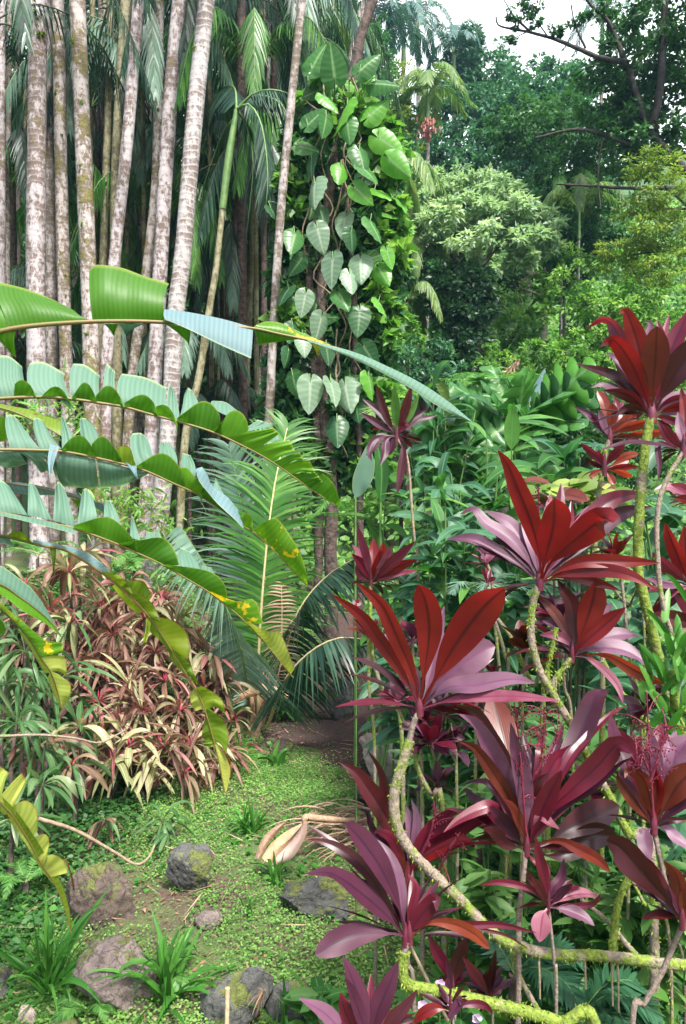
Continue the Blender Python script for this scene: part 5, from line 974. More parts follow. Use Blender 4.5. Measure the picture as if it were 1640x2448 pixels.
def tis():
    a = C4(1248, 700, 4); b = C4(1040, 1060, 2.8); c = C4(780, 1360, 2.8); dcr = C4(1140, 1360, 3.136); f = C4(700, 1760, 3.92); e = C4(700, 2048, 2.613); g = C4(1060, 1600, 3.92); h = C4(1340, 1640, 3.9); m = C4(820, 1800, 1.912); t = C4(820, 1200, 1.912); o6 = C4(820, 600, 1.912)
    # H1 topmost
    D1 = 2.45; r = ti_plant('tallest red ti plant with a mossy stem, its big leaf head at the right edge', P(1640, 1900, D1))
    B = (1240, 1190)
    head(r, a, 4, D1, [('D', 100, [B, (1110, 1000), (1000, 900), (850, 780), (520, 680)], .1), ('B', 150, [B, (1120, 950), (960, 690), (830, 590)], .12), ('C', 140, [B, (1130, 800), (960, 480), (860, 300), (760, 255), (615, 345)], .15),
        ('L', 60, [B, (1100, 900), (900, 640), (820, 585), (770, 650)], .16), ('K', 90, [B, (1300, 900), (1340, 500), (1405, 205)], .15), ('L', 90, [B, (1250, 900), (1200, 500), (1230, 300), (1160, 280)], .14), ('C', 110, [B, (1280, 800), (1330, 450), (1290, 260)], .12),
        ('C', 190, [B, (1330, 900), (1440, 520), (1620, 120)], .02), ('R', 200, [B, (1205, 950), (1110, 500), (1030, 260), (980, 165), (925, 205)], .0), ('R', 185, [B, (1165, 950), (1060, 700), (930, 500), (850, 450), (750, 510)], -.03), ('B', 235, [B, (1250, 950), (1275, 650), (1290, 320)], -.05),
        ('D', 260, [B, (1350, 980), (1500, 720), (1760, 420)], -.05), ('C', 95, [B, (1370, 1070), (1500, 1015), (1720, 1000)]), ('L', 80, [B, (1360, 1040), (1480, 970), (1600, 960)], .1), ('R', 95, [B, (1400, 1110), (1580, 1080), (1800, 1130)]),
        ('D', 115, [B, (1150, 1090), (1050, 1000), (930, 950), (780, 930)], -.05), ('L', 70, [(1240, 1190), (1000, 1000), (870, 930), (760, 880), (655, 910)], .05), ('D', 75, [B, (1130, 1110), (1000, 1095), (880, 1190)], -.08), ('D', 70, [B, (1310, 1230), (1400, 1300), (1430, 1400)], -.02), ('C', 80, [B, (1330, 1190), (1480, 1230), (1600, 1200)])], corerad=12)
    stemtube(r, [(1557, 1000), (1545, 1050), (1537, 1125), (1531, 1190), (1524, 1300), (1528, 1380), (1545, 1450), (1558, 1503), (1577, 1583), (1605, 1690), (1680, 1850), (1740, 1960)], (22, 30), D1, 'moss_full', 260, ground=True)
    # H2 + H3
    D2 = 3.0; r = ti_plant('orange red ti plant with two small heads just left of the tallest stem', P(1440, 1700, D2)); B = (840, 1400)
    head(r, a, 4, D2, [('L', 65, [B, (740, 1270), (620, 1150), (490, 1085)], .1), ('L', 75, [B, (790, 1280), (750, 1180), (735, 1115)]), ('O', 80, [B, (820, 1230), (780, 1040), (720, 935)]), ('L', 70, [B, (835, 1230), (810, 1050), (790, 940)], .1), ('C', 90, [B, (880, 1150), (900, 1050), (880, 1000)], .1),
        ('C', 90, [B, (900, 1200), (940, 1100), (970, 1040)], .1), ('O', 95, [B, (850, 1270), (862, 1160), (860, 1055)], -.03), ('O', 90, [B, (890, 1310), (980, 1230), (1040, 1155)], -.03), ('O', 85, [B, (960, 1310), (1090, 1260), (1200, 1230)], -.03), ('O', 80, [B, (1000, 1360), (1180, 1345), (1375, 1330)]), ('R', 80, [B, (950, 1260), (1050, 1195), (1160, 1160)], .06), ('B', 60, [B, (960, 1370), (1100, 1370), (1200, 1350)])], corerad=6)
    B = (790, 1690)
    head(r, a, 4, D2-.1, [('C', 70, [B, (700, 1560), (560, 1435)]), ('R', 60, [B, (760, 1600), (725, 1510)]), ('C', 90, [B, (850, 1580), (930, 1500), (990, 1430)]), ('O', 70, [B, (900, 1620), (1000, 1560), (1115, 1540)]), ('O', 70, [B, (900, 1640), (980, 1610), (1020, 1600)]), ('R', 70, [B, (920, 1670), (1110, 1660)]), ('O', 65, [B, (920, 1710), (1055, 1755)]), ('O', 60, [B, (720, 1710), (640, 1755)]), ('O', 70, [B, (840, 1750), (885, 1835)])], corerad=6)
    stemtube(r, [(1457, 1052), (1446, 1090), (1436, 1150), (1429, 1200), (1422, 1260), (1425, 1400), (1440, 1600)], (11, 16), D2, 'moss_half', 60, ground=True)
    # H4 right edge
    D4 = 2.35; r = ti_plant('ti plant with lilac streaked leaves on a thin bent stem at the right edge', P(1660, 1800, D4)); B = (1545, 1510)
    head(r, a, 4, D4, [('L', 90, [B, (1520, 1350), (1490, 1140)], .08), ('K', 90, [B, (1580, 1300), (1580, 1080)], .1), ('L', 90, [B, (1620, 1350), (1650, 1150)]), ('C', 70, [B, (1450, 1380), (1340, 1250)]), ('C', 70, [B, (1400, 1400), (1290, 1210)], .05), ('R', 90, [B, (1560, 1180), (1520, 900)], .1), ('R', 90, [B, (1650, 1400), (1800, 1250)]),
        ('P', 55, [B, (1300, 1450), (1100, 1432), (960, 1440), (720, 1512)], -.1), ('P', 60, [(1545, 1510), (1330, 1440), (1300, 1500), (1315, 1640), (1300, 1800)], -.05)], corerad=7)
    stemtube(r, [(1634, 1080), (1600, 1135), (1578, 1190), (1570, 1250), (1572, 1330), (1580, 1420), (1600, 1500), (1640, 1600), (1680, 1750)], (11, 16), D4, 'moss_some', 60, ground=True)
    # right edge extra heads
    r = ti_plant('red ti plant half out of the photo at mid height, right edge', P(1700, 1800, 2.6))
    cv = lambda p: p; head(r, cv, 1, 2.6, [('R', 34, [(1650, 1400), (1620, 1330), (1590, 1250)]), ('C', 34, [(1650, 1400), (1600, 1360), (1560, 1320)]), ('L', 30, [(1650, 1400), (1590, 1400), (1545, 1385)]), ('R', 36, [(1650, 1400), (1640, 1320), (1635, 1255)]), ('C', 36, [(1650, 1400), (1600, 1430), (1560, 1465)]), ('K', 34, [(1650, 1400), (1610, 1410), (1605, 1430)]), ('D', 40, [(1690, 1500), (1620, 1480), (1550, 1470)]), ('C', 40, [(1690, 1520), (1640, 1440), (1600, 1400)])], corerad=5)
    head(r, a, 4, 2.7, [('K', 90, [(1700, 2000), (1560, 1930), (1400, 1860), (1260, 1890)]), ('C', 90, [(1700, 2000), (1560, 1880), (1420, 1830)]), ('R', 90, [(1700, 2020), (1600, 1980), (1450, 1960)])], corerad=4)
    stemtube(r, [(1650, 1400), (1662, 1600), (1690, 1800)], (9, 12), 2.6, 'moss_some', 20, ground=True)
    # H5 + H7 on one forked mossy stem
    D5 = 2.4; r = ti_plant('forked mossy ti plant carrying the broad scarlet head and a smaller head below right', P(1600, 2100, D5)); B = (700, 940)
    head(r, b, 2.8, D5, [('L', 85, [B, (620, 780), (500, 640), (350, 540), (260, 440), (165, 475)], .1), ('L', 100, [B, (660, 800), (580, 650), (480, 520), (335, 450)], .12), ('P', 70, [B, (650, 850), (540, 720), (440, 640), (400, 590)], .1), ('L', 85, [B, (560, 810), (400, 715), (250, 640), (80, 640)]), ('L', 75, [B, (670, 740), (620, 600), (572, 485)], .1),
        ('C', 95, [B, (780, 680), (830, 450), (845, 265)], .15), ('K', 60, [B, (720, 700), (760, 420), (780, 335)], .12), ('C', 75, [B, (830, 700), (900, 520), (912, 385)], .1), ('L', 95, [B, (850, 720), (940, 560), (1025, 420)], .1), ('C', 130, [B, (900, 700), (1050, 500), (1200, 370), (1425, 330)], .12), ('P', 120, [B, (900, 740), (1080, 580), (1250, 470), (1450, 425)], .14), ('C', 60, [B, (860, 620), (1000, 470), (1080, 410)], .15),
        ('R', 75, [B, (850, 880), (1050, 920), (1240, 985)], -.02), ('R', 95, [B, (850, 880), (1100, 850), (1300, 880), (1475, 975)], -.06), ('R', 95, [B, (830, 850), (1000, 790), (1300, 790), (1505, 800)], -.03), ('R', 140, [B, (700, 760), (640, 520), (560, 320), (490, 150), (420, 45)], -.06), ('R', 205, [B, (735, 780), (790, 560), (800, 370)], -.14), ('R', 190, [B, (790, 780), (970, 620), (1120, 510), (1190, 530)], -.16)], corerad=10)
    panicle(r, [(1290, 1330), (1288, 1250), (1288, 1165)], D5+.08, 14, .08)
    stemtube(r, [(1290, 1400), (1277, 1430), (1270, 1480), (1271, 1530), (1285, 1590), (1303, 1630), (1318, 1650), (1330, 1675), (1353, 1712), (1379, 1758), (1409, 1819), (1450, 1891), (1476, 1943), (1504, 1996), (1560, 2080)], (17, 26), D5, 'moss_half', 380, ground=True)
    stemtube(r, [(1364, 1572), (1345, 1600), (1327, 1625), (1322, 1650)], (9, 16), D5, 'moss_half', 40, name='branch')
    stemtube(r, [(1330, 1500), (1318, 1560), (1308, 1600), (1312, 1635)], (12, 12), D5+.05, 'moss_full', 60, name='branch')
    B = (715, 655)
    head(r, dcr, 3.136, D5+.03, [('L', 80, [B, (660, 560), (590, 430), (490, 385)], .12), ('K', 70, [B, (700, 560), (600, 500), (470, 495)], .05), ('B', 75, [B, (690, 520), (620, 380), (520, 260), (430, 175)]), ('L', 85, [B, (830, 480), (940, 340), (1015, 255)], .12), ('D', 115, [B, (740, 500), (715, 270), (650, 160), (605, 80)], .05), ('R', 175, [B, (770, 530), (850, 300), (900, 90)], -.06), ('R', 135, [B, (800, 560), (970, 410), (1115, 290)], -.1),
        ('L', 110, [B, (850, 560), (1050, 495), (1225, 505)], .03), ('L', 110, [B, (860, 600), (1050, 600), (1200, 660), (1305, 750)], -.05), ('O', 85, [B, (860, 640), (1000, 660), (1200, 770), (1395, 860)], -.08), ('K', 65, [B, (830, 670), (960, 760), (1060, 880), (1100, 1015)], -.1)], corerad=6)
    # H6 with its long horizontal mossy limb
    D6 = 2.2; r = ti_plant('ti plant with the largest glowing red leaves on a long mossy limb', P(1700, 2330, D6)); B = (625, 940)
    head(r, c, 2.8, D6, [('L', 80, [B, (700, 700), (750, 450), (790, 245)], .12), ('C', 90, [B, (580, 760), (480, 600), (440, 560)], .1), ('R', 95, [B, (520, 720), (360, 480), (230, 310), (30, 165)], -.02), ('R', 115, [B, (580, 720), (480, 470), (370, 240), (200, 88)], -.05),
        ('L', 195, [B, (760, 760), (930, 620), (1060, 540), (1130, 520)], .02), ('L', 125, [B, (800, 800), (1000, 780), (1230, 740), (1400, 765)], -.06), ('K', 80, [B, (830, 880), (1080, 855), (1300, 855), (1565, 885)], -.1), ('C', 70, [B, (850, 860), (1080, 850), (1300, 840), (1480, 860)], -.08), ('R', 170, [B, (655, 700), (690, 420), (665, 220), (615, 105)], -.08), ('R', 230, [B, (730, 740), (870, 500), (1050, 260), (1195, 130)], -.12)], corerad=10)
    stemtube(r, [(1003, 1700), (992, 1720), (984, 1745), (976, 1785)], (13, 15), D6, 'ti_bark', 0, name='neck')
    stemtube(r, [(980, 1770), (960, 1832), (945, 1885), (943, 1940), (953, 1985), (975, 2025), (1008, 2062), (1057, 2110), (1100, 2150), (1152, 2205), (1197, 2243), (1250, 2265), (1317, 2281), (1448, 2286), (1578, 2302), (1650, 2310), (1720, 2340)], (24, 27), D6, 'moss_half', 900, ground=True, tl=.015)
    stemtube(r, [(1463, 2288), (1468, 2220), (1478, 2160), (1500, 2105), (1540, 2050)], (20, 14), D6+.02, 'moss_full', 70, name='branch')
    stemtube(r, [(1530, 2292), (1500, 2260), (1450, 2200), (1390, 2150)], (14, 9), D6+.05, 'moss_some', 30, name='branch')
    stemtube(r, [(1225, 2275), (1245, 2340), (1290, 2420), (1330, 2470)], (11, 14), D6+.05, 'moss_half', 40, name='branch')
    for u0 in (1288, 1325, 1398, 1462, 1476): stemtube(r, [(u0, 2292), (u0+2, 2330+RNG.uniform(0, 40)), (u0+3, 2360+RNG.uniform(0, 60))], (6, 4), D6, 'twig', 0, name='air_root')
    # H8 with the lower mossy limb
    D8 = 2.0; r = ti_plant('dark plum ti plant at the lower centre on a bright mossy elbow limb', P(1330, 2520, D8)); B = (1055, 1905)
    head(r, f, 3.92, D8, [('D', 75, [B, (900, 1620), (660, 1240), (360, 980), (125, 825)], .06), ('D', 120, [B, (900, 1600), (700, 1270), (450, 1060), (250, 980), (140, 965)], .03), ('D', 70, [B, (850, 1600), (700, 1400), (360, 1260)], .05), ('L', 110, [B, (1010, 1420), (900, 1130), (730, 935)], .08), ('C', 80, [B, (1120, 1600), (1150, 1400), (1075, 1290)], .03),
        ('P', 200, [B, (1000, 1620), (820, 1230), (620, 950), (490, 815)], -.04), ('P', 190, [B, (900, 1700), (650, 1480), (370, 1290), (120, 1290)], -.08), ('K', 90, [B, (1170, 1680), (1260, 1500), (1290, 1395)], .0), ('C', 170, [B, (1160, 1740), (1270, 1600), (1340, 1520), (1345, 1640)], -.08)], corerad=9)
    B = (728, 505)
    head(r, e, 2.613, D8, [('C', 45, [B, (900, 410), (1100, 425), (1300, 425), (1525, 475)], -.02), ('D', 22, [(728, 505), (1000, 440), (1230, 465), (1350, 500), (1480, 585)], .02), ('O', 75, [B, (850, 415), (1000, 420), (1130, 480), (1230, 575)], -.08), ('P', 145, [B, (600, 480), (400, 490), (250, 550), (138, 615)], -.1)], corerad=9)
    stemtube(r, [(978, 2245), (966, 2280), (960, 2320), (958, 2335)], (14, 18), D8, 'ti_bark', 0, name='neck')
    stemtube(r, [(968, 2275), (962, 2320), (968, 2347), (995, 2360), (1040, 2368), (1100, 2383), (1200, 2405), (1260, 2420), (1340, 2445), (1430, 2490)], (26, 30), D8, 'moss_full', 800, ground=True, tl=.017)
    stemtube(r, [(978, 2255), (1005, 2310), (1035, 2370), (1070, 2440)], (8, 8), D8+.1, 'twig', 0, name='branch')
    # H9 behind the mossy limb
    D9 = 2.35; r = ti_plant('dark red ti plant spreading behind the upright mossy limb', P(1010, 2400, D9)); B = (1075, 1330)
    head(r, f, 3.92, D9, [('D', 90, [B, (1000, 1000), (900, 650), (830, 330), (700, 128)], .05), ('D', 190, [B, (1000, 1000), (860, 720), (700, 480), (590, 340), (430, 240)], .0), ('P', 70, [B, (930, 1100), (750, 880), (700, 720), (600, 675)], .05), ('P', 70, [B, (950, 950), (800, 700), (650, 580), (590, 610)], .08), ('L', 120, [B, (1120, 1000), (1100, 800), (1050, 640)], .08), ('L', 90, [B, (1150, 950), (1160, 750), (1110, 590)], .06),
        ('P', 100, [B, (1160, 1000), (1150, 800), (1160, 650)], .1), ('C', 110, [B, (1000, 1100), (930, 960), (800, 890), (760, 920)], -.05), ('C', 190, [B, (1180, 1080), (1350, 850), (1480, 720), (1560, 700)], -.02), ('C', 130, [B, (1250, 1060), (1500, 900), (1800, 720), (2090, 612)], -.05), ('R', 170, [B, (1220, 1140), (1400, 1040), (1600, 980), (1710, 1040)], -.08), ('B', 110, [B, (1020, 1200), (960, 1050), (880, 960)], .0), ('C', 40, [B, (1010, 1400), (960, 1300), (900, 1180)], .0), ('L', 50, [B, (1010, 1200), (1000, 1100), (990, 1000)], .05)], corerad=8)
    panicle(r, [(1005, 2050), (1030, 1990), (1042, 1930)], D9-.05, 10, .08); panicle(r, [(1030, 2110), (1060, 2060), (1100, 1990)], D9-.1, 9, .09)
    stemtube(r, [(974, 2100), (968, 2150), (965, 2220), (975, 2300), (990, 2400)], (10, 13), D9, 'ti_bark', 0, ground=True)
    # H10 centre lower right
    D10 = 2.2; r = ti_plant('large lilac and maroon ti plant with red flower sprays, lower right of centre', P(1260, 2350, D10)); B = (780, 1685)
    head(r, g, 3.92, D10, [('B', 270, [B, (700, 1200), (560, 650), (450, 240)], .18), ('D', 170, [B, (620, 1000), (430, 620), (300, 400), (110, 330)], .16), ('P', 90, [B, (400, 1290), (280, 1200), (215, 1130), (210, 1110)], .1), ('P', 60, [B, (600, 1350), (430, 1080), (300, 1050), (190, 1080)], .12), ('P', 110, [B, (950, 1050), (1060, 700), (1130, 510)], .14), ('P', 110, [B, (860, 1000), (800, 800), (740, 580)], .1),
        ('P', 200, [B, (1100, 950), (1290, 600), (1430, 250), (1545, 190)], .15), ('C', 80, [B, (1150, 900), (1330, 660), (1568, 420), (1720, 340)], .12), ('C', 140, [B, (1000, 950), (1150, 780), (1345, 665)], .1), ('C', 60, [B, (880, 900), (890, 700), (980, 570)], .1), ('D', 250, [B, (1000, 1620), (1200, 1480), (1420, 1370), (1650, 1280)], .12), ('D', 220, [B, (1000, 1750), (1150, 1720), (1400, 1560), (1620, 1560)], .1),
        ('L', 190, [B, (620, 1150), (450, 780), (300, 520), (140, 420)], .0), ('B', 130, [B, (640, 1250), (450, 950), (300, 740), (130, 665)], -.02), ('K', 70, [B, (600, 1330), (480, 1120), (380, 1010)], .02), ('L', 155, [B, (760, 1250), (690, 850), (630, 495)], -.02), ('L', 90, [B, (800, 1300), (790, 1000), (750, 700)], .03), ('D', 140, [B, (850, 1300), (870, 1100), (980, 970)], .03), ('C', 190, [B, (900, 1380), (1000, 1150), (1110, 945)], -.04),
        ('C', 200, [B, (980, 1350), (1200, 1130), (1450, 900), (1640, 700), (1790, 800)], -.06), ('P', 70, [B, (1100, 1310), (1400, 1120), (1640, 900), (1760, 830)], -.03), ('P', 160, [B, (620, 1500), (520, 1380), (430, 1290)], -.02), ('C', 120, [(780, 1685), (500, 1400), (450, 1280), (200, 1380), (0, 1530)], .0), ('D', 130, [B, (600, 1640), (480, 1530), (370, 1490)], -.05), ('K', 120, [B, (880, 1500), (920, 1380), (1000, 1440), (1090, 1500)], -.08), ('B', 110, [B, (740, 1500), (640, 1300), (560, 1220)], -.06), ('O', 105, [B, (900, 1630), (1100, 1610), (1300, 1700), (1450, 1780), (1565, 1900)], -.12), ('C', 60, [B, (850, 1800), (960, 1850), (1000, 1960)], -.03)], corerad=9)
    panicle(r, [(1258, 1990), (1250, 1890), (1243, 1800), (1233, 1690)], D10-.06, 22, .12); panicle(r, [(1290, 1840), (1298, 1770), (1301, 1690)], D10-.02, 16, .10); panicle(r, [(1280, 1850), (1320, 1790), (1340, 1750)], D10-.04, 10, .08)
    stemtube(r, [(1256, 2035), (1252, 2080), (1248, 2120), (1240, 2200), (1240, 2300)], (13, 14), D10, 'ti_bark', 0, ground=True)
    # H11 right edge lower
    D11 = 2.05; r = ti_plant('ti plant with upright pink lilac leaves and red flower spikes at the lower right edge', P(1640, 2350, D11)); B = (870, 1325)
    head(r, h, 3.9, D11, [('C', 180, [B, (780, 900), (660, 600), (510, 375)], .15), ('C', 150, [B, (880, 800), (900, 550), (960, 400), (1060, 380)], .14), ('P', 140, [B, (600, 700), (500, 450), (470, 260)], .18), ('C', 70, [B, (640, 700), (760, 850), (700, 600)], .1), ('L', 190, [B, (850, 950), (860, 650), (830, 385)], .02), ('L', 210, [B, (980, 850), (1100, 600), (1230, 460)], .05), ('L', 120, [B, (980, 700), (1050, 500), (1080, 420)], .1), ('R', 130, [B, (900, 1000), (900, 850), (875, 745)], -.02),
        ('B', 240, [B, (1000, 1080), (1120, 900), (1300, 740)], -.05), ('B', 130, [B, (700, 1080), (560, 900), (530, 810)], .02), ('B', 160, [B, (830, 1050), (770, 860), (640, 780), (600, 860)], -.05), ('P', 60, [B, (700, 1000), (560, 800), (740, 770)], .0), ('P', 90, [B, (1000, 1200), (1200, 1090), (1400, 1060)]), ('D', 60, [B, (1000, 1260), (1200, 1250)]), ('L', 150, [B, (790, 1360), (790, 1480), (838, 1625)], -.1), ('L', 110, [B, (1000, 1330), (1080, 1420), (1220, 1520)], -.06)], corerad=9)
    panicle(r, [(1562, 1950), (1556, 1850), (1550, 1750), (1546, 1655)], D11-.05, 20, .10); panicle(r, [(1555, 1870), (1580, 1790), (1600, 1735)], D11-.08, 9, .08); panicle(r, [(1550, 1840), (1530, 1790), (1515, 1760)], D11-.06, 9, .08)
    B = (1135, 2210)
    head(r, h, 3.9, D11-.1, [('D', 240, [B, (950, 1950), (730, 1690), (560, 1500), (430, 1440)], .08), ('D', 190, [B, (900, 1850), (700, 1600), (560, 1420)], .12), ('B', 150, [B, (1120, 1950), (1080, 1760), (960, 1625)], -.02), ('P', 90, [B, (1090, 2000), (1040, 1880), (1010, 1800)], .03), ('B', 150, [B, (1180, 2000), (1250, 1800)], -.04)], corerad=8)
    stemtube(r, [(1563, 1985), (1580, 2060), (1600, 2150), (1631, 2200), (1610, 2260), (1580, 2330), (1540, 2400), (1510, 2470)], (12, 16), D11, 'ti_bark', 0, ground=True)
    # H12 small drooping rosette
    r = ti_plant('small drooping mauve ti shoot hanging over the horizontal mossy limb', P(1320, 2350, 2.12)); B = (940, 705)
    head(r, m, 1.912, 2.12, [('C', 50, [B, (930, 600), (900, 480), (880, 380)]), ('P', 45, [B, (960, 620), (1000, 570), (1010, 480)]), ('C', 30, [B, (850, 620), (720, 590), (620, 605)]), ('P', 40, [B, (1000, 640), (1050, 600)]), ('D', 40, [B, (900, 620), (860, 560)]), ('K', 48, [B, (1020, 660), (1100, 645), (1182, 655)]), ('L', 55, [B, (1030, 720), (1100, 750), (1150, 790)]), ('K', 92, [B, (915, 740), (905, 800), (898, 865)], -.08), ('C', 30, [B, (1060, 700), (1140, 690), (1180, 640)])], corerad=5)
    stemtube(r, [(1311, 2170), (1318, 2230), (1325, 2300), (1330, 2400)], (8, 8), 2.12, 'ti_bark', 0, ground=True)
    # small ones below
    r = ti_plant('small dark red ti seedling between the two mossy limbs, left of a pair', P(1080, 2400, 2.3)); B = (1000, 830)
    head(r, e, 2.613, 2.3, [('C', 75, [B, (960, 700), (900, 600), (848, 485)]), ('D', 95, [B, (1020, 700), (1060, 580), (1085, 500)]), ('C', 60, [B, (950, 780), (915, 750)]), ('P', 50, [B, (980, 740), (960, 650)]), ('C', 40, [B, (1080, 860), (1130, 830)])], corerad=4)
    stemtube(r, [(1083, 2366), (1085, 2400), (1088, 2440)], (6, 7), 2.3, 'ti_bark', 0, ground=True)
    r = ti_plant('small maroon ti seedling right of the other, under the moss limb', P(1175, 2420, 2.35)); B = (1235, 880)
    head(r, e, 2.613, 2.35, [('C', 60, [B, (1160, 760), (1060, 625)]), ('P', 50, [B, (1160, 790), (1070, 680)]), ('D', 50, [B, (1250, 720), (1270, 580)]), ('D', 60, [B, (1210, 780), (1230, 700)]), ('C', 40, [B, (1280, 840), (1310, 815)]), ('C', 35, [B, (1160, 870), (1090, 915)])], corerad=4)
    stemtube(r, [(1173, 2385), (1176, 2420), (1178, 2450)], (6, 7), 2.35, 'ti_bark', 0, ground=True)
    r = ti_plant('low ti shoot with one red and one plum leaf beside the pink flowers', P(1090, 2440, 1.95)); B = (985, 965)
    head(r, e, 2.613, 1.95, [('R', 70, [B, (900, 945), (820, 975), (752, 1040)]), ('P', 60, [B, (1050, 900), (1010, 960), (965, 1010)]), ('C', 45, [B, (1100, 920), (1200, 930), (1250, 985)])], corerad=4)
    stemtube(r, [(1077, 2417), (1080, 2450), (1084, 2490)], (6, 7), 1.95, 'ti_bark', 0, ground=True)
    r = ti_plant('plum coloured ti plant rising at the bottom edge, left of the mossy elbow', P(880, 2560, 1.85)); B = (480, 1200)
    head(r, e, 2.613, 1.85, [('P', 110, [B, (430, 950), (370, 760), (310, 620)], .02), ('P', 120, [B, (520, 1000), (600, 800), (660, 655)], .03), ('D', 75, [B, (600, 1050), (700, 940), (780, 830)], .03), ('P', 60, [B, (460, 1000), (440, 850), (400, 720)], .06), ('C', 85, [B, (400, 1100), (330, 980), (300, 845)], .0), ('P', 85, [B, (430, 1020), (380, 880), (325, 755)], -.06), ('L', 105, [B, (350, 1130), (200, 980), (38, 885)], -.05), ('P', 80, [B, (380, 1160), (330, 1080), (300, 1040)], -.08), ('C', 70, [B, (640, 1120), (720, 1060)], -.03)], corerad=7)
    stemtube(r, [(884, 2507), (884, 2560), (886, 2600)], (12, 14), 1.85, 'ti_bark', 0, ground=True)
    # H15 thin plant left
    D15 = 3.4; r = ti_plant('slim ti plant with a small bright red head over the path, leftmost of the reds', P(940, 1760, D15)); B = (128, 372)
    head(r, t, 1.912, D15, [('K', 40, [B, (110, 260), (65, 105)]), ('C', 45, [B, (90, 290), (40, 235)]), ('K', 40, [B, (95, 270), (42, 195)]), ('R', 60, [B, (140, 270), (140, 165)]), ('K', 50, [B, (190, 280), (220, 200)]), ('C', 50, [B, (200, 300), (330, 180)]), ('R', 70, [B, (175, 300), (185, 185)]), ('R', 75, [B, (200, 310), (275, 230)]), ('R', 70, [B, (165, 290), (170, 220)], -.1), ('R', 50, [B, (240, 300), (338, 262)]), ('K', 36, [B, (240, 330), (342, 315)]), ('C', 50, [B, (90, 330), (60, 285)]), ('K', 50, [B, (150, 320), (160, 300)], -.1)], corerad=5)
    stemtube(r, [(886, 1400), (885, 1480), (887, 1540), (895, 1590), (915, 1650), (930, 1690), (960, 1760)], (9, 13), D15, 'moss_half', 90, ground=True)
    # background clusters
    def cl(label, u, v, d, rr, n, cols, w, base_v=1800, seed=0, tr=7, extra=()):
        r = ti_plant(label, P(u+10, base_v, d)); rosette(r, u, v, d, rr, n, cols, w)
        for (du, dv, sc) in extra: rosette(r, u+du, v+dv, d+.1, rr*sc, max(6, int(n*.7)), cols, w*sc)
        w0 = RNG.uniform(-35, 35); stemtube(r, [(u, v), (u+w0*.4, v+40), (u+w0, (v+base_v)/2), (u+10+w0*1.6, base_v)], (tr, tr*1.3), d, 'moss_half', 20, ground=True)
    cl('mauve pink ti head hidden behind the neck of the largest red one', 1030, 1780, 2.7, 85, 26, ['tP', 'tL', 'tC'], 34, extra=((-20, -50, .8), (60, 10, .8), (30, -70, .7)))
    cl('pink tipped low ti head over the path edge boulder', 950, 1680, 2.75, 62, 16, ['tK', 'tC', 'tL'], 26, extra=((-30, -15, .6),))
    cl('lilac and plum ti head behind the two upright red leaves', 985, 1530, 3.1, 75, 18, ['tL', 'tC', 'tP'], 26, extra=((-25, 30, .8),))
    cl('rusty fan shaped ti head left of the largest red leaves', 880, 1525, 3.3, 60, 14, ['tB', 'tD'], 18)
    cl('dark rust ti head between the scarlet head and the smaller head', 1262, 1555, 2.75, 95, 14, ['tB', 'tD'], 40)
    cl('mauve frilled ti head under the scarlet head', 1335, 1480, 2.8, 85, 26, ['tL', 'tP', 'tC'], 34, extra=((15, 40, .8), (-20, -20, .7)))
    cl('small pink ti shoot behind and left of the scarlet head', 1165, 1350, 3.2, 50, 12, ['tK', 'tL'], 16, extra=((-10, -30, .8),))
    cl('thin leaved small ti shoot above the large glowing leaf', 1165, 1395, 3.1, 42, 8, ['tK', 'tC'], 14)
    cl('tiny plum ti shoot in front of the dark hollow', 1175, 1610, 2.9, 36, 7, ['tP', 'tC'], 14)
    cl('red ti head right of the scarlet head, near the tall mossy stem', 1470, 1330, 2.8, 70, 12, ['tR', 'tB', 'tC'], 30)
    cl('dark purple ti head low beside the green epiphyte', 1545, 1700, 2.5, 95, 16, ['tP', 'tD'], 34)
    cl('purple ti head in the shade behind the lilac flowered one', 1410, 1900, 2.7, 80, 14, ['tP', 'tC', 'tD'], 34, base_v=2200)
    cl('maroon ti head deep in shade under the right edge plant', 1590, 2120, 2.6, 90, 12, ['tD', 'tP'], 36, base_v=2350)
    cl('plum ti head low in the pale understory leaves', 1045, 1880, 2.9, 60, 12, ['tP', 'tC'], 20, base_v=2050)
    # dark tall thin one
    D = 4.6; r = ti_plant('tall thin ti plant with blackish drooping leaves in front of the lobed leaves', P(1000, 1400, D), group=None); B = (245, 845)
    head(r, o6, 1.912, D, [('D', 38, [B, (200, 760), (150, 610)]), ('G', 40, [B, (240, 740), (235, 605)]), ('D', 42, [B, (280, 740), (315, 612)]), ('G', 38, [B, (300, 750), (348, 655)]), ('P', 34, [B, (180, 750), (90, 675)]), ('P', 34, [B, (160, 790), (80, 740)]), ('P', 34, [B, (300, 780), (380, 725)]), ('P', 26, [B, (330, 780), (435, 750)]), ('G', 26, [B, (260, 740), (260, 680)]), ('P', 40, [B, (170, 850), (140, 900), (105, 935)]), ('P', 40, [B, (200, 860), (190, 920), (170, 980)]), ('P', 36, [B, (230, 860), (225, 900), (210, 935)]), ('P', 34, [B, (255, 850), (265, 880), (262, 905)]), ('D', 40, [B, (275, 900), (270, 980), (248, 1112)]), ('P', 34, [B, (150, 860), (120, 920), (130, 960)]), ('C', 28, [B, (280, 790), (300, 800)])], corerad=5)
    stemtube(r, [(948, 1045), (972, 1090), (980, 1150), (985, 1220), (992, 1300), (1000, 1400)], (6, 7), D, 'twig', 0, ground=True)
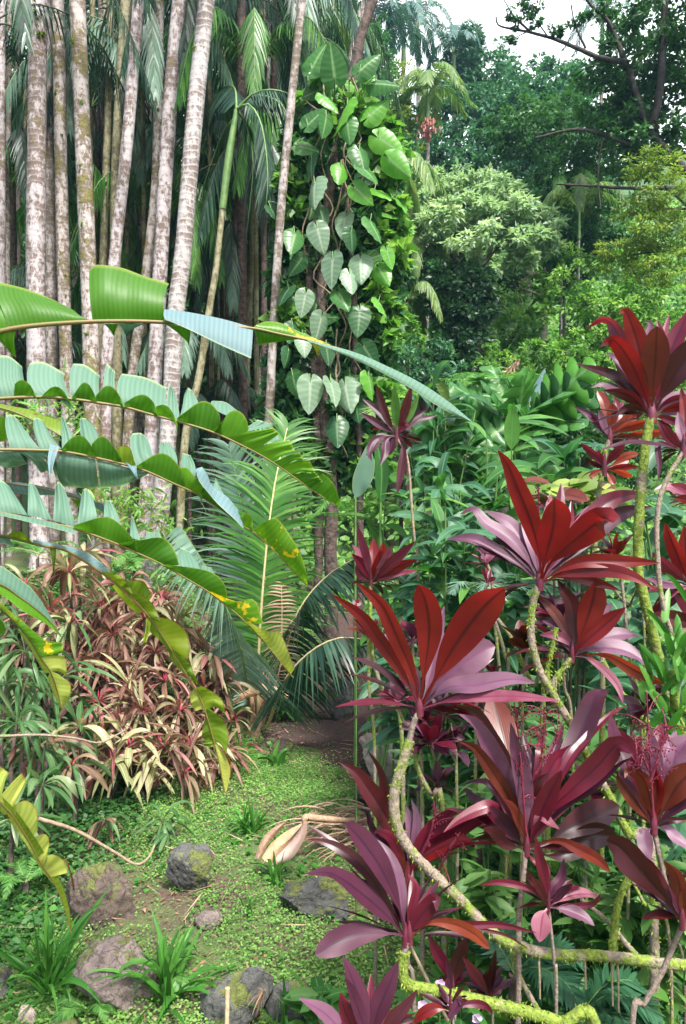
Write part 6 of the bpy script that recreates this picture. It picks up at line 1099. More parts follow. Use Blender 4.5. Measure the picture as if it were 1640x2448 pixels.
    # extra bare mossy canes
    for lab, pts, w, d in (('mossy forked cane left of the thick forked one', [(1190, 1480), (1225, 1530), (1250, 1590), (1275, 1640), (1300, 1700)], (10, 12), 2.9), ('thin mossy cane rising behind the large glowing leaves', [(1178, 1470), (1195, 1520), (1210, 1580), (1215, 1640)], (8, 9), 3.0), ('thin mossy cane crossing behind the tall mossy stem', [(1460, 1400), (1500, 1450), (1540, 1500)], (6, 7), 2.9), ('green mossy cane running down right of the smaller head', [(1440, 1580), (1480, 1650), (1540, 1720), (1640, 1800), (1720, 1900)], (14, 14), 2.7),
                           ('pale mossy cane standing behind the flower sprays', [(1300, 1660), (1296, 1740), (1300, 1850), (1310, 2000)], (11, 13), 2.8), ('dark mossy cane behind the upright limb at the path', [(985, 1760), (1000, 1840), (1030, 1900), (1060, 1960)], (12, 12), 2.7), ('pale bare cane slanting under the right hand leaves', [(1500, 2080), (1540, 2160), (1600, 2250)], (8, 9), 2.4)):
        rr = thing('mossy_cane', lab, 'cane', onground(P(pts[-1][0]+20, 2100, d)), 'bare mossy canes among the reds'); stemtube(rr, pts, w, d, 'moss_half', 90, ground=True)
tis()
# ================================================================== left bank of variegated shrubs
def vrosette(root, u, v, d, r, n, cols, w=15, stem=True, droop=.8, red=True):
    g = P(u, v, d); gz = float(zt(g[0], g[1])); pb = g
    st = MB()
    if stem:
        q = [np.array([g[0]+RNG.normal(0, .06), g[1]+RNG.normal(0, .06), gz-.03]), g]
        if g[2] > gz+.05: tube(st, [q[0], (q[0]+q[1])/2+RNG.normal(0, .03, 3), q[1]], [.018, .011], n=8, k=6)
        else: tube(st, [g-ZUP*.05, g], [.012, .01], n=4, k=6)
        st.build('stem', M['bark_fibre'], root)
    mb = MB(); mats = [M[c] for c in cols]
    for mi in range(len(cols)):
        k = max(3, n//len(cols)); a = RNG.uniform(0, 6.28, k); e = RNG.uniform(-.15, 1.25, k)
        D = np.stack([np.cos(a)*np.cos(e), np.sin(a)*np.cos(e)-.12, np.sin(e)], 1); N = np.cross(np.cross(D, ZUP), D)+RNG.normal(0, .3, (k, 3))
        leaves(mb, np.tile(pb, (k, 1)), D, N, pxr(r*1.3, d)*RNG.uniform(.6, 1.2, k), pxr(w*.9, d)*RNG.uniform(.6, 1.25, k), 1.25*droop*RNG.uniform(.3, 1.5, k)*np.clip(1.3-e*.5, .4, 1.3), 'ti', 9, fold=.35, mat=mi, wave=.04)
    if red:
        k = 12; a = RNG.uniform(0, 6.28, k); e = RNG.uniform(.1, 1.3, k); D = np.stack([np.cos(a)*np.cos(e), np.sin(a)*np.cos(e), np.sin(e)], 1)
        leaves(mb, np.tile(pb, (k, 1)), D, np.cross(np.cross(D, ZUP), D)+.01, pxr(r*.36, d), pxr(5, d), .1, 'needle', 3, two=True, mat=len(cols)); mats.append(M['vk'])
    mb.build('leaf_rosette', mats, root)
sh = [  # label, [(u, v, d, r, n, cols, w)]
 ('tall pink brown shrub standing highest on the bank by the palm trunks', [(165, 1370, 6.6, 105, 26, 'bpc', 17), (120, 1470, 6.5, 90, 22, 'pb', 15), (205, 1330, 7.0, 80, 20, 'bc', 14)]),
 ('pale green variegated shrub at the upper left of the bank', [(60, 1400, 6.6, 80, 16, 'cg', 16), (25, 1440, 6.8, 80, 16, 'gc', 16)]),
 ('green pink hearted shrub in the middle of the bank top', [(170, 1490, 6.1, 95, 16, 'gc', 18), (240, 1450, 6.8, 80, 18, 'bc', 14)]),
 ('brown drooping shrub right of the green hearted one', [(300, 1430, 6.8, 85, 22, 'bp', 13), (345, 1480, 6.6, 95, 24, 'bpc', 14), (270, 1520, 6.4, 80, 22, 'b', 12)]),
 ('pink hearted shrub behind the ragged hanging banana leaf', [(385, 1440, 6.9, 85, 20, 'pbc', 15), (420, 1500, 6.7, 90, 24, 'bc', 13), (370, 1560, 6.4, 85, 24, 'bb', 12)]),
 ('outlying shrub with a white pink rosette at the right end of the bank', [(505, 1570, 6.7, 95, 26, 'pcb', 16), (535, 1640, 6.7, 80, 20, 'b', 12), (560, 1720, 6.6, 70, 20, 'bc', 12)]),
 ('dense brown leaved shrub at the heart of the bank', [(250, 1600, 6.2, 95, 26, 'bb', 13), (190, 1590, 6.2, 90, 24, 'bp', 13), (310, 1640, 6.1, 90, 26, 'bcb', 13), (235, 1680, 5.9, 90, 24, 'bp', 13)]),
 ('crimson stalked shrub with thin leaves below the heart of the bank', [(395, 1630, 6.2, 90, 26, 'bp', 12), (340, 1700, 5.9, 90, 26, 'bc', 12), (430, 1700, 6.0, 85, 24, 'bcb', 12), (290, 1740, 5.8, 90, 22, 'bp', 13)]),
 ('cream leaved hanging shrub at the bottom of the bank', [(310, 1790, 5.6, 110, 20, 'cc', 20), (390, 1790, 5.6, 100, 24, 'cbp', 17), (270, 1830, 5.5, 120, 16, 'cp', 22), (350, 1840, 5.5, 90, 18, 'c', 17)]),
 ('brown and cream shrub at the lower right corner of the bank', [(460, 1780, 5.8, 95, 24, 'bc', 13), (500, 1740, 6.1, 85, 22, 'bcb', 12), (440, 1850, 5.6, 90, 22, 'bb', 12), (520, 1800, 6.0, 70, 18, 'bc', 11)]),
 ('long leaved green shrub sprawling at the left of the bank', [(60, 1560, 5.4, 130, 18, 'gg', 18), (15, 1640, 5.2, 130, 16, 'g', 18), (120, 1640, 5.5, 130, 16, 'gg', 17), (40, 1730, 5.0, 120, 18, 'g', 18)]),
 ('dark green leaved shrub with paler tips below the yellow banana tip', [(190, 1740, 5.3, 90, 18, 'gc', 20), (100, 1790, 5.1, 100, 16, 'gb', 18), (170, 1830, 5.1, 90, 14, 'bg', 15)]),
 ('small green and brown seedling shrub left of the dark boulder top', [(250, 1960, 4.9, 62, 12, 'gb', 11)]),
 ('green rosette seedling with pink heart above the dark boulder', [(390, 1965, 4.9, 68, 14, 'gg', 13), (405, 1990, 4.85, 50, 8, 'g', 13)]),
 ('blue green leafy shrub at the left edge above the withered leaf', [(30, 1960, 4.3, 110, 14, 'gg', 22), (100, 1880, 4.6, 90, 12, 'g', 20)]),
]
def bank():
    for lab, ros in sh:
        u, v, d = ros[0][:3]; g = onground(P(u, v, d)); root = thing('variegated_shrub', lab, 'shrub', g, 'variegated shrubs covering the left bank')
        for (u, v, d, r, n, cols, w) in ros: vrosette(root, u, v, d, r, int(n*1.3), ['v'+c for c in cols], w, red=cols[0] != 'g' or len(cols) > 1 and cols[1] == 'c')
    # filler rosettes so the bank reads as closed
    lab = 'dull brown shrub filling the gaps of the variegated bank'
    for i in range(46):
        u = RNG.uniform(-30, 540); top = 1380+.0*u+max(0, u-380)*.9; v = RNG.uniform(top+40, 1850-max(0, 120-u)*.2); d = 7.5-(v-1380)/480*1.9+.15
        root = thing('variegated_shrub', lab, 'shrub', onground(P(u, v, d)), 'dull brown shrubs between the bright ones')
        cols = ['vb', 'vp'] if u > 160 or RNG.uniform() < .3 else ['vg', 'vb']
        if RNG.uniform() < .35: cols[1] = 'vc'
        vrosette(root, u, v, d, 85, 30, cols, 12, droop=1.0, red=RNG.uniform() < .5)
bank()
# ================================================================== rocks
def rock(name, label, u0, u1, v0, v1, d, mat, seed, flat=0.0, rot=0, sink=.2, deep=.8, cuts=9):
    import bmesh
    gg = G((u0+u1)/2, min(v1, 2600)); d = float((gg-CAM)@FW)+pxr(u1-u0, d)/2*deep*.55
    from mathutils import Vector, noise as mn
    cx, cy = (u0+u1)/2, (v0+v1)/2; w = pxr(u1-u0, d)/2; hh = pxr(v1-v0, d)/2
    bm = bmesh.new(); bmesh.ops.create_icosphere(bm, subdivisions=6 if w > .12 else 4, radius=1); rs = np.random.default_rng(seed)
    planes = [(nrm(rs.normal(0, 1, 3)), rs.uniform(.5, .85)) for _ in range(cuts)]
    off = Vector(rs.uniform(0, 50, 3))
    for v in bm.verts:
        p = np.array(v.co)
        for n, k in planes:
            t = p@n
            if t > k: p = p-n*(t-k)*.97
        q = Vector(p); nn = mn.fractal(q*1.6+off, .9, 2.1, 5); n2 = mn.fractal(q*6+off, .8, 2.1, 4)-.9*abs(mn.noise(q*3.1+off))
        v.co = q*(1+.13*nn+.045*n2)
    me = bpy.data.meshes.new(name); bm.to_mesh(me); bm.free()
    for p in me.polygons: p.use_smooth = True
    o = bpy.data.objects.new(name, me); COL.objects.link(o); c = P(cx, cy, d)-ZUP*hh*.32
    o.location = c; o.scale = (w*1.08, w*deep*1.05, hh*1.25); o.rotation_euler = (0, R(rot), 0)
    bpy.context.view_layer.update()
    o.data.transform(o.matrix_basis.to_3x3().to_4x4()); o.scale = (1, 1, 1); o.rotation_euler = (0, 0, 0)
    me.materials.append(M[mat]); tag(o, label, 'boulder'); return o
rock('boulder', 'squarish brown boulder with a cleft top, left of the clearing', 170, 330, 2040, 2210, 4.25, 'rock_brown', 3)
rock('boulder', 'dark mossy boulder right of the squarish brown one', 395, 520, 2010, 2135, 4.7, 'rock_dark', 5)
rock('boulder', 'big rounded pinkish boulder between the two grass clumps', 180, 385, 2240, 2395, 3.75, 'rock_pink', 8, deep=.9)
rock('boulder', 'sharp edged dark boulder with a mossy left face at the bottom', 478, 640, 2270, 2450, 3.45, 'rock_dark', 11, rot=28, cuts=9)
rock('boulder', 'low dark boulder mostly hidden right of the sharp edged one', 640, 760, 2345, 2440, 3.5, 'rock_dark', 14)
rock('boulder', 'grey boulder at the very left bottom edge', -60, 45, 2315, 2385, 3.6, 'rock_dark', 17)
rock('boulder', 'small mottled white brown stone at the bottom left', 32, 84, 2400, 2452, 3.2, 'rock_tan', 19)
rock('boulder', 'stone cut by the bottom edge under the left grass clump', 100, 190, 2435, 2500, 3.2, 'rock_dark', 20)
rock('boulder', 'wide dark boulder half covered in plants behind the plum leaves', 675, 850, 2085, 2185, 4.35, 'rock_dark', 23)
rock('boulder', 'flat pinkish stone sunk in the grass', 470, 545, 2175, 2215, 4.15, 'rock_pink', 25, deep=.7)
rock('boulder', 'large pale flat boulder on the right side of the path', 855, 1010, 1730, 1860, 6.0, 'rock_tan', 29, deep=.9, cuts=9)
rock('boulder', 'dark brown rock below the pale flat boulder', 830, 990, 1830, 1930, 5.6, 'rock_brown', 31)
rock('boulder', 'mossy round stone at the grass edge of the path', 640, 705, 1765, 1800, 6.4, 'rock_brown', 33)
rock('boulder', 'big grey boulder in the shade at the end of the path', 755, 850, 1600, 1720, 8.2, 'rock_dark', 35)
rock('boulder', 'smaller stone beside the shaded grey boulder', 705, 800, 1675, 1720, 7.9, 'rock_brown', 37)
rock('boulder', 'dark boulder under the arching palm frond at the path end', 620, 720, 1560, 1650, 9.2, 'rock_dark', 39)
# ================================================================== strap leaved clumps
def clump(label, u, v, d, r, n, w=9, mat='grass_leaf', name='grass_clump', droop=.55, spread=.9, kind='lance', cat='grass clump', yaw=0):
    g = onground(P(u, v, d)); root = thing(name, label, cat, g); mb = MB()
    a = RNG.uniform(0, 6.28, n); e = np.clip(RNG.normal(1.15, .35, n)/(.6+.4*spread), .25, 1.5)
    D = np.stack([np.cos(a)*np.cos(e), np.sin(a)*np.cos(e), np.sin(e)], 1); N = np.cross(np.cross(D, ZUP), D)+RNG.normal(0, .2, (n, 3))+.01
    leaves(mb, g+RNG.normal(0, .02, (n, 3))*[1, 1, .1], D, N, pxr(r*1.12, d)*RNG.uniform(.55, 1.1, n), pxr(w, d)*RNG.uniform(.7, 1.15, n), droop*RNG.uniform(.2, 1.5, n), 'strap' if kind == 'strap' else 'lance', 9, fold=.4)
    mb.build('blades', M[mat], root); return root
clump('large clump of long strap leaves at the lower left, in front of the ivy', 115, 2370, 3.45, 215, 54, 13, spread=1.1)
clump('large clump of long strap leaves in front of the rounded pink boulder', 400, 2440, 3.35, 200, 48, 14, spread=1.1)
clump('dark green tuft in the clearing below the hanging banana leaf', 598, 1925, 5.0, 95, 34, 8)
clump('small upright tuft just below the fallen spathe', 658, 2150, 4.3, 85, 14, 9)
clump('tuft of grass standing right of the dark tuft on the lawn', 730, 1905, 5.2, 50, 12, 6)
clump('pale tuft beside the foot of the coconut palm', 570, 1735, 6.3, 75, 26, 8)
clump('small grass tuft at the path end left', 775, 1650, 8.0, 60, 24, 6)
clump('little tuft in the middle of the lawn', 590, 2220, 4.0, 55, 9, 7)
clump('upright blades at the bottom between boulder and plum leaves', 665, 2470, 3.2, 120, 10, 11)
clump('broad green shoot at the path edge above the mossy stone', 660, 1765, 6.3, 60, 8, 14)
# low leafy sprigs
def sprigs(name, label, cat, regs, mat, L, W, n, kind='oval', droop=.3, elev=.5, ns=4):
    for i, (u, v, d, ru, rv) in enumerate(regs):
        root = thing(name, label[i] if isinstance(label, list) else label, cat, onground(P(u, v, d)), None if isinstance(label, list) else cat+'s in the understory'); mb = MB(); st = MB()
        for k in range(max(3, n//8)):
            b = P(u+RNG.uniform(-1, 1)*ru, v+RNG.uniform(-1, 1)*rv, d+RNG.uniform(-.2, .2)); gz = float(zt(b[0], b[1]))
            tube(st, [np.array([b[0]+RNG.uniform(-.1, .1), b[1]+.05, max(gz, b[2]-.35)-.02]), b], [.003, .002], n=5, k=4)
            m = 8; a = RNG.uniform(0, 6.28, m); e = RNG.normal(elev-.2, .35, m); D = np.stack([np.cos(a)*np.cos(e), np.sin(a)*np.cos(e), np.sin(e)], 1)
            leaves(mb, b-ZUP*RNG.uniform(0, .14, (m, 1)), D, ZUP+RNG.normal(0, .3, (m, 3)), L*RNG.uniform(.7, 1.2, m), W*RNG.uniform(.8, 1.1, m), droop, kind, ns, fold=.25)
        mb.build('leaves', M[mat], root); st.build('stems', M['green_stem'], root)
sprigs('broadleaf_herb', ['pale green leafy herb right of the upright mossy limb', 'green herb with oval leaves left of the maroon head', 'bright leafy herb under the long horizontal limb', 'green herb behind the lilac hanging leaf', 'pale twisted leaved herb behind the flower sprays', 'dark leafy herb at the lower right corner', 'light green herb in the gap below the maroon leaves', 'broad leaved herb right of the bare cane'], 'herb',
       [(1120, 1930, 2.9, 60, 60), (1110, 2080, 2.8, 70, 60), (1200, 2180, 2.8, 90, 60), (1480, 2120, 2.8, 90, 60), (1430, 1830, 3.0, 70, 80), (1560, 2330, 2.7, 90, 60), (1320, 2060, 2.9, 80, 60), (1590, 2050, 2.6, 60, 70)], 'pale_green', .12, .045, 80)
sprigs('broadleaf_herb', ['dark oval leaved herb at the right bottom', 'shaded herb behind the plum seedlings', 'glossy herb near the pink flowers', 'shaded leafy herb under the maroon leaves', 'shaded herb right of the sharp boulder', 'shaded leaves below the palm foot', 'dark herb in the hollow'], 'herb',
       [(1450, 2380, 2.6, 130, 50), (1180, 2300, 2.7, 110, 60), (1060, 2420, 2.5, 90, 40), (1500, 2230, 2.7, 120, 70), (780, 2400, 3.3, 60, 40), (700, 1650, 7.5, 60, 50), (1330, 1980, 3.2, 150, 120)], 'ginger', .14, .055, 110)
# ferns
def fern(label, u, v, d, r, n, lf=.07, mat='fern', wid=.016, elev=.5, group=None):
    g = P(u, v, d); gg = onground(g); b = g if g[2]-gg[2] < .6 else g
    root = thing('fern', label, 'fern', gg, group)
    if g[2] > gg[2]+.05:
        mb = MB(); tube(mb, [gg-ZUP*.03, g], [.02, .02], n=5, k=6); mb.build('rootstock', M['bark_fibre'], root)
    for i in range(n):
        a = RNG.uniform(0, 6.28) if n > 3 else RNG.uniform(3.6, 5.8); o = np.array([math.cos(a), math.sin(a), 0]); l = pxr(r, d)*RNG.uniform(.8, 1.1); e = elev*RNG.uniform(.5, 1.4)
        mb = MB(); frond(mb, [g, g+o*l*.35+ZUP*l*e*.6, g+o*l*.75+ZUP*l*e*.7, g+o*l+ZUP*l*e*.35], lf, wid, 24, hang=.1, droop=.15, ang=72, rr=.003, ns=2, start=.1, shape=.9); mb.build('frond', [M[mat], M['green_stem']], root)
fern('small fern in front of the rounded boulder', 420, 2330, 3.5, 90, 7, .045)
fern('light fern at the foot of the left grass clump', 210, 2420, 3.3, 90, 7, .05)
fern('fern on the dark ivy slope at the left', 60, 2110, 4.2, 110, 7, .06)
fern('fern beneath the palm trunks at the top of the bank', 320, 1360, 8.6, 110, 8, .14, wid=.03)
fern('fern behind the mossy palm foot', 90, 1330, 9.0, 100, 7, .14, wid=.03)
fern('fern right of the grove foot', 430, 1400, 8.8, 90, 7, .12, wid=.03)
fern('large dark fern beneath the horizontal mossy limb', 1230, 2330, 2.5, 170, 7, .11, 'ginger_blue', .028)
fern('dark fern at the bottom right beside bright blades', 1390, 2420, 2.4, 170, 7, .11, 'ginger_blue', .026)
fern('pinnate dark fern at the lower right edge', 1560, 2200, 2.6, 150, 6, .08, 'fern', .026)
fern('light tree fern frond left of the lobed leaves', 960, 1030, 6.5, 190, 6, .22, 'palm_light', .03, .35)
fern('pale fern beyond the right hand coconut fronds', 850, 1250, 6.8, 130, 7, .16, 'fern', .03)
fern('grey fern in the dark gap under the gingers', 1150, 1430, 3.8, 120, 6, .10, 'palm_blue', .016)
fern('lime fern in the middle of the ginger thicket', 1160, 930, 7.0, 150, 6, .2, 'fern', .03, .3)
# broad bright blades at the bottom
clump('broad bright green sword leaves rising at the bottom right', 1340, 2480, 2.45, 230, 10, 46, kind='strap', droop=.15, spread=.5, name='sword_leaves', cat='sword leaves')
# ================================================================== mid ground right: gingers, lobed leaves, crotons
def ginger(label, u, v, d, r, n, mat='ginger', w=40, canes=3, droop=.5, up=.6, gz=None):
    g = onground(P(u, 1500, d)); root = thing('ginger_plant', label, 'ginger plant', g, 'ginger plants behind the reds')
    mb = MB(); st = MB()
    for k in range(canes):
        top = P(u+RNG.uniform(-.5, .5)*r*.8, v+RNG.uniform(-.2, .3)*r, d+RNG.uniform(-.3, .3)); b = g+RNG.normal(0, .1, 3)*[1, 1, 0]
        b = b+np.array([RNG.uniform(-.35, .35), RNG.uniform(-.1, .4), 0]); C = tube(st, [b-ZUP*.05, b*.4+top*.6+np.array([RNG.uniform(-.12, .12), 0, .05]), top], [.010, .005], n=20, k=6)
        j = RNG.integers(8, 20, n); a = RNG.uniform(0, 6.28, n); e = RNG.normal(up, .3, n); D = np.stack([np.cos(a)*np.cos(e), np.sin(a)*np.cos(e), np.sin(e)], 1)
        leaves(mb, C[j], D, ZUP*1+np.array([0, -.35, 0])+RNG.normal(0, .25, (n, 3)), pxr(r, d)*RNG.uniform(.6, 1.05, n), pxr(w, d)*RNG.uniform(.7, 1.1, n), droop*RNG.uniform(.5, 1.5, n), 'lance', 9, fold=.25, wave=.03)
    mb.build('leaves', M[mat], root); st.build('canes', M['green_stem'], root)
ginger('long leaved ginger arching over the scarlet head from the left', 1330, 1100, 4.6, 190, 16, w=44)
ginger('ginger with ruffled leaves in the middle of the thicket', 1220, 1080, 5.2, 150, 16, w=34)
ginger('dark ginger behind the two small orange heads', 1480, 1180, 4.2, 180, 16, 'ginger_blue', 50)
ginger('blue green ginger at the right edge behind the mossy stem', 1600, 1230, 4.0, 180, 14, 'ginger_blue', 55)
ginger('low dark ginger above the dark hollow', 1080, 1330, 4.6, 170, 18, 'ginger_blue', 36)
ginger('narrow leaved ginger left of the scarlet head', 1090, 1220, 4.4, 150, 18, 'ginger', 30)
ginger('shaded ginger behind the largest red leaves', 1180, 1420, 4.3, 170, 16, 'ginger_blue', 38)
ginger('shaded ginger under the tall mossy stem', 1430, 1420, 3.9, 170, 14, 'ginger_blue', 45)
ginger('large leaved ginger low at the right edge', 1600, 1600, 3.6, 180, 12, 'ginger_blue', 55)
ginger('small ginger beside the tall thin ti plant', 1030, 1180, 5.4, 110, 16, 'ginger', 24)
ginger('pale ginger left of the tall thin ti plant', 900, 1180, 6.2, 130, 14, 'fern', 26)
ginger('dark ginger in the hollow below the forked cane', 1290, 1700, 3.7, 150, 16, 'canopy_dark', 40)
ginger('dark ginger in the hollow behind the purple head', 1440, 1780, 3.6, 150, 16, 'canopy_dark', 40)
ginger('dark ginger by the lower right herbs', 1560, 1950, 3.2, 150, 14, 'ginger_blue', 50)
M['lobed_dark'] = leafmat('lobed_dark', (.02, .08, .02), (.035, .13, .028), .35, .35, mid=(.10, .18, .06), cc=(.06, .19, .035))
def lobed_tree():
    for lab, cu, cv, d, L in (('lobed leaf tree with big cut edged leaves, lit from above', 1230, 950, 6.6, [(1225, 1010, 1180, 870, 150, 110), (1240, 1010, 1300, 960, 170, 110), (1245, 1015, 1350, 920, 190, 120), (1220, 1015, 1110, 930, 150, 100), (1235, 1020, 1260, 900, 140, 110), (1235, 1025, 1330, 1010, 150, 100), (1215, 1025, 1130, 1010, 150, 100), (1250, 1000, 1370, 960, 170, 100), (1200, 1030, 1170, 1090, 120, 90), (1255, 1030, 1300, 1080, 120, 90)]),
                           ('second lobed leaf tree lower left with hanging cut leaves', 1100, 1060, 6.2, [(1105, 1080, 1010, 1010, 150, 90), (1105, 1085, 1000, 1080, 150, 90), (1110, 1080, 1120, 990, 120, 90), (1110, 1085, 1190, 1030, 130, 90), (1105, 1090, 1060, 1170, 120, 90), (1115, 1090, 1150, 1150, 120, 90), (1110, 1085, 1200, 1090, 120, 80), (1100, 1085, 1040, 1130, 120, 85)])):
        g = onground(P(cu, 1500, d)); root = thing('lobed_leaf_tree', lab, 'small tree', g); L = L+[(a+RNG.uniform(-10, 10), b+RNG.uniform(-5, 15), c_+RNG.uniform(-40, 40), dd_+RNG.uniform(0, 60), e_*.85, f_*.85) for a, b, c_, dd_, e_, f_ in L[:8]]; st = MB(); c = P(L[0][0], L[0][1], d)
        tube(st, [g-ZUP*.1, c-ZUP*.2, c], [.04, .025], n=14, k=7); st.build('trunk', M['bark_vine'], root)
        for (u0, v0, u1, v1, sz, w) in L:
            dd = RNG.uniform(-.6, .4); p0 = P(u0, v0, d); p1 = P(u1, v1, d+dd); D = nrm(p1-p0)
            mb = MB(); st2 = p0+(p1-p0)*.15; lobed(mb, st2, D, nrm(np.array([0, -.95, .6])+RNG.normal(0, .22, 3)), pxr(sz*1.15, d), pxr(w*1.35, d), lobes=5, bend=.12)
            tube(mb, [p0, st2], [.01, .007], n=3, k=5, mat=1); mb.build('leaf', [M['aroid' if RNG.uniform() < .35 else 'lobed_dark'], M['green_stem']], root)
lobed_tree()
for lab, u, v, d, r, n, mt, w in (('slim dark ginger left of the lobed leaves', 1010, 960, 5.8, 150, 18, 'ginger_blue', 24), ('narrow bladed ginger right below the lobed leaves', 1180, 1010, 5.4, 150, 20, 'ginger', 24), ('dark narrow ginger beneath the yellow leaved bush', 1400, 1080, 4.6, 160, 20, 'ginger_blue', 28),
        ('dense dark ginger under the second lobed tree', 1050, 1150, 5.0, 160, 22, 'ginger_blue', 26), ('deep green ginger just above the small pink shoots', 1160, 1270, 4.4, 150, 22, 'ginger_blue', 26), ('dark ginger closing the gap beside the slim red plant', 1000, 1420, 4.4, 150, 20, 'ginger_blue', 26), ('dim ginger behind the two upright scarlet leaves', 1060, 1520, 4.0, 150, 18, 'canopy_dark', 28), ('dim ginger below the largest lilac leaf', 1160, 1680, 3.8, 150, 18, 'canopy_dark', 28)):
    ginger(lab, u, v, d, r, n, mt, w, canes=5)
def blade_up(label, base, tip, d, w, mat, name='upright_leaf'):
    root = thing(name, label, 'leaf shoot', onground(P(base[0], 1300, d))); mb = MB(); b = P(*base, d); t = P(*tip, d)
    pathleaf(mb, [b, (b+t)/2+np.array([.03, 0, .02]), t], pxr(w, d), np.array([.1, -1, .3]), 'lance', fold=.3); mb.build('blade', M[mat], root)
    s = MB(); g = onground(b); tube(s, [g-ZUP*.05, b], [.015, .01], n=6, k=5); s.build('stalk', M['green_stem'], root)
blade_up('pale pointed leaf sticking up left of the dry plume', (1090, 1000), (1028, 895), 7.2, 30, 'canopy_yellow')
blade_up('broad pale leaf standing beside the pointed one', (1130, 980), (1108, 895), 7.4, 40, 'pale_green')
blade_up('bluish white leaf point standing right of the dry plume', (1265, 960), (1303, 880), 7.2, 26, 'banana_blue')
blade_up('tall bluish banana leaf left of the tall thin ti plant', (850, 1190), (880, 1060), 6.0, 46, 'banana_wax')
blade_up('dull green banana leaf behind the thin ti stem', (910, 1200), (895, 1040), 5.8, 34, 'ginger')
def croton():
    root = thing('croton_bush', 'yellow green and red leaved bush behind the scarlet head', 'bush', onground(P(1370, 1500, 3.9))); mb = MB()
    for i in range(46):
        u = RNG.uniform(1270, 1470); v = 1150+RNG.uniform(0, 60)+abs(u-1370)*.15; a = RNG.uniform(0, 6.28)
        leaves(mb, P(u, v, 3.7+RNG.uniform(-.2, .2))[None], np.array([[math.cos(a), math.sin(a), RNG.uniform(-.2, .6)]]), ZUP+np.array([0, -.6, 0])+RNG.normal(0, .3, 3), .15*RNG.uniform(.7, 1.2), .085, .3, 'oval', 5, mat=0 if RNG.uniform() < .75 else 1)
    mb.build('leaves', [M['canopy_yellow'], M['tB']], root); s = MB(); g = onground(P(1370, 1500, 3.9))
    for i in range(6): tube(s, [g-ZUP*.05, P(1370+RNG.uniform(-60, 60), 1200, 3.7)], [.012, .006], n=8, k=5)
    s.build('stems', M['bark_vine'], root)
croton()
def epiphyte():
    root = thing('epiphyte', 'bright green strap leaved epiphyte at the right edge', 'epiphyte', P(1610, 1640, 2.3)); mb = MB(); b = P(1610, 1640, 2.3); n = 46
    bb = b+RNG.normal(0, 1, (n, 3))*[.03, .03, .09]; a = RNG.uniform(0, 6.28, n); D = np.stack([np.cos(a)*.5, np.sin(a)*.5, np.ones(n)], 1)
    leaves(mb, bb, D, RNG.normal(0, 1, (n, 3)), .13*RNG.uniform(.6, 1.2, n), .024, .25, 'strap', 6, fold=.3); mb.build('leaves', M['grass_leaf'], root)
    s = MB(); tube(s, [onground(P(1720, 1900, 2.4))-ZUP*.05, P(1680, 1850, 2.35), b-ZUP*.05, b+ZUP*.05], [.02, .02, .015], n=16, k=8, jit=.15); s.build('host_stem', M['moss_full'], root)
epiphyte()
# ================================================================== young coconut palm on the path side
def coconut():
    d = 7.0; b = onground(P(610, 1735, d)); root = thing('coconut_palm', 'young coconut palm with long arching fronds beside the path', 'palm', b)
    F3 = lambda pts: [P(*q) for q in pts]
    fr = [([(618, 1735, 7), (617, 1600, 6.9), (625, 1450, 6.8), (640, 1280, 6.8), (660, 1140, 6.9), (690, 1010, 7.1)], .62, .040, 74, 'palm_green', .02, .02),
          ([(600, 1735, 7), (585, 1600, 6.7), (560, 1500, 6.5), (500, 1370, 6.4), (430, 1255, 6.4)], .66, .042, 66, 'palm_blue', .9, .016),
          ([(610, 1735, 7), (600, 1560, 7.4), (592, 1400, 7.5), (575, 1200, 7.5), (545, 1060, 7.5)], .62, .036, 66, 'palm_blue', .05, .015),
          ([(625, 1735, 7), (680, 1560, 6.9), (720, 1450, 6.8), (790, 1370, 6.8), (880, 1320, 6.9)], .64, .036, 64, 'palm_dark', .8, .018),
          ([(640, 1735, 7), (680, 1630, 6.5), (740, 1560, 6.3), (810, 1525, 6.2), (880, 1530, 6.2)], .6, .034, 60, 'palm_dark', 1.0, .018),
          ([(622, 1735, 7), (650, 1600, 7.6), (690, 1500, 7.9), (740, 1420, 8.1), (800, 1400, 8.2)], .55, .024, 54, 'palm_green', .3, .014),
          ([(612, 1735, 7), (590, 1620, 7.2), (560, 1560, 7.3), (520, 1540, 7.3)], .42, .022, 40, 'palm_blue', .4, .012)]
    for pts, lf, w, nl, mt, hang, rr in fr:
        mb = MB(); sd = np.array([1, .15, 0]) if hang < .1 else None
        frond(mb, F3(pts), lf, w, nl, hang=hang, droop=.35, rr=rr, side=sd, start=.22, ang=66, ns=4, shape=.5, jit=.08); mb.build('frond', [M[mt], M['midrib_pale'] if rr > .016 else M['green_stem']], root)
    mb = MB(); frond(mb, F3([(628, 1735, 7), (668, 1600, 6.8), (674, 1480, 6.75), (672, 1380, 6.8)]), .22, .02, 40, hang=.7, droop=.3, rr=.01); o = mb.build('frond', [M['straw_leaf'], M['straw']], root); o['label'] = 'dead reddish brown frond'
    mb = MB()
    for i in range(7): tube(mb, [b-ZUP*.05+RNG.normal(0, .03, 3), P(595+i*9, 1600, 7+RNG.uniform(-.1, .1))], [.035, .015], n=6, k=6)
    mb.build('leaf_bases', M['straw'], root)
    o = MB(); tube(o, F3([(560, 1680, 6.8), (600, 1655, 6.8), (650, 1650, 6.8), (690, 1670, 6.8)]), [.02, .05, .02], n=16, k=7, jit=.2); x = o.build('fallen_husk', M['spathe']); rebase(x, onground(P(620, 1680, 6.8))); tag(x, 'brown rolled husk lying behind the palm foot', 'husk')
coconut()
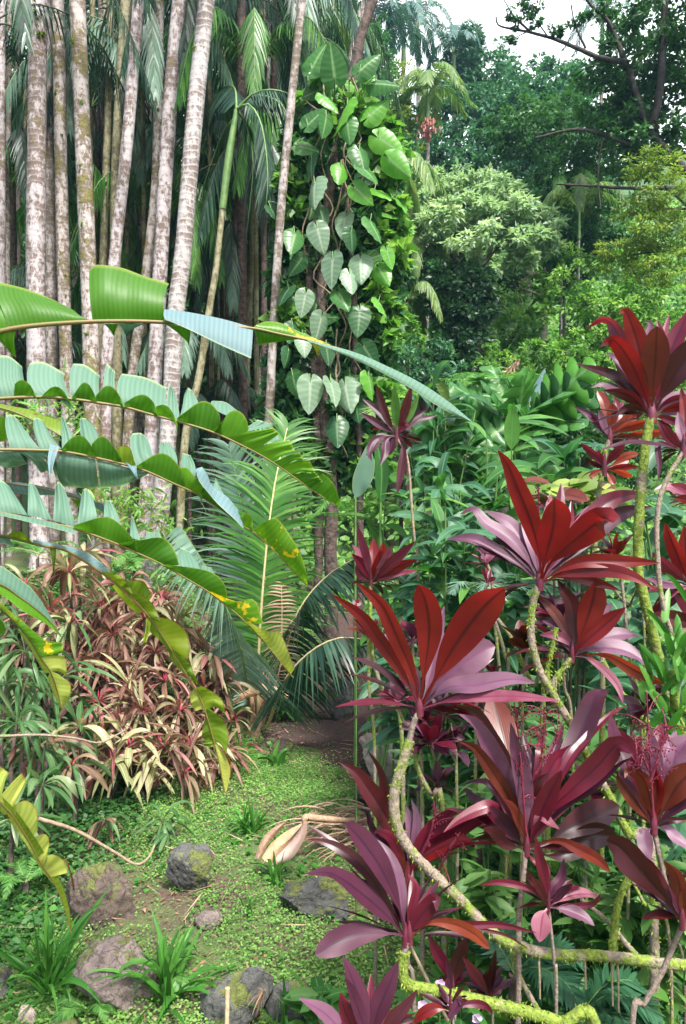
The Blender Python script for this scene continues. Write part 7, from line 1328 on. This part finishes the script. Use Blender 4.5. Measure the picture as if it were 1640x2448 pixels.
# ================================================================== small lying things
def small():
    F3 = lambda pts: [P(*q) for q in pts]
    d = 4.42; root = thing('fallen_spathe', 'dry orange split spathe lying on the lawn', 'spathe', onground(P(680, 2050, d)))
    for rows, mt, nm in (([[(732, 1960), (700, 2000), (670, 2040), (652, 2062)], [(720, 1975), (690, 2005), (655, 2035), (636, 2060)], [(722, 1968), (680, 1990), (645, 2020), (626, 2050)]], 'spathe', 'sheath'),
                         ([[(734, 1962), (730, 2000), (700, 2050), (660, 2072)], [(722, 1975), (708, 2010), (680, 2045), (648, 2070)], [(714, 1980), (690, 2010), (660, 2040), (640, 2065)]], 'spathe_in', 'inner_sheath'),
                         ([[(688, 1962), (665, 1990), (640, 2020), (622, 2053)], [(684, 1962), (652, 1990), (628, 2020), (616, 2053)], [(680, 1964), (645, 1985), (622, 2015), (610, 2050)]], 'straw', 'split_sheath')):
        mb = MB(); dd = lambda u: d-.10+.0*u; seglist(mb, dd, [(0, rows, .05, .02)]); mb.build(nm, M[mt], root)
    mb = MB(); tube(mb, F3([(732, 1964, 4.45), (728, 1955, 4.5), (745, 1955, 4.55), (800, 1960, 4.7), (870, 1963, 4.9)]), [.022, .02, .012], n=20, k=7, jit=.05); mb.build('stalk', M['straw'], root)
    root = thing('dead_frond', 'pile of dry pinkish palm leaflets on the right of the lawn', 'dead frond', onground(P(850, 1930, 5.0))); mb = MB(); n = 240
    u = RNG.uniform(770, 1040, n); v = 1985-(u-770)*.30+RNG.normal(0, 30, n)
    g = np.array([onground(P(a, b_, 4.9+RNG.uniform(-.25, .25)))+ZUP*RNG.uniform(.01, .16) for a, b_ in zip(u, v)]); a = RNG.normal(2.4, .6, n)
    leaves(mb, g, np.stack([np.cos(a), -np.abs(np.sin(a))*.5, RNG.uniform(0, .7, n)], 1), RNG.normal(0, 1, (n, 3)), .38*RNG.uniform(.5, 1.2, n), .012, .45, 'needle', 5, two=True, fold=0); mb.build('leaflets', M['straw_leaf'], root)
    mb = MB(); tube(mb, F3([(92, 1957, 3.9), (180, 1985, 4.0), (270, 2035, 4.1), (325, 2066, 4.15), (355, 2050, 4.2), (370, 2020, 4.25)]), [.012, .009, .007], n=40, k=6, jit=.1); x = mb.build('fallen_branch', M['twig']); rebase(x, P(270, 2035, 4.1)); tag(x, 'long thin bare twig curving above the squarish boulder', 'twig')
    mb = MB(); tube(mb, F3([(0, 1760, 4.6), (100, 1757, 4.7), (180, 1765, 4.8), (240, 1775, 4.9), (300, 1745, 5.0)]), [.009, .006], n=24, k=6, jit=.15); x = mb.build('fallen_branch', M['moss_some']); rebase(x, P(100, 1757, 4.7)); tag(x, 'mossy thin twig crossing the green shrubs at left', 'twig')
    mb = MB(); g = onground(P(540, 2448, 3.1)); tube(mb, [g-ZUP*.1, P(544, 2362, 3.12)], [.009, .010], n=4, k=8); x = mb.build('cut_stake', M['cut_wood']); rebase(x, g); tag(x, 'pale cut stake standing at the bottom before the sharp boulder', 'stake')
    mb = MB(); n = 34; c = P(630, 2368, 3.15); leaves(mb, np.tile(c, (n, 1)), RNG.normal(0, .5, (n, 3))+[-.3, 0, -.6], RNG.normal(0, 1, (n, 3)), .10*RNG.uniform(.5, 1.2, n), .008, .5, 'needle', 4, two=True); x = mb.build('dry_grass_wisp', M['straw_leaf']); rebase(x, c); tag(x, 'wisp of dry straw on the sharp edged boulder', 'straw')
    # pink impatiens flowers
    for lab, u, v in (('pink five petal flower just under the mossy elbow', 1052, 2350), ('pale pink flower left of the plum seedling leaf', 1078, 2393), ('small lilac flower low left among leaves', 1010, 2400), ('pink flower at the bottom under the limb', 1140, 2432)):
        r = thing('flower', lab, 'flower', P(u, v, 2.25), None); mb = MB(); c = P(u, v, 2.25); a = np.arange(5)*1.2566; D = np.stack([np.cos(a), -.3+0*a, np.sin(a)], 1)
        leaves(mb, np.tile(c, (5, 1)), D, np.array([0, -1, .2]), .018, .016, .05, 'round', 4); mb.build('petals', M['petal_pink'], r); s = MB(); tube(s, [onground(c)-ZUP*.02, c], [.002, .0015], n=6, k=4); s.build('stalk', M['green_stem'], r)
    r = thing('flower', 'red and white trumpet flower left of the two long red leaves', 'flower', P(852, 1442, 3.6)); mb = MB(); c = P(852, 1442, 3.6)
    for k, mt in enumerate((0, 1, 0, 1, 1)):
        a = k*1.2566; leaves(mb, c[None], np.array([[math.cos(a), -.5, math.sin(a)]]), np.array([0, -1, .1]), .028, .024, .1, 'round', 4, mat=mt)
    mb.build('petals', [M['petal_white'], M['petal_red']], r); s = MB(); tube(s, [onground(c)-ZUP*.02, c], [.004, .003], n=8, k=4); s.build('stalk', M['green_stem'], r)
    # epiphytic growth at the foot of the palms
    for lab, u, v, d in (('mossy orchid tuft on the ringed trunk foot', 395, 1250, 9.3), ('brown yellow fern tuft low on the ringed trunk', 400, 1400, 9.2), ('straggly tuft on the brown stained trunk', 185, 990, 9.8), ('leafy weed between the leftmost trunks', 80, 980, 9.6), ('straggly dry tuft under the third banana leaf', 250, 1200, 9.4), ('tuft of dead roots on the slanting trunk foot', 320, 1210, 9.3)):
        r = thing('epiphyte_tuft', lab, 'epiphyte', P(u, v, d)); mb = MB(); n = 110; c = P(u, v, d); leaves(mb, c+RNG.normal(0, 1, (n, 3))*[.14, .08, .18], RNG.normal(0, 1, (n, 3)), RNG.normal(0, 1, (n, 3)), .20*RNG.uniform(.5, 1.2, n), .035, .4, 'lance', 4, mat=0); leaves(mb, c+RNG.normal(0, 1, (30, 3))*[.14, .08, .18], RNG.normal(0, 1, (30, 3)), RNG.normal(0, 1, (30, 3)), .25, .012, .6, 'needle', 4, two=True, mat=1); mb.build('leaves', [M['cover'], M['dead_leaf']], r)
small()
# ================================================================== light
def light():
    w = bpy.data.worlds.new('World'); scene.world = w; w.use_nodes = True; nt = w.node_tree; nt.nodes.clear()
    sky = nt.nodes.new('ShaderNodeTexSky'); sky.sky_type = 'NISHITA'; sky.sun_disc = False
    el, az = R(60), R(152)      # sun beyond the hill, to the right
    sky.sun_elevation = el; sky.sun_rotation = az; sky.air_density = 1.0; sky.dust_density = 5.0; sky.ozone_density = 1.0
    bg = nt.nodes.new('ShaderNodeBackground'); bg.inputs[1].default_value = 0.125
    o = nt.nodes.new('ShaderNodeOutputWorld'); tc = nt.nodes.new('ShaderNodeTexCoord'); sp = nt.nodes.new('ShaderNodeSeparateXYZ'); nt.links.new(tc.outputs['Generated'], sp.inputs[0])
    cl = noise(nt, 2.4, 6, .6, tc.outputs['Generated'], .3)
    bank = ramp(nt, mth(nt, 'ADD', mth(nt, 'MULTIPLY', sp.outputs[1], .55), mth(nt, 'MULTIPLY', cl, .55)), [(.52, 0.0), (.68, 1.0)])
    mx = mixc(nt, bank, sky.outputs[0], (6.2, 6.5, 6.8)); nt.links.new(mx, bg.inputs[0]); nt.links.new(bg.outputs[0], o.inputs[0])
    l = bpy.data.lights.new('sun', 'SUN'); l.energy = 3.0; l.angle = R(7); l.color = (1, .985, .95)
    s = bpy.data.objects.new('sun', l); COL.objects.link(s)
    import mathutils
    d = mathutils.Vector((math.sin(az)*math.cos(el), math.cos(az)*math.cos(el), math.sin(el)))
    s.rotation_euler = d.to_track_quat('Z', 'Y').to_euler(); s.location = (0, 0, 40)
light()
def haze():
    me = bpy.data.meshes.new('haze'); x, y0, y1, z0, z1 = 170, -40, 270, -2.5, 45
    vs = [(a, b, c) for a in (-x, x) for b in (y0, y1) for c in (z0, z1)]
    me.from_pydata(vs, [], [(0, 1, 3, 2), (4, 6, 7, 5), (0, 4, 5, 1), (2, 3, 7, 6), (0, 2, 6, 4), (1, 5, 7, 3)]); o = bpy.data.objects.new('haze', me); COL.objects.link(o)
    m, nt = newmat('haze_air'); v = nt.nodes.new('ShaderNodeVolumePrincipled'); v.inputs['Density'].default_value = HAZE; v.inputs['Color'].default_value = (.42, .74, 1, 1); v.inputs['Anisotropy'].default_value = .3
    ou = nt.nodes.new('ShaderNodeOutputMaterial'); nt.links.new(v.outputs[0], ou.inputs['Volume']); me.materials.append(m); tag(o, 'thin blue haze filling the air between the trees', 'haze', kind='stuff')
HAZE = .0008
if HAZE: haze()
scene.view_settings.view_transform = 'Standard'; scene.view_settings.look = 'None'; scene.view_settings.gamma = 1; scene.view_settings.exposure = 1.6
scene.render.engine = 'CYCLES'; scene.cycles.max_bounces = 6; scene.cycles.transparent_max_bounces = 4
